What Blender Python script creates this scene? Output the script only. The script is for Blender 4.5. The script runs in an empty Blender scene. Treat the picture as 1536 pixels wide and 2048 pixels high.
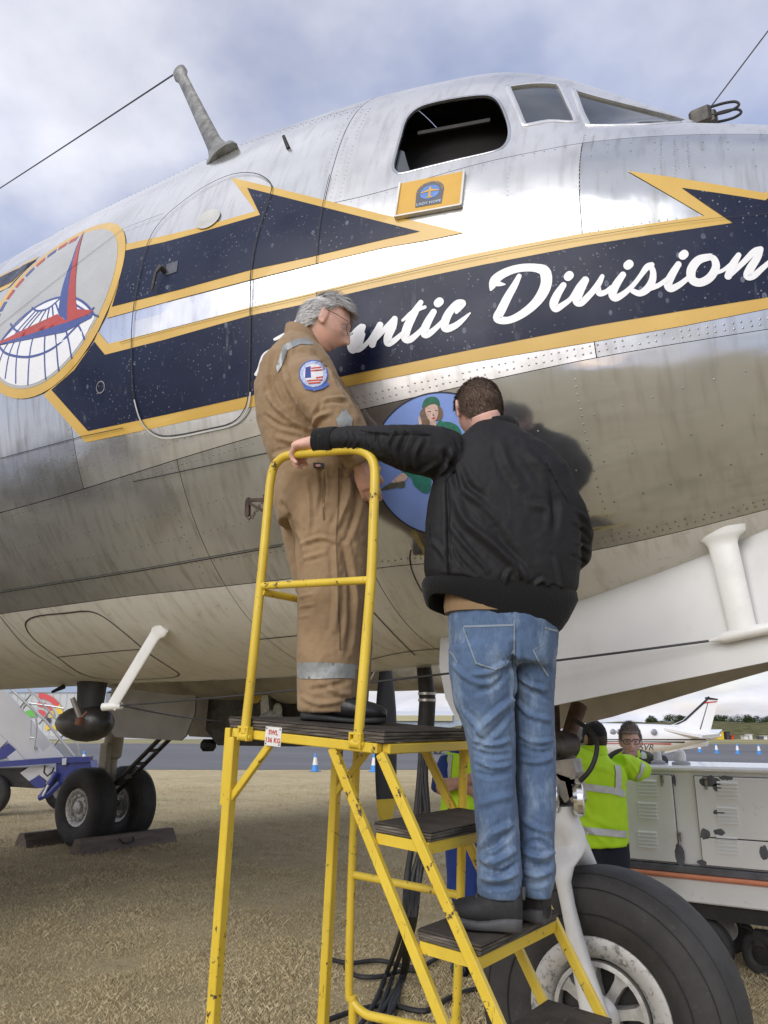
# Airfield: polished four-engined transport aircraft, two men on yellow access steps, ground crew and a power cart behind.
import bpy, math, random
import numpy as np
from mathutils import Vector, Matrix, noise
from mathutils.bvhtree import BVHTree
from mathutils.geometry import delaunay_2d_cdt

scene = bpy.context.scene
random.seed(7); rng = np.random.default_rng(7)
R = math.radians

# ---------------------------------------------------------------- camera
F = 1538.0                                  # focal length in pixels of a 1536 x 2048 picture
PITCH = math.atan((1460 - 1024) / F)
AZ = R(124.0)                               # heading of the view; the aircraft points along +X
EYE = np.array([0, 0, 1.7])
FH = np.array([math.cos(AZ), math.sin(AZ), 0]); RT = np.array([math.sin(AZ), -math.cos(AZ), 0])
FW = FH * math.cos(PITCH) + np.array([0, 0, math.sin(PITCH)])
UP = -FH * math.sin(PITCH) + np.array([0, 0, math.cos(PITCH)])
cam_d = bpy.data.cameras.new('camera'); cam = bpy.data.objects.new('camera', cam_d)
scene.collection.objects.link(cam)
cam_d.sensor_fit = 'HORIZONTAL'; cam_d.sensor_width = 36.0; cam_d.lens = 36.0 * F / 1536
cam_d.clip_end = 5000; cam_d.clip_start = 0.05
cam.matrix_world = Matrix(((RT[0], UP[0], -FW[0], EYE[0]), (RT[1], UP[1], -FW[1], EYE[1]), (RT[2], UP[2], -FW[2], EYE[2]), (0, 0, 0, 1)))
scene.camera = cam

# ---------------------------------------------------------------- sky and sun
SUN_AZ, SUN_EL = AZ + R(148), R(30)         # behind the viewer, to the left
world = bpy.data.worlds.new('World'); scene.world = world; world.use_nodes = True
nt = world.node_tree; nt.nodes.clear()
def wn(t, **k):
    n = nt.nodes.new(t)
    for a, v in k.items(): setattr(n, a, v)
    return n
w_out = wn('ShaderNodeOutputWorld'); w_bg = wn('ShaderNodeBackground'); w_sky = wn('ShaderNodeTexSky')
w_sky.sky_type = 'NISHITA'; w_sky.sun_disc = False; w_sky.sun_elevation = SUN_EL
w_sky.sun_rotation = math.pi / 2 - SUN_AZ; w_sky.air_density = 1.3; w_sky.dust_density = 1.2; w_sky.ozone_density = 3.0
w_tc = wn('ShaderNodeTexCoord'); w_sep = wn('ShaderNodeSeparateXYZ'); nt.links.new(w_tc.outputs['Generated'], w_sep.inputs[0])
w_z = wn('ShaderNodeMath', operation='ADD'); nt.links.new(w_sep.outputs['Z'], w_z.inputs[0]); w_z.inputs[1].default_value = 0.22
w_zm = wn('ShaderNodeMath', operation='MAXIMUM'); nt.links.new(w_z.outputs[0], w_zm.inputs[0]); w_zm.inputs[1].default_value = 0.1
w_dx = wn('ShaderNodeMath', operation='DIVIDE'); w_dy = wn('ShaderNodeMath', operation='DIVIDE')
for d, s in ((w_dx, 'X'), (w_dy, 'Y')): nt.links.new(w_sep.outputs[s], d.inputs[0]); nt.links.new(w_zm.outputs[0], d.inputs[1])
w_cmb = wn('ShaderNodeCombineXYZ'); nt.links.new(w_dx.outputs[0], w_cmb.inputs[0]); nt.links.new(w_dy.outputs[0], w_cmb.inputs[1])
w_map = wn('ShaderNodeMapping'); nt.links.new(w_cmb.outputs[0], w_map.inputs[0]); w_map.inputs['Location'].default_value = (4.41, 6.33, 0.4)
w_n1 = wn('ShaderNodeTexNoise'); w_n1.inputs['Scale'].default_value = 1.25; w_n1.inputs['Detail'].default_value = 6; w_n1.inputs['Roughness'].default_value = 0.52
w_n1.inputs['Distortion'].default_value = 0.25
nt.links.new(w_map.outputs[0], w_n1.inputs['Vector'])
w_r1 = wn('ShaderNodeValToRGB'); w_r1.color_ramp.elements[0].position = 0.29; w_r1.color_ramp.elements[1].position = 0.55
nt.links.new(w_n1.outputs['Fac'], w_r1.inputs[0])
w_n2 = wn('ShaderNodeTexNoise'); w_n2.inputs['Scale'].default_value = 2.3; w_n2.inputs['Detail'].default_value = 7; w_n2.inputs['Roughness'].default_value = 0.58
nt.links.new(w_map.outputs[0], w_n2.inputs['Vector'])
w_r2 = wn('ShaderNodeValToRGB'); e = w_r2.color_ramp.elements
e[0].position = 0.30; e[0].color = (0.37, 0.385, 0.465, 1); e[1].position = 0.68; e[1].color = (0.68, 0.69, 0.76, 1)
nt.links.new(w_n2.outputs['Fac'], w_r2.inputs[0])
w_sc = wn('ShaderNodeMix', data_type='RGBA', blend_type='MULTIPLY'); w_sc.inputs[0].default_value = 1
nt.links.new(w_sky.outputs[0], w_sc.inputs[6]); w_sc.inputs[7].default_value = (0.122, 0.112, 0.132, 1)
w_mx = wn('ShaderNodeMix', data_type='RGBA')
nt.links.new(w_r1.outputs[0], w_mx.inputs[0]); nt.links.new(w_sc.outputs[2], w_mx.inputs[6]); nt.links.new(w_r2.outputs[0], w_mx.inputs[7])
nt.links.new(w_mx.outputs[2], w_bg.inputs[0]); w_bg.inputs[1].default_value = 1.0
nt.links.new(w_bg.outputs[0], w_out.inputs[0])
sun_d = bpy.data.lights.new('sun', 'SUN'); sun = bpy.data.objects.new('sun', sun_d); scene.collection.objects.link(sun)
sun_d.energy = 1.5; sun_d.angle = R(42); sun_d.color = (1.0, 0.97, 0.92)
sdir = Vector((math.cos(SUN_EL) * math.cos(SUN_AZ), math.cos(SUN_EL) * math.sin(SUN_AZ), math.sin(SUN_EL)))
sun.rotation_euler = sdir.to_track_quat('Z', 'Y').to_euler(); sun.location = sdir * 40
scene.view_settings.view_transform = 'Standard'; scene.view_settings.look = 'None'
scene.view_settings.exposure = 0.55; scene.view_settings.gamma = 1.0; scene.view_settings.use_curve_mapping = False
scene.cycles.use_denoising = True; scene.cycles.max_bounces = 6; scene.cycles.transparent_max_bounces = 8
scene.cycles.caustics_reflective = False; scene.cycles.caustics_refractive = False

# ---------------------------------------------------------------- survey helpers (used to read real positions off the photograph)
def ray(px, py): return FW + RT * ((px - 768) / F) - UP * ((py - 1024) / F)
def at_z(px, py, z): r = ray(px, py); return EYE + r * ((z - EYE[2]) / r[2])
def at_h(px, py, h): r = ray(px, py); return EYE + r * (h / (r @ FH))
def at_y(px, py, y): r = ray(px, py); return EYE + r * (y / r[1])
def site(u, v, z=0.0): return EYE * (1, 1, 0) + RT * u + FH * v + np.array([0, 0, z])   # across / along the view heading
def V(p): return Vector([float(x) for x in p])

# ---------------------------------------------------------------- objects
COL = scene.collection
def thing(name, label, cat, loc=(0, 0, 0), group=None):
    o = bpy.data.objects.new(name, None); COL.objects.link(o); o.location = V(loc)
    o.empty_display_size = 0.1
    tag(o, label, cat, group); return o
def tag(o, label=None, cat=None, group=None, kind=None):
    if label: o['label'] = label
    if cat: o['category'] = cat
    if group: o['group'] = group
    if kind: o['kind'] = kind
    return o
def link(name, me, parent=None, mat=None):
    o = bpy.data.objects.new(name, me); COL.objects.link(o)
    if mat is not None:
        for m in (mat if isinstance(mat, (list, tuple)) else [mat]): me.materials.append(m)
    if parent is not None: attach(o, parent)
    return o
def world_of(o):
    m = o.matrix_basis.copy() if o.parent is None else world_of(o.parent) @ o.matrix_parent_inverse @ o.matrix_basis
    return m
def attach(o, parent):
    o.parent = parent; o.matrix_parent_inverse = world_of(parent).inverted()
def copy_tree(o, parent=None):
    c = o.copy(); COL.objects.link(c)
    if parent is not None: c.parent = parent
    for ch in [x for x in bpy.data.objects if x.parent == o]: copy_tree(ch, c)
    return c

class MB:
    """collects geometry for one mesh"""
    def __init__(s): s.v = []; s.f = []; s.m = []; s.cur = 0
    def add(s, v, f):
        b = len(s.v); s.v.extend([tuple(float(c) for c in p) for p in v]); s.f.extend([tuple(i + b for i in q) for q in f]); s.m.extend([s.cur] * len(f)); return s
    def box(s, c, size, rot=None, bevel=0.0):
        h = np.array(size, float) / 2; c = np.array(c, float)
        M = np.eye(3) if rot is None else np.array(rot)
        if bevel <= 0:
            P = [(x, y, z) for x in (-1, 1) for y in (-1, 1) for z in (-1, 1)]
            f = [(0, 1, 3, 2), (4, 6, 7, 5), (0, 4, 5, 1), (2, 3, 7, 6), (0, 2, 6, 4), (1, 5, 7, 3)]
            return s.add([c + M @ (np.array(p) * h) for p in P], f)
        b = min(bevel, *(h * .9)); ids = {}; vs = []; f = []
        for sx in (-1, 1):
            for sy in (-1, 1):
                for sz in (-1, 1):
                    g = np.array([sx, sy, sz])
                    for a in range(3):
                        q = g * (h - b); q[a] = g[a] * h[a]
                        ids[(sx, sy, sz, a)] = len(vs); vs.append(c + M @ q)
        for a in range(3):
            o1, o2 = [i for i in range(3) if i != a]
            for sg in (-1, 1):
                q = []
                for s1, s2 in ((-1, -1), (1, -1), (1, 1), (-1, 1)):
                    g = [0, 0, 0]; g[a] = sg; g[o1] = s1; g[o2] = s2; q.append(ids[(*g, a)])
                f.append(q)
        for a in range(3):
            o1, o2 = [i for i in range(3) if i != a]
            for s1 in (-1, 1):
                for s2 in (-1, 1):
                    q = []
                    for sg, ax in ((-1, o1), (1, o1), (1, o2), (-1, o2)):
                        g = [0, 0, 0]; g[a] = sg; g[o1] = s1; g[o2] = s2; q.append(ids[(*g, ax)])
                    f.append(q)
        for sx in (-1, 1):
            for sy in (-1, 1):
                for sz in (-1, 1): f.append([ids[(sx, sy, sz, a)] for a in range(3)])
        return s.add(vs, f)
    def bar(s, a, b, w, h=None, upv=(0, 0, 1), bevel=0.0):
        """square-section bar from a to b"""
        a = np.array(a, float); b = np.array(b, float); d = b - a; L = np.linalg.norm(d); d /= L
        u = np.array(upv, float)
        if abs(u @ d) > .95: u = np.array([1., 0, 0])
        x = np.cross(u, d); x /= np.linalg.norm(x); y = np.cross(d, x)
        return s.box((a + b) / 2, (w, h or w, L), np.stack([x, y, d], 1), bevel)
    def tube(s, pts, r, n=10, cap=True):
        pts = [np.array(p, float) for p in pts]; k = len(pts); rr = [r] * k if np.isscalar(r) else list(r)
        tang = [pts[min(i + 1, k - 1)] - pts[max(i - 1, 0)] for i in range(k)]
        tang = [t / (np.linalg.norm(t) + 1e-12) for t in tang]
        u = np.array([0, 0, 1.]) if abs(tang[0][2]) < .9 else np.array([1., 0, 0])
        vs = []
        for i in range(k):
            u = u - tang[i] * (u @ tang[i]); u /= np.linalg.norm(u) + 1e-12; w = np.cross(tang[i], u)
            for j in range(n):
                a = 2 * math.pi * j / n; vs.append(pts[i] + rr[i] * (math.cos(a) * u + math.sin(a) * w))
        f = [(i * n + j, i * n + (j + 1) % n, (i + 1) * n + (j + 1) % n, (i + 1) * n + j) for i in range(k - 1) for j in range(n)]
        if cap: f.append(tuple(range(n))[::-1]); f.append(tuple(range((k - 1) * n, k * n)))
        return s.add(vs, f)
    def rings(s, rings, cap=True, close=False):
        k = len(rings); n = len(rings[0]); vs = [p for r in rings for p in r]
        f = [(i * n + j, i * n + (j + 1) % n, ((i + 1) % k) * n + (j + 1) % n, ((i + 1) % k) * n + j) for i in range(k if close else k - 1) for j in range(n)]
        if cap and not close: f.append(tuple(range(n))[::-1]); f.append(tuple(range((k - 1) * n, k * n)))
        return s.add(vs, f)
    def lathe(s, prof, o, axis, n=32, cap=False):
        """prof: list of (radius, distance along axis)"""
        o = np.array(o, float); d = np.array(axis, float); d /= np.linalg.norm(d)
        u = np.array([0, 0, 1.]) if abs(d[2]) < .9 else np.array([1., 0, 0]); u -= d * (u @ d); u /= np.linalg.norm(u); w = np.cross(d, u)
        rg = [[o + d * t + r * (math.cos(2 * math.pi * j / n) * u + math.sin(2 * math.pi * j / n) * w) for j in range(n)] for r, t in prof]
        return s.rings(rg, cap=cap)
    def ellipsoid(s, c, r, rot=None, nu=16, nv=10):
        c = np.array(c, float); M = np.eye(3) if rot is None else np.array(rot)
        rg = []
        for i in range(1, nv):
            t = math.pi * i / nv
            rg.append([c + M @ (np.array([math.sin(t) * math.cos(2 * math.pi * j / nu), math.sin(t) * math.sin(2 * math.pi * j / nu), math.cos(t)]) * r) for j in range(nu)])
        return s.rings(rg)
    def prism(s, poly, d):
        """planar polygon (3D points) extruded by vector d"""
        n = len(poly); d = np.array(d, float); a = [np.array(p, float) for p in poly]
        f = [tuple(range(n))[::-1], tuple(range(n, 2 * n))] + [(i, (i + 1) % n, n + (i + 1) % n, n + i) for i in range(n)]
        return s.add(a + [p + d for p in a], f)
    def build(s, name, mat=None, parent=None, smooth=35):
        me = bpy.data.meshes.new(name); me.from_pydata(s.v, [], s.f)
        if len(set(s.m)) > 1: me.polygons.foreach_set('material_index', s.m)
        finish(me, smooth)
        return link(name, me, parent, mat)
def finish(me, smooth=35):
    me.validate(); me.update()
    if smooth:
        me.polygons.foreach_set('use_smooth', [True] * len(me.polygons))
        if smooth < 180: me.set_sharp_from_angle(angle=R(smooth))
    me.update()
def fix_normals(me):
    import bmesh
    bm = bmesh.new(); bm.from_mesh(me); bmesh.ops.recalc_face_normals(bm, faces=bm.faces); bm.to_mesh(me); bm.free()
def raw_mesh(name, v, f, smooth=0):
    """numpy verts (n,3), faces (m,k)"""
    v = np.asarray(v, np.float32); f = np.asarray(f, np.int32); me = bpy.data.meshes.new(name); k = f.shape[1]
    me.vertices.add(len(v)); me.vertices.foreach_set('co', v.ravel())
    me.loops.add(f.size); me.loops.foreach_set('vertex_index', f.ravel())
    me.polygons.add(len(f)); me.polygons.foreach_set('loop_start', np.arange(0, f.size, k, dtype=np.int32))
    if smooth: me.polygons.foreach_set('use_smooth', np.ones(len(f), bool))
    me.update(calc_edges=True); me.validate(); return me

# ---------------------------------------------------------------- materials
def nodes_of(m): m.use_nodes = True; t = m.node_tree; return t, t.nodes['Principled BSDF']
class NT:
    def __init__(s, name):
        s.m = bpy.data.materials.new(name); s.t, s.p = nodes_of(s.m)
        s.tc = s.t.nodes.new('ShaderNodeTexCoord')
    def n(s, typ, **k):
        n = s.t.nodes.new(typ)
        for a, v in k.items(): setattr(n, a, v)
        return n
    def l(s, a, b): s.t.links.new(a, b)
    def noise(s, scale, detail=4, rough=.55, stretch=None, dist=0, coord='Object', loc=None):
        n = s.n('ShaderNodeTexNoise'); n.inputs['Scale'].default_value = scale; n.inputs['Detail'].default_value = detail
        n.inputs['Roughness'].default_value = rough; n.inputs['Distortion'].default_value = dist
        mp = s.n('ShaderNodeMapping'); s.l(s.tc.outputs[coord], mp.inputs[0])
        if stretch: mp.inputs['Scale'].default_value = stretch
        if loc: mp.inputs['Location'].default_value = loc
        s.l(mp.outputs[0], n.inputs['Vector']); return n.outputs['Fac']
    def voro(s, scale, feature='F1', stretch=None, rand=1.0):
        n = s.n('ShaderNodeTexVoronoi', feature=feature); n.inputs['Scale'].default_value = scale; n.inputs['Randomness'].default_value = rand
        mp = s.n('ShaderNodeMapping'); s.l(s.tc.outputs['Object'], mp.inputs[0])
        if stretch: mp.inputs['Scale'].default_value = stretch
        s.l(mp.outputs[0], n.inputs['Vector']); return n.outputs['Distance']
    def ramp(s, fac, stops):
        r = s.n('ShaderNodeValToRGB'); el = r.color_ramp.elements
        while len(el) < len(stops): el.new(.5)
        for e_, (p, c) in zip(el, stops): e_.position = p; e_.color = (*c, 1) if len(c) == 3 else c
        s.l(fac, r.inputs[0]); return r.outputs[0]
    def sramp(s, fac, a, b, va=0., vb=1.):
        n = s.n('ShaderNodeMapRange'); n.inputs[1].default_value = a; n.inputs[2].default_value = b; n.inputs[3].default_value = va; n.inputs[4].default_value = vb
        s.l(fac, n.inputs[0]); return n.outputs[0]
    def mix(s, fac, a, b, mode='MIX'):
        n = s.n('ShaderNodeMix', data_type='RGBA', blend_type=mode)
        for sock, v in ((n.inputs[0], fac), (n.inputs[6], a), (n.inputs[7], b)):
            if isinstance(v, (int, float)): sock.default_value = v
            elif isinstance(v, tuple): sock.default_value = (*v, 1) if len(v) == 3 else v
            else: s.l(v, sock)
        return n.outputs[2]
    def math(s, op, a, b=0.):
        n = s.n('ShaderNodeMath', operation=op)
        for sock, v in ((n.inputs[0], a), (n.inputs[1], b)):
            if isinstance(v, (int, float)): sock.default_value = v
            else: s.l(v, sock)
        return n.outputs[0]
    def bump(s, h, strength=.3, dist=.01, prev=None):
        n = s.n('ShaderNodeBump'); n.inputs['Strength'].default_value = strength; n.inputs['Distance'].default_value = dist
        s.l(h, n.inputs['Height'])
        if prev is not None: s.l(prev, n.inputs['Normal'])
        s.l(n.outputs[0], s.p.inputs['Normal']); return n.outputs[0]
    def set(s, color=None, rough=None, metal=None, coat=None, spec=None, sheen=None, trans=None):
        for k, v in (('Base Color', color), ('Roughness', rough), ('Metallic', metal), ('Coat Weight', coat), ('Specular IOR Level', spec), ('Sheen Weight', sheen), ('Transmission Weight', trans)):
            if v is None: continue
            if isinstance(v, tuple): s.p.inputs[k].default_value = (*v, 1)
            elif isinstance(v, (int, float)): s.p.inputs[k].default_value = v
            else: s.l(v, s.p.inputs[k])
        return s.m
def simple(name, col, rough=.5, metal=0., var=.15, scale=8., bump=.0, bscale=60., coat=0., spec=.5, dirt=0., sheen=0.):
    """procedural paint / cloth / metal with tonal variation, optional grime and fine relief"""
    s = NT(name); c = np.array(col)
    f = s.noise(scale, 5)
    colr = s.ramp(f, [(.3, tuple(np.clip(c * (1 - var), 0, 1))), (.7, tuple(np.clip(c * (1 + var), 0, 1)))])
    if dirt:
        g = s.noise(scale * .45, 6, .65, loc=(3, 1, 2)); colr = s.mix(s.math('MULTIPLY', s.sramp(g, .5, .72), dirt), colr, (.09, .075, .055))
    s.set(colr, s.sramp(s.noise(scale * 2, 3, loc=(5, 5, 5)), .3, .7, max(.02, rough - .07), min(1, rough + .07)), metal, coat, spec, sheen)
    if bump: s.bump(s.noise(bscale, 4), bump, .004)
    return s.m
# ---------------------------------------------------------------- the ground
def mat_grass():
    s = NT('dry_mown_grass')
    a = s.noise(.35, 5, .6); b = s.noise(3.2, 6, .7); c = s.noise(26, 5, .75); d = s.noise(120, 3, .7, stretch=(1, .35, 1))
    base = s.ramp(a, [(.32, (.45, .365, .215)), (.5, (.53, .44, .265)), (.68, (.58, .495, .30))])
    base = s.mix(s.sramp(b, .48, .68), base, (.40, .315, .19))
    base = s.mix(s.math('MULTIPLY', s.sramp(c, .5, .75), .55), base, (.36, .31, .19))
    base = s.mix(s.math('MULTIPLY', s.sramp(d, .52, .72), .6), base, (.32, .245, .15))
    base = s.mix(s.math('MULTIPLY', s.sramp(s.noise(.9, 4, loc=(9, 2, 0)), .56, .72), .35), base, (.16, .18, .06))
    s.set(base, .95, spec=.1)
    n = s.bump(s.noise(14, 6, .7), .9, .03); s.bump(s.noise(90, 4, .75), .8, .012, n)
    return s.m
M_GRASS = mat_grass()
def mat_asphalt():
    s = NT('asphalt'); a = s.noise(.12, 5, .6, stretch=(.25, 1, 1)); b = s.noise(60, 3)
    c = s.ramp(a, [(.3, (.105, .105, .112)), (.7, (.165, .163, .165))]); c = s.mix(s.math('MULTIPLY', b, .25), c, (.24, .24, .24))
    s.set(c, .85, spec=.25); s.bump(b, .3, .004); return s.m
M_ASPH = mat_asphalt()
M_CONC = simple('concrete_apron', (.42, .41, .39), .9, var=.1, scale=.2, dirt=.2)
M_FIELD = simple('distant_field', (.27, .24, .10), .95, var=.25, scale=.06)

def sheet(name, pts, mat, z, kind='structure'):
    me = bpy.data.meshes.new(name); me.from_pydata([(*p[:2], z) for p in pts], [], [tuple(range(len(pts)))]); me.update()
    return tag(link(name, me, None, mat), kind=kind)
def quad(u0, v0, u1, v1, u2, v2, u3, v3): return [site(u0, v0), site(u1, v1), site(u2, v2), site(u3, v3)]
# near field of mown grass, gently uneven, grid-meshed; the far ground goes on to the horizon
def make_ground():
    # one sheet: denser near the aircraft, reaching the horizon
    def steps(lim):
        a = list(np.arange(0, 24, .3)) + list(np.geomspace(24, lim, 26)); return np.array([-x for x in a[:0:-1]] + a)
    U = steps(3000); Vv = steps(3000); uu, vv = np.meshgrid(U, Vv, indexing='ij')
    P = RT[None, None] * uu[..., None] + FH[None, None] * (vv[..., None] + 8)
    z = np.zeros_like(uu)
    it = np.nditer(uu, flags=['multi_index'])
    for _ in it:
        i, j = it.multi_index
        if abs(uu[i, j]) < 30 and abs(vv[i, j]) < 26:
            z[i, j] = .028 * noise.noise((P[i, j, 0] * .8, P[i, j, 1] * .8, 0)) + .016 * noise.noise((P[i, j, 0] * 2.6, P[i, j, 1] * 2.6, 5))
    z *= np.clip((28 - np.abs(vv)) / 6, 0, 1)
    v = P.copy(); v[..., 2] = z
    n, m = uu.shape; idx = np.arange(n * m).reshape(n, m)
    f = np.stack([idx[:-1, :-1], idx[1:, :-1], idx[1:, 1:], idx[:-1, 1:]], -1).reshape(-1, 4)
    me = raw_mesh('grass_ground', v.reshape(-1, 3), f, 1)
    return tag(link('grass_ground', me, None, M_GRASS), kind='structure')
make_ground()
def gz(x, y): return .028 * noise.noise((x * .8, y * .8, 0)) + .016 * noise.noise((x * 2.6, y * 2.6, 5))
sheet('taxiway', quad(-400, 36, 400, 36, 400, 78, -400, 128), M_ASPH, .012)
sheet('far_field', quad(-900, 129 + 60, 900, 79 - 60, 900, 700, -900, 700), M_FIELD, .008)
sheet('concrete_apron', quad(-600, 165, 4, 150, 4, 420, -600, 420), M_CONC, .022)
# short dry blades over the part of the field one can see into
def make_blades():
    segs = [(-7, 4.6, 8, 7.5, 8500), (-8, 7.5, 8, 11, 3200), (-11, 11, 8, 16, 700), (-15, 16, 12, 26, 160)]
    vs = []; cnt = 0
    for u0, v0, u1, v1, dens in segs:
        n = int((u1 - u0) * (v1 - v0) * dens); u = rng.uniform(u0, u1, n); v = rng.uniform(v0, v1, n)
        keep = (np.abs(u) < v * .56 + .6)
        u = u[keep]; v = v[keep]; n = len(u)
        P = RT[None] * u[:, None] + FH[None] * v[:, None]
        clump = np.array([noise.noise((p[0] * 1.6, p[1] * 1.6, 2)) for p in P])
        zz = np.array([gz(p[0], p[1]) for p in P]); P[:, 2] = zz - .004
        sc = {4.6: 1, 7.5: 1.35, 11: 2.0, 16: 3.2}[v0]
        h = rng.uniform(.008, .034, n) * (1 + .8 * clump) * sc ** .4; w = rng.uniform(.00035, .0009, n) * sc
        a = rng.uniform(0, 2 * np.pi, n); ln = rng.uniform(.2, 1.1, n) * h; b = rng.uniform(0, 2 * np.pi, n)
        side = np.stack([np.cos(a), np.sin(a), 0 * a], 1) * w[:, None]; lean = np.stack([np.cos(b), np.sin(b), 0 * b], 1) * ln[:, None]
        up = np.zeros((n, 3)); up[:, 2] = h
        vs.append(np.stack([P - side, P + side, P + lean * .35 + up * .65 + side * .6, P + lean + up], 1).reshape(-1, 3)); cnt += n
    # scattered taller tufts
    nt_ = 2200; v_ = 4.8 + 9 * rng.random(nt_) ** 1.6; u_ = rng.uniform(-.56, .56, nt_) * (v_ + .6)
    for u0, v0 in zip(u_, v_):
        m = rng.integers(7, 15); P = np.repeat((RT * u0 + FH * v0)[None], m, 0) + rng.normal(0, .012, (m, 3)) * np.array([1, 1, 0]); P[:, 2] = gz(P[0, 0], P[0, 1]) - .004
        h = rng.uniform(.012, .036, m); a = rng.uniform(0, 2 * np.pi, m); b = rng.uniform(0, 2 * np.pi, m); w = rng.uniform(.0006, .0012, m) * (1 + .12 * (v0 - 5)); ln = rng.uniform(.3, 1.2, m) * h
        side = np.stack([np.cos(a), np.sin(a), 0 * a], 1) * w[:, None]; lean = np.stack([np.cos(b), np.sin(b), 0 * b], 1) * ln[:, None]; up = np.zeros((m, 3)); up[:, 2] = h
        vs.append(np.stack([P - side, P + side, P + lean * .35 + up * .65 + side * .6, P + lean + up], 1).reshape(-1, 3)); cnt += m
    v = np.concatenate(vs); k = np.arange(cnt)[:, None] * 4
    f = np.concatenate([k + np.array([[0, 1, 2]]), k + np.array([[0, 2, 3]])])
    me = raw_mesh('dry_grass_blades', v, f, 0)
    s = NT('dry_blades'); g = s.n('ShaderNodeNewGeometry')
    c = s.ramp(g.outputs['Random Per Island'], [(0, (.36, .285, .165)), (.3, (.52, .42, .255)), (.62, (.64, .535, .345)), (.86, (.74, .64, .44)), (1, (.42, .40, .20))])
    s.set(c, .9, spec=.12)
    return tag(link('dry_grass_blades', me, None, s.m), 'short dry mown grass blades on the airfield', 'grass', kind='stuff')
make_blades()
# ---------------------------------------------------------------- aircraft skin: a loft of real sections

def pchip(xk,yk):
    xk=np.asarray(xk,float);yk=np.asarray(yk,float);h=np.diff(xk);d=np.diff(yk)/h;m=np.zeros(len(xk))
    for i in range(1,len(xk)-1):
        if d[i-1]*d[i]>0:
            a=2*h[i]+h[i-1];b=h[i]+2*h[i-1];m[i]=(a+b)/(a/d[i-1]+b/d[i])
    m[0]=d[0];m[-1]=d[-1]
    def f(x):
        x=np.clip(np.asarray(x,float),xk[0],xk[-1]);i=np.clip(np.searchsorted(xk,x)-1,0,len(xk)-2)
        t=(x-xk[i])/h[i];t2=t*t;t3=t2*t
        return (2*t3-3*t2+1)*yk[i]+(t3-2*t2+t)*h[i]*m[i]+(-2*t3+3*t2)*yk[i+1]+(t3-t2)*h[i]*m[i+1]
    return f
YC=3.8
W=pchip([-21,-14,-8,-6,-4.2,-3.3,-2.4,-2.1,-1.7,-1.25,-.86,-.33,.1,.45,.7,.82],[.15,1.1,1.64,1.64,1.61,1.55,1.42,1.36,1.28,1.17,1.05,.86,.68,.49,.29,.02])
ZB=pchip([-21,-14,-8,-5,-3.6,-2.6,-2,-1.4,-1,-.6,0,.4,.7,.82],[4.3,3.0,2.04,2.04,2.03,2.04,2.08,2.17,2.26,2.36,2.56,2.85,3.22,3.5])
PL=pchip([-21,-4,-2,0,.82],[2,2,2.25,2.6,2.3])
ZT=pchip([-21,-14,-8,-5,-4,-3,-2.2,-1.5,-1,-.5,0,.4,.7,.82],[5.3,5.6,5.72,5.72,5.66,5.5,5.28,5.03,4.83,4.61,4.38,4.14,3.82,3.54])
ZC=pchip([-21,-14,-8,-3,-1,0,.5,.82],[4.6,4.2,3.8,3.8,3.78,3.7,3.6,3.52])
CW=pchip([-4.5,-3.2,-2.2,-1.7,-1.3,-1,-.7,-.5,-.3,-.15],[1.5,1.48,1.33,1.21,1.09,.95,.74,.55,.3,.05])
CT=pchip([-4.5,-3.2,-2.4,-2,-1.7,-1.4,-1.1,-.8,-.5,-.3,-.15],[5.58,5.56,5.52,5.48,5.43,5.36,5.21,4.98,4.75,4.57,4.4])
def radius(X,ph):
    X=np.asarray(X,float);ph=np.asarray(ph,float);c=np.cos(ph);s=np.sin(ph)
    w=W(X);zc=ZC(X);b=np.where(s>=0,ZT(X)-zc,zc-ZB(X))
    q=np.where(s>=0,2.,PL(X)); r=(np.abs(c/w)**q+np.abs(s/b)**q)**(-1/q)
    ht=np.maximum(CT(X)-zc,.05);cw=np.maximum(CW(X),.02);p=2.35
    rc=(np.abs(c/cw)**p+np.abs(s/ht)**p)**(-1/p)
    ok=(X>-4.5)&(X<-.15)&(s>0)
    rc=np.where(ok,rc,0)
    k=.03; d=np.clip((rc-r)/k,-30,30)
    sm=r+k*np.log1p(np.exp(d))-k*np.log1p(np.exp(np.full_like(d,-30)))
    sm=np.where(d>-29,sm,r)
    return sm
def point(X,ph,off=0.):
    r=radius(X,ph)
    P=np.stack([np.broadcast_to(X,np.shape(r)),YC-r*np.cos(ph),ZC(X)+r*np.sin(ph)],-1)
    if np.all(np.asarray(off)==0): return P
    return P+normal(X,ph)*np.asarray(off)[...,None]
def normal(X,ph):
    e=1e-3
    a=(point(X+e,ph)-point(X-e,ph)); b=(point(X,ph+e)-point(X,ph-e))
    n=np.cross(b,a); n/=np.linalg.norm(n,axis=-1,keepdims=True)+1e-12
    # outward
    c=np.stack([np.zeros(np.shape(X)),-np.cos(ph)*np.ones(np.shape(X)),np.sin(ph)*np.ones(np.shape(X))],-1)
    sg=np.sign((n*c).sum(-1,keepdims=True)); return n*np.where(sg==0,1,sg)

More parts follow.
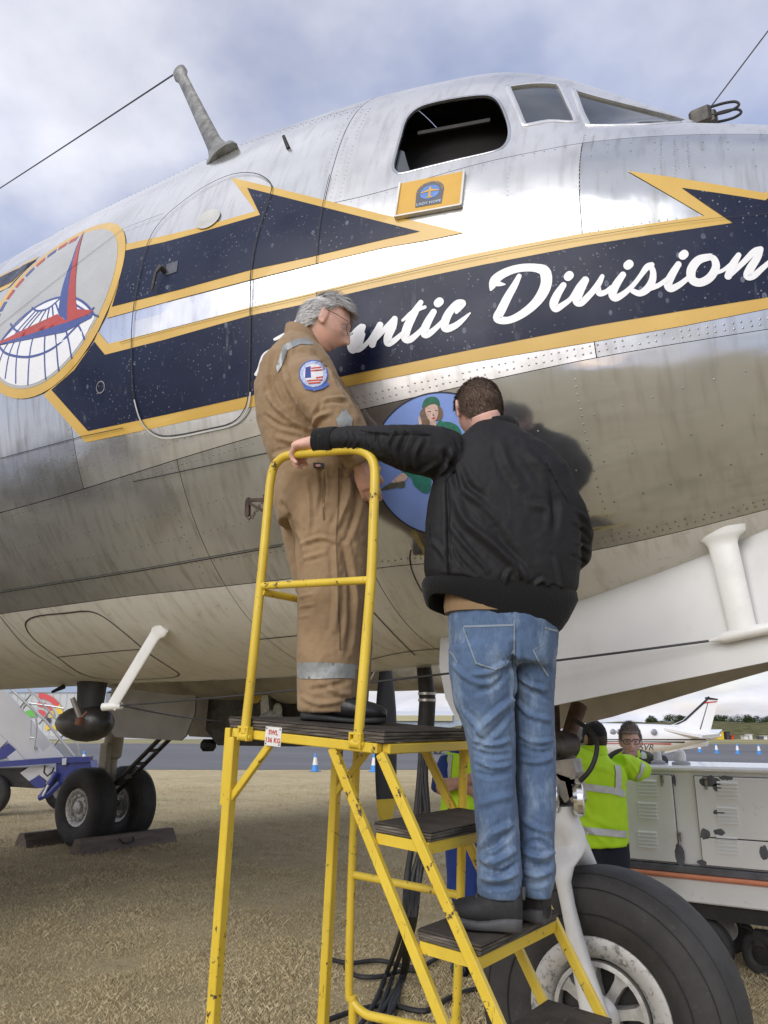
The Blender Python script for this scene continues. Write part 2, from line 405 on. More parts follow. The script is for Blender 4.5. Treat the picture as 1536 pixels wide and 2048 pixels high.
_memo = {}
def _skin_bvh():
    X = np.concatenate([np.linspace(-14, -5.5, 60), np.linspace(-5.45, .82, 260)]); ph = np.linspace(-math.pi / 2, math.pi * .75, 220); A, B = np.meshgrid(X, ph, indexing='ij')
    P = point(A, B).reshape(-1, 3); i = np.arange(A.size).reshape(A.shape); f = np.stack([i[:-1, :-1], i[:-1, 1:], i[1:, 1:], i[1:, :-1]], -1).reshape(-1, 4)
    return BVHTree.FromPolygons([tuple(p) for p in P.tolist()], f.tolist())
SKIN_BVH = _skin_bvh()
def skin(px, py):
    """station and girth angle of the skin point seen at a spot of the photograph"""
    hit = SKIN_BVH.ray_cast(V(EYE), V(ray(px, py)).normalized())[0]
    if hit is None: return None
    return (hit.x, math.atan2(hit.z - float(ZC(hit.x)), YC - hit.y))
def phi_z(X, z):
    """girth angle on the starboard side at waterline z"""
    a, b = -math.pi / 2, math.pi / 2
    for _ in range(40):
        m = (a + b) / 2
        if float(ZC(X) + radius(X, m) * math.sin(m)) < z: a = m
        else: b = m
    return (a + b) / 2
KS = 1.5                                    # metres per radian used to flatten the skin
def dens(poly, step, closed=True):
    out = []; n = len(poly)
    for i in range(n if closed else n - 1):
        a = np.array(poly[i], float); b = np.array(poly[(i + 1) % n], float); k = max(1, int(np.linalg.norm(b - a) / step))
        for j in range(k): out.append(tuple(a + (b - a) * j / k))
    if not closed: out.append(tuple(poly[-1]))
    return out
def smooth_poly(pts, k=6, closed=True):
    P = [np.array(p, float) for p in pts]; n = len(P); out = []
    for i in range(n if closed else n - 1):
        g = lambda j: P[j % n] if closed else P[min(max(j, 0), n - 1)]
        p0, p1, p2, p3 = g(i - 1), g(i), g(i + 1), g(i + 2)
        for t in np.linspace(0, 1, k, endpoint=False):
            out.append(tuple(.5 * (2 * p1 + (p2 - p0) * t + (2 * p0 - 5 * p1 + 4 * p2 - p3) * t * t + (3 * p1 - p0 - 3 * p2 + p3) * t ** 3)))
    if not closed: out.append(tuple(P[-1]))
    return out
def inside(pts, poly):
    pts = np.asarray(pts); x, y = pts[:, 0], pts[:, 1]; r = np.zeros(len(pts), bool); q = np.asarray(poly); n = len(q)
    for i in range(n):
        x1, y1 = q[i]; x2, y2 = q[(i + 1) % n]
        c = (y1 > y) != (y2 > y)
        with np.errstate(divide='ignore', invalid='ignore'): r ^= c & (x < (x2 - x1) * (y - y1) / (y2 - y1 + 1e-15) + x1)
    return r
def tri2d(poly, holes=(), grid=.06):
    """triangulate a flat polygon with holes and an interior grid"""
    poly = [tuple(map(float, p)) for p in poly]; vs = [Vector(p) for p in poly]; n = len(poly); ed = [(i, (i + 1) % n) for i in range(n)]
    for h in holes:
        b = len(vs); vs += [Vector((float(p[0]), float(p[1]))) for p in h]; ed += [(b + i, b + (i + 1) % len(h)) for i in range(len(h))]
    q = np.array(poly); lo, hi = q.min(0), q.max(0)
    if grid:
        gx, gy = np.meshgrid(np.arange(lo[0] + grid / 2, hi[0], grid), np.arange(lo[1] + grid / 2, hi[1], grid)); g = np.stack([gx.ravel(), gy.ravel()], 1)
        if len(g):
            ok = inside(g, poly)
            for h in holes: ok &= ~inside(g, h)
            vs += [Vector((float(p[0]), float(p[1]))) for p in g[ok]]
    v, e, f, *_ = delaunay_2d_cdt(vs, ed, [], 0, 1e-6)
    v = np.array([tuple(p) for p in v]); f = [tuple(t) for t in f]
    c = np.array([v[list(t)].mean(0) for t in f]); ok = inside(c, poly)
    for h in holes: ok &= ~inside(c, h)
    return v, [t for t, o in zip(f, ok) if o]
def on_skin(uv, off):
    uv = np.asarray(uv, float); return point(uv[:, 0], uv[:, 1] / KS, np.full(len(uv), off))
def flat_px(pts): return [(a[0], a[1] * KS) for a in (skin(*p) for p in pts) if a is not None]
def flat_xz(pts): return [(x, phi_z(x, z) * KS) for x, z in pts]
def decal(name, poly, off, mat, parent, holes=(), grid=.06, edge=.05):
    """paint film or sheet lying on the skin"""
    v, f = tri2d(dens(poly, edge), [dens(h, edge) for h in holes], grid)
    me = bpy.data.meshes.new(name); me.from_pydata([tuple(p) for p in on_skin(v, off)], [], f); finish(me, 180); orient(me)
    return link(name, me, parent, mat)
def orient(me):
    """make faces look away from the fuselage axis"""
    n = len(me.polygons); N = np.zeros(n * 3); c = np.zeros(n * 3); me.polygons.foreach_get('normal', N); me.polygons.foreach_get('center', c)
    N = N.reshape(-1, 3); c = c.reshape(-1, 3); d = c - np.stack([c[:, 0], np.full(n, YC), ZC(c[:, 0])], 1)
    if ((N * d).sum(1) < 0).mean() > .5: me.flip_normals(); me.update()
def stroke_poly(pts, closed=False):
    """outline of a brush stroke: pts (x, y, width)"""
    P = np.array(smooth_poly([(a, b, c) for a, b, c in pts], 5, False)); xy = P[:, :2]; w = P[:, 2] / 2
    t = np.gradient(xy, axis=0); t /= np.linalg.norm(t, axis=1, keepdims=True) + 1e-9; n = np.stack([-t[:, 1], t[:, 0]], 1)
    L = xy + n * w[:, None]; Rr = xy - n * w[:, None]
    cap = lambda c, d, r: [c + r * (math.cos(a) * np.array([-d[1], d[0]]) + math.sin(a) * d) for a in np.linspace(math.pi * .1, math.pi * .9, 5)]
    e1 = cap(xy[-1], t[-1], w[-1]); e0 = cap(xy[0], -t[0], w[0])
    return [tuple(p) for p in list(L) + e1 + list(Rr[::-1]) + e0]
def stroke_mesh(mbl, pts, off, conv):
    """a strip quad mesh for a stroke, mapped on the skin (self-overlap is harmless)"""
    P = np.array(smooth_poly([(a, b, c) for a, b, c in pts], 6, False)); xy = P[:, :2]; w = P[:, 2] / 2
    t = np.gradient(xy, axis=0); t /= np.linalg.norm(t, axis=1, keepdims=True) + 1e-9; n = np.stack([-t[:, 1], t[:, 0]], 1)
    rows = []
    def row(c, nn, ww): rows.append([c + nn * ww * k for k in (-1, -.5, 0, .5, 1)])
    for a in (80, 60, 40, 20): row(xy[0] - t[0] * w[0] * math.sin(R(a)), n[0], w[0] * math.cos(R(a)))
    for i in range(len(xy)): row(xy[i], n[i], w[i])
    for a in (20, 40, 60, 80): row(xy[-1] + t[-1] * w[-1] * math.sin(R(a)), n[-1], w[-1] * math.cos(R(a)))
    vs = [conv(p) for r in rows for p in r]
    if any(q is None for q in vs): return
    k = 5; f = [(i * k + j, i * k + j + 1, (i + 1) * k + j + 1, (i + 1) * k + j) for i in range(len(rows) - 1) for j in range(k - 1)]
    mbl.add(on_skin(vs, off), f)
def ribbon(name, uv, width, off, mat, parent):
    """narrow line lying on the skin along flat points"""
    mb = MB(); ribbon_add(mb, uv, width, off); o = mb.build(name, mat, parent, 180); orient(o.data); return o
def ribbon_add(mb, uv, width, off):
    P = np.array(dens(uv, .04, False)); t = np.gradient(P, axis=0); t /= np.linalg.norm(t, axis=1, keepdims=True) + 1e-9; n = np.stack([-t[:, 1], t[:, 0]], 1) * width / 2
    a = on_skin(P + n, off); b = on_skin(P - n, off); k = len(P)
    mb.add(list(a) + list(b), [(i, i + 1, k + i + 1, k + i) for i in range(k - 1)])
# ---------------------------------------------------------------- aircraft materials
def mat_alu(name, tint, r0, r1, grime, metal=.8, wav=1.):
    s = NT(name)
    big = s.noise(1.1, 3, .5); streak = s.noise(9, 3, .5, stretch=(3.2, 1, .28)); fine = s.noise(24, 2, .5)
    c = s.ramp(big, [(.3, tuple(np.array(tint) * .84)), (.7, tint)])
    c = s.mix(s.math('MULTIPLY', s.sramp(streak, .5, .72), grime), c, (.26, .25, .235)); cl_ = s.noise(2.2, 3, .5, loc=(6, 1, 9)); c = s.mix(s.math('MULTIPLY', s.sramp(cl_, .52, .66), grime * .9), c, (.30, .305, .31))
    rg = s.sramp(s.noise(2.3, 3, .5, loc=(4, 2, 1)), .32, .7, r0, r1)
    s.set(c, rg, metal)
    n = s.bump(s.noise(2.4, 2, .5, stretch=(1.0, 1.0, 1.5)), .10 * wav, .05); s.bump(s.noise(9, 2, .5, loc=(1, 7, 3)), .08 * wav, .008, n)
    return s.m
M_ALU = [mat_alu('polished_aluminium', (.78, .79, .795), .13, .28, .24, .80, 1.8), mat_alu('brushed_aluminium', (.75, .755, .76), .20, .38, .30, .70, 1.8), mat_alu('weathered_aluminium', (.57, .59, .615), .15, .30, .50, .80, 1.5)]
M_MIRR = mat_alu('mirror_aluminium', (.60, .63, .665), .05, .15, .26, .92, .9)
def mat_cream():
    s = NT('belly_paint'); a = s.noise(.9, 5, .6); st = s.noise(7, 5, .65, stretch=(2.6, .5, .5)); sm = s.noise(26, 4, .7, stretch=(.5, 1, 1))
    c = s.ramp(a, [(.3, (.64, .63, .59)), (.7, (.73, .72, .69))])
    c = s.mix(s.math('MULTIPLY', s.sramp(st, .5, .74), .38), c, (.22, .18, .13)); c = s.mix(s.math('MULTIPLY', s.sramp(sm, .6, .75), .35), c, (.12, .1, .08))
    s.set(c, .42, spec=.4); s.bump(s.noise(2, 3), .12, .04); return s.m
M_CREAM = mat_cream()
M_WHITE = simple('white_gear_paint', (.72, .72, .70), .35, var=.05, scale=5, dirt=.22)
def mat_navy():
    s = NT('navy_paint'); a = s.noise(2.2, 5, .6)
    c = s.ramp(a, [(.3, (.006, .010, .032)), (.7, (.014, .020, .050))])
    v = s.voro(17, stretch=(1, 1, .62)); big = s.noise(3.5, 4, .6, loc=(2, 8, 1))
    ring = s.math('MULTIPLY', s.sramp(v, .17, .11), s.sramp(v, .02, .10, .35, 1.)); ring = s.math('MULTIPLY', ring, s.sramp(big, .40, .58))
    v2 = s.voro(46); dots = s.math('MULTIPLY', s.sramp(v2, .2, .1), s.sramp(s.noise(6, 3, loc=(5, 1, 1)), .42, .6))
    c = s.mix(s.math('MULTIPLY', ring, .7), c, (.20, .22, .28)); c = s.mix(s.math('MULTIPLY', dots, .8), c, (.26, .28, .34))
    st = s.noise(30, 3, .6, stretch=(1, 1, .12)); c = s.mix(s.math('MULTIPLY', s.math('MULTIPLY', s.sramp(st, .62, .72), s.sramp(big, .5, .6)), .3), c, (.28, .28, .3))
    s.set(c, s.sramp(s.noise(5, 4), .3, .7, .24, .40), 0., 0., .22); s.bump(s.noise(2.4, 2), .08, .05); return s.m
M_NAVY = mat_navy()
def mat_gold():
    s = NT('gold_paint'); c = s.ramp(s.noise(3, 5), [(.3, (.56, .35, .065)), (.7, (.65, .43, .10))])
    c = s.mix(s.math('MULTIPLY', s.sramp(s.noise(24, 5, .7), .62, .74), .5), c, (.33, .2, .06)); c = s.mix(s.math('MULTIPLY', s.sramp(s.noise(40, 4, .7, stretch=(1, 1, .2)), .66, .74), .35), c, (.7, .66, .55))
    s.set(c, .3, 0., .2); s.bump(s.noise(2.4, 2), .1, .05); return s.m
M_GOLD = mat_gold()
M_LETTER = simple('white_lettering', (.80, .81, .83), .3, var=.03, scale=6, dirt=.05)
M_SEAM = simple('seam_dark', (.025, .024, .022), .7, var=.2)  # near-black for seam lines, hatch outline and painted features
M_RIVET = simple('rivet_heads', (.30, .29, .28), .38, .9, var=.3, scale=40)
M_DARKIN = simple('cabin_interior', (.012, .011, .011), .85, var=.3)
M_BLACK = simple('black_rubber', (.018, .018, .019), .62, var=.25, scale=14, bump=.2, bscale=90)
M_STEEL = simple('grubby_steel', (.30, .285, .26), .42, .8, var=.25, scale=12, dirt=.6, bump=.25, bscale=40)
M_OILY = simple('oily_gear_metal', (.062, .056, .05), .5, .4, var=.5, scale=12, dirt=.6, bump=.3, bscale=30)
M_WORN = simple('worn_grey_alloy', (.52, .515, .49), .45, .5, var=.22, scale=18, dirt=.5, bump=.25, bscale=60)
M_DIRTYCREAM = simple('grimy_cream_paint', (.42, .38, .31), .6, var=.25, scale=3, dirt=.65)
def mat_glass():
    s = NT('cockpit_glass'); c = s.ramp(s.noise(4, 3), [(.3, (.02, .025, .03)), (.7, (.04, .05, .06))]); s.set(c, .06, 0., .3, .8); return s.m
M_GLASS = mat_glass()
GREY_EMB = simple('emblem_grey', (.42, .43, .43), .3, var=.06, scale=6, dirt=.1)
M_EMBW = simple('emblem_white', (.75, .76, .78), .3, var=.03); M_EMBR = simple('emblem_red', (.42, .055, .04), .32, var=.1); M_EMBB = simple('emblem_blue', (.055, .085, .27), .32, var=.1)

# ---------------------------------------------------------------- aircraft: skin panels
AIR = thing('transport_aircraft', 'polished silver four-engined propeller transport aircraft with navy and gold stripes', 'aircraft', (-1.3, YC, 0))
def loft_grid(X, lo, hi, off=0., nphi=None):
    lo = np.asarray(lo, float) * np.ones(len(X)); hi = np.asarray(hi, float) * np.ones(len(X))
    n = nphi or max(3, int(np.max(np.abs(hi - lo)) * 1.6 / .05) + 1); t = np.linspace(0, 1, n)
    ph = lo[:, None] + (hi - lo)[:, None] * t[None]; XX = np.repeat(X[:, None], n, 1)
    P = point(XX, ph, np.full(XX.shape, off)) if off else point(XX, ph)
    idx = np.arange(XX.size).reshape(XX.shape); f = np.stack([idx[:-1, :-1], idx[:-1, 1:], idx[1:, 1:], idx[1:, :-1]], -1).reshape(-1, 4)
    return P.reshape(-1, 3), f
xs = np.unique(np.concatenate([np.linspace(-21, -6, 40), np.linspace(-6, .82, 150)]))
v, f = loft_grid(xs, -math.pi / 2, 1.5 * math.pi, -.22, 90)
me = raw_mesh('fuselage', v, f, 1); orient(me)
FUS = link('fuselage', me, AIR, M_DARKIN)          # dark inner shell; the outer panels, paint and glazing are its pieces
dg = lambda f_: (lambda X: np.radians(f_(X)))
C_WH = dg(pchip([-21, -5, -3.9, -2.7, -1.9, -1.08, -.37, .3, .82], [-53, -53.1, -53.4, -55, -57.3, -63.9, -67.5, -72, -75]))
C_LO = dg(pchip([-21, -4, -2.4, -1.4, -.26, .82], [-31, -31, -30, -31.1, -35, -42]))
C_GO = dg(pchip([-21, -3.3, -2.1, -1.3, -.86, -.3, .82], [-5.0, -5.0, -6.1, -6.4, -6.3, -5.4, -5]))
C_WI = dg(pchip([-21, -1.9, -1.1, -.83, -.3, .82], [16, 15.6, 22, 25.6, 30, 34]))
C_TP = dg(pchip([-21, -2, .82], [52, 50, 50])); C_BT = lambda X: np.full(np.shape(X), -math.pi / 2); C_TT = lambda X: np.full(np.shape(X), math.pi / 2); C_PB = lambda X: np.full(np.shape(X), 1.5 * math.pi)
XA = [-21, -15, -10, -7, -4.9, -3.6, -2.03, -.86, .1, .82]
XL = [-21, -15, -10, -7, -4.9, -2.9, -2.03, .1, .82]
def px_poly(pts, k=5): return flat_px(smooth_poly(pts, k))
WIN = px_poly([(786, 330), (793, 300), (800, 275), (812, 238), (835, 216), (870, 204), (925, 194), (968, 190), (990, 196), (1004, 214), (1016, 246), (1018, 272), (1008, 292), (985, 303), (920, 318), (850, 335), (805, 346), (791, 343)], 3)
QWIN = px_poly([(1017, 176), (1024, 172), (1065, 167), (1108, 168), (1122, 176), (1138, 210), (1151, 238), (1145, 244), (1100, 242), (1055, 250), (1046, 246), (1032, 212)], 3)
WSH = flat_px(dens([(1147, 180), (1200, 195), (1262, 211), (1330, 228), (1384, 243.5), (1300, 249), (1220, 251), (1176, 251), (1163, 225)], 14))
gap = .0018
k_p = 0
for bi, (lo, hi, brk, ms) in enumerate([(C_BT, C_WH, XL, [M_CREAM]), (C_WH, C_LO, XL, [M_ALU[2]]), (C_LO, C_GO, XA, M_ALU), (C_GO, C_WI, [-21, -15, -10, -7, -4.9, -3.6, -2.03, -.86, .1, .82], M_ALU), (C_WI, C_TP, [-21, -15, -10, -7, -4.9, -2.03], M_ALU[1:] + M_ALU[:1]), (C_TP, C_TT, [-21, -15, -10, -7, -4.9, -2.03], [M_ALU[1]]), (C_WI, C_TT, [.1, .82], [M_ALU[0]]), (C_TT, C_PB, XA, [M_ALU[1]])]):
    for a, b in zip(brk[:-1], brk[1:]):
        X = np.linspace(a + gap, b - gap, max(3, int((b - a) / (.06 if a > -6 else .4)) + 1)); l_ = lo(X) + gap / 1.5; h_ = hi(X) - gap / 1.5
        v, f = loft_grid(X, l_, h_); me = raw_mesh('skin_panel', v, f, 1); orient(me)
        link('skin_panel', me, FUS, M_MIRR if bi == 1 and a > -2.1 else ms[k_p % len(ms)]); k_p += 1
# the cockpit panel, with its window openings cut out
X = np.arange(-2.03 + gap, .1, .04); outer = [(x, float(C_WI(x) + gap) * KS) for x in X] + [(.1 - gap, p * KS) for p in np.linspace(float(C_WI(.1)), math.pi / 2, 26)] + [(x, math.pi / 2 * KS) for x in X[::-1]] + [(-2.03 + gap, p * KS) for p in np.linspace(math.pi / 2, float(C_WI(-2.03)), 26)[1:-1]]
v, f = tri2d(outer, [WIN, QWIN, WSH], .028)
me = bpy.data.meshes.new('cockpit_panel'); me.from_pydata([tuple(p) for p in on_skin(v, 0)], [], f); finish(me, 180); orient(me); link('skin_panel', me, FUS, M_ALU[1])
# glazing and window frames
def ring_frame(name, poly, w_in, w_out, h, mat):
    P = np.array(dens(poly, .03)); c = P.mean(0); t = np.roll(P, -1, 0) - np.roll(P, 1, 0); t /= np.linalg.norm(t, axis=1, keepdims=True) + 1e-9; n = np.stack([t[:, 1], -t[:, 0]], 1)
    if ((P - c) * n).sum() < 0: n = -n
    rows = [on_skin(P - n * w_in, -.012), on_skin(P - n * w_in, h * .6), on_skin(P - n * w_in * .3, h), on_skin(P + n * w_out * .6, h), on_skin(P + n * w_out, .0005)]
    k = len(P); mb = MB(); f = [(i * k + j, i * k + (j + 1) % k, (i + 1) * k + (j + 1) % k, (i + 1) * k + j) for i in range(4) for j in range(k)]
    mb.add([p for r_ in rows for p in r_], f); return mb.build(name, mat, FUS, 60)
for nm, pl in (('quarter_window', QWIN), ('windscreen_pane', WSH)):
    decal(nm, pl, -.008, M_GLASS, FUS, grid=.04, edge=.04); ring_frame('window_frame', pl, .012, .014, .006, M_ALU[1])
ring_frame('window_frame', WIN, .006, .008, .003, M_ALU[2])
a, b = skin(815, 243), skin(962, 215)                      # slide rail inside the open side window
mb = MB(); mb.bar(point(*a) + np.array([0, .1, 0]), point(*b) + np.array([0, .1, 0]), .012, .02); mb.build('window_rail', simple('rail_dull', (.03, .028, .027), .8), FUS)
pl = flat_px([(786, 330), (800, 347), (820, 342), (812, 318), (806, 296), (797, 292)]); decal('window_edge_pane', pl, -.02, M_GLASS, FUS)
# ---- door in the side
DOOR = px_poly([(268, 640), (266, 720), (270, 790), (284, 838), (308, 866), (345, 872), (420, 858), (466, 846), (490, 822), (500, 780), (503, 640), (505, 540), (518, 470), (540, 400), (546, 378), (536, 362), (510, 350), (468, 352), (420, 372), (370, 405), (325, 445), (298, 490), (280, 560)], 3)
decal('crew_door', DOOR, .0015, M_ALU[1], FUS, grid=.06)
# ---- stripes
GOLD_UP = flat_px(dens([(246, 490), (330, 472), (400, 455), (512, 423), (462, 356), (545, 375), (650, 401), (768, 430), (833, 443), (928, 466), (850, 482), (768, 496), (615, 532), (502, 560), (360, 597), (214, 637), (225, 600)], 12))
NAVY_UP = flat_px(dens([(248, 503), (330, 485), (400, 466), (521, 431), (495, 377), (547, 390), (645, 415), (768, 446), (840, 464), (768, 480), (617, 516), (505, 540), (360, 580), (225, 614), (238, 570)], 12))
Xr = .35
def zline(pts): return flat_xz(pts)
GOLD_LO = flat_px(dens([(197, 664), (217, 688), (330, 660), (500, 615), (615, 588), (768, 551), (918, 514), (1040, 490), (1168, 467), (1300, 448), (1408, 432), (1330, 386), (1255, 343), (1343, 355), (1440, 371), (1530, 387)], 14, False)) + zline([(-.05, 3.86), (.3, 3.78), (.6, 3.66), (.6, 3.36), (.3, 3.3), (-.05, 3.28)]) + flat_px(dens([(1530, 619), (1366, 652), (1186, 684), (936, 726), (700, 772), (505, 814), (330, 852), (172, 885), (88, 790), (130, 752), (186, 690)], 14, False))
NAVY_LO = flat_px(dens([(190, 684), (211, 710), (330, 680), (500, 632), (600, 611), (768, 572), (968, 530), (1168, 492), (1300, 471), (1465, 447), (1410, 410), (1363, 377), (1440, 388), (1530, 402)], 14, False)) + zline([(-.05, 3.82), (.3, 3.74), (.58, 3.63), (.58, 3.4), (.3, 3.36), (-.05, 3.335)]) + flat_px(dens([(1530, 596), (1366, 622), (1186, 652), (936, 701), (690, 752), (500, 792), (330, 830), (177, 862), (104, 780), (150, 740)], 14, False))
decal('gold_flash', GOLD_UP, .003, M_GOLD, FUS); decal('navy_flash', NAVY_UP, .0045, M_NAVY, FUS)
decal('gold_band', GOLD_LO, .003, M_GOLD, FUS); decal('navy_band', NAVY_LO, .0045, M_NAVY, FUS)
GA = flat_xz([(x, z) for x, z in [(-4.3, 4.67), (-6, 4.72), (-9, 4.72), (-9, 4.5), (-6, 4.5), (-4.45, 4.45)]]); decal('gold_band', GA, .003, M_GOLD, FUS, grid=.2)
NA = flat_xz([(x, z) for x, z in [(-4.3, 4.64), (-6, 4.69), (-9, 4.69), (-9, 4.53), (-6, 4.53), (-4.45, 4.5)]]); decal('navy_band', NA, .0045, M_NAVY, FUS, grid=.2)
# ---- round emblem
EX, EP, ER = -3.88, R(11.7), .605
def em(p): return (EX + p[0] * ER, EP * KS + p[1] * ER * KS / 1.59)
circ = lambda r, n=64, c=(0, 0), a0=0, a1=2 * math.pi: [(c[0] + r * math.cos(t), c[1] + r * math.sin(t)) for t in np.linspace(a0, a1, n, endpoint=a1 - a0 < 6.2)]
decal('emblem_ring', [em(p) for p in circ(1.0)], .006, M_GOLD, FUS); decal('emblem_disc', [em(p) for p in circ(.905)], .0072, GREY_EMB, FUS)
gl = [p for p in circ(.93, 120, (0, -.93)) if math.hypot(*p) < .875]; gl = sorted(gl, key=lambda p: -p[0])
low = [p for p in circ(.875, 120, (0, 0), -math.pi, 0) if math.hypot(p[0], p[1] + .93) < .935]; low = sorted(low, key=lambda p: p[0])
decal('emblem_globe', [em(p) for p in gl + low], .0084, M_EMBW, FUS)
line = lambda pts, w: ribbon('emblem_globe_line', [em(p) for p in smooth_poly(pts, 5, False)], w, .0096, M_EMBB, FUS)
line([p for p in gl], .014); line([(-.25, .0), (-.12, -.08), (.05, -.1), (.2, -.03)], .012)
line([(-.67, -.31), (-.51, -.44), (-.21, -.56), (.05, -.6), (.29, -.57), (.54, -.44), (.74, -.3)], .014); line([(-.56, -.09), (-.45, -.19), (-.3, -.27), (0, -.31), (.2, -.28)], .012)
for tp, mid, bt in [((-.09, -.08), (-.41, -.36), (-.47, -.72)), ((-.03, -.09), (-.3, -.37), (-.29, -.81)), ((.02, -.1), (-.1, -.4), (-.1, -.87)), ((.06, -.1), (.09, -.43), (.16, -.88)), ((.1, -.09), (.25, -.46), (.34, -.84)), ((.14, -.07), (.4, -.46), (.51, -.76)), ((.2, -.04), (.56, -.44), (.66, -.61)), ((.22, -.01), (.62, -.3), (.82, -.42)), ((-.15, -.06), (-.53, -.35), (-.62, -.6)), ((-.2, -.02), (-.6, -.24), (-.78, -.42))]:
    line([tp, mid, bt], .011)
for nm, m_, pl in [('emblem_blue_fin', M_EMBB, [(.01, .97), (.07, .72), (.14, .47), (.18, .05), (.23, -.22), (.39, -.35), (.3, .01), (.16, .5)]), ('emblem_red_fin', M_EMBR, [(.01, .97), (.16, .5), (.3, .01), (.39, -.35), (.5, -.25), (.41, -.03), (.29, .31), (.14, .68)]), ('emblem_red_wing', M_EMBR, [(-.86, -.28), (.22, -.22), (.39, -.35), (.5, -.25), (.73, -.33), (.69, -.36), (.39, -.36), (-.2, -.33)]), ('emblem_blue_wing', M_EMBB, [(-.86, -.28), (-.2, -.33), (.39, -.36), (.74, -.37), (.73, -.41), (.37, -.46), (-.15, -.39)])]:
    decal(nm, [em(p) for p in pl], .0108, m_, FUS, edge=.04)
for i, a in enumerate(np.arange(92, 204, 10)):
    c = (M_EMBR if i % 5 in (0, 1, 3) else M_EMBB)
    decal('emblem_rim_block', [em((r_ * math.cos(R(t)), r_ * math.sin(R(t)))) for r_, t in ((.90, a), (.90, a + 4), (.90, a + 8), (.83, a + 8), (.83, a + 4), (.83, a))], .0085, c, FUS, grid=0)
# ---- brush lettering
zA = lambda x, y: (500 + x / 2.954, 480 + y / 2.954); zB = lambda x, y: (960 + x / 2.667, 460 + y / 2.667)
LET = {zB: [[(210, 250, 26), (185, 300, 36), (150, 360, 44), (115, 430, 48), (95, 475, 46), (150, 485, 38), (220, 455, 42), (290, 400, 48), (335, 340, 56), (355, 280, 60), (345, 225, 60), (300, 207, 45), (240, 205, 42), (180, 215, 42), (120, 240, 46), (80, 272, 48), (66, 305, 34), (60, 322, 14)], [(84, 285, 40), (110, 292, 24), (134, 294, 8)],
  [(446, 298, 32), (415, 345, 42), (394, 395, 46), (405, 424, 38), (440, 405, 32), (485, 370, 26), (525, 310, 30), (562, 272, 40)], [(470, 254, 46), (478, 246, 46)], [(562, 272, 40), (532, 335, 44), (516, 380, 46), (540, 392, 38), (590, 345, 34), (630, 295, 34), (652, 252, 24)], [(628, 300, 30), (636, 340, 34), (670, 335, 28), (700, 310, 24)],
  [(762, 243, 34), (730, 290, 42), (707, 340, 46), (722, 366, 40), (765, 345, 32), (815, 300, 26), (855, 250, 26), (890, 203, 34), (916, 190, 28)], [(787, 194, 46), (796, 186, 46)], [(905, 195, 30), (922, 225, 32), (918, 275, 40), (892, 318, 42), (852, 342, 34), (815, 330, 28)], [(900, 315, 34), (950, 300, 26), (1005, 262, 26)],
  [(1057, 188, 34), (1025, 240, 42), (1002, 290, 46), (1017, 316, 40), (1060, 298, 32), (1112, 258, 26)], [(1080, 141, 46), (1089, 133, 46)], [(1225, 148, 36), (1165, 165, 46), (1127, 215, 50), (1130, 268, 46), (1172, 285, 44), (1225, 258, 46), (1256, 205, 44), (1248, 162, 36), (1222, 148, 30)], [(1240, 235, 26), (1290, 222, 20), (1335, 190, 24)],
  [(1377, 140, 30), (1347, 190, 42), (1322, 250, 40)], [(1320, 255, 28), (1400, 180, 30), (1460, 120, 34), (1496, 106, 28)], [(1494, 108, 32), (1478, 150, 40), (1440, 210, 46), (1424, 248, 42), (1455, 250, 36), (1505, 208, 30), (1560, 160, 22), (1600, 130, 14)]],
 zA: [[(660, 515, 34), (622, 555, 38), (598, 620, 42), (612, 655, 38), (650, 622, 30), (672, 560, 26)], [(672, 515, 32), (645, 590, 40), (632, 645, 40), (662, 640, 32), (710, 595, 26), (772, 505, 36)], [(772, 505, 38), (742, 570, 42), (726, 620, 40)], [(726, 610, 26), (790, 540, 30), (858, 470, 34)], [(858, 470, 36), (848, 515, 42), (820, 570, 48), (818, 612, 42), (852, 600, 34), (905, 555, 26)],
  [(1012, 372, 30), (970, 440, 46), (932, 520, 52), (920, 580, 50), (950, 590, 40), (1000, 550, 30), (1050, 495, 26)], [(905, 478, 16), (970, 425, 26), (1036, 400, 20)], [(1088, 428, 36), (1052, 490, 46), (1032, 543, 50), (1047, 563, 42), (1095, 530, 32), (1145, 480, 26)], [(1113, 377, 50), (1123, 368, 50)],
  [(1222, 430, 22), (1245, 400, 34), (1262, 376, 34), (1225, 378, 36), (1175, 440, 48), (1152, 500, 50), (1163, 528, 44), (1212, 512, 38), (1260, 475, 28), (1302, 436, 10)],
  [(40, 795, 20), (62, 765, 30), (90, 690, 34), (140, 655, 38), (220, 580, 46), (285, 500, 52), (340, 430, 44), (375, 390, 26)], [(372, 392, 34), (365, 470, 46), (352, 560, 46), (368, 600, 38), (420, 560, 26)], [(150, 590, 16), (250, 545, 24), (360, 520, 20)], [(470, 400, 30), (440, 500, 44), (430, 570, 42), (470, 570, 30), (520, 500, 24)], [(420, 470, 20), (500, 430, 20)], [(562, 420, 26), (540, 460, 40), (520, 560, 44), (545, 590, 34), (600, 560, 24)]]}
for zf, strokes in LET.items():
    k = 2.954 if zf is zA else 2.667
    for i, st in enumerate(strokes):
        mb = MB()
        def cv(p, zf=zf):
            s_ = skin(*zf(*p)); return None if s_ is None else (s_[0], s_[1] * KS)
        stroke_mesh(mb, st, .0065 + .0002 * (i % 5), cv)
        if mb.v: o = mb.build('letter_stroke', M_LETTER, FUS, 180); orient(o.data)
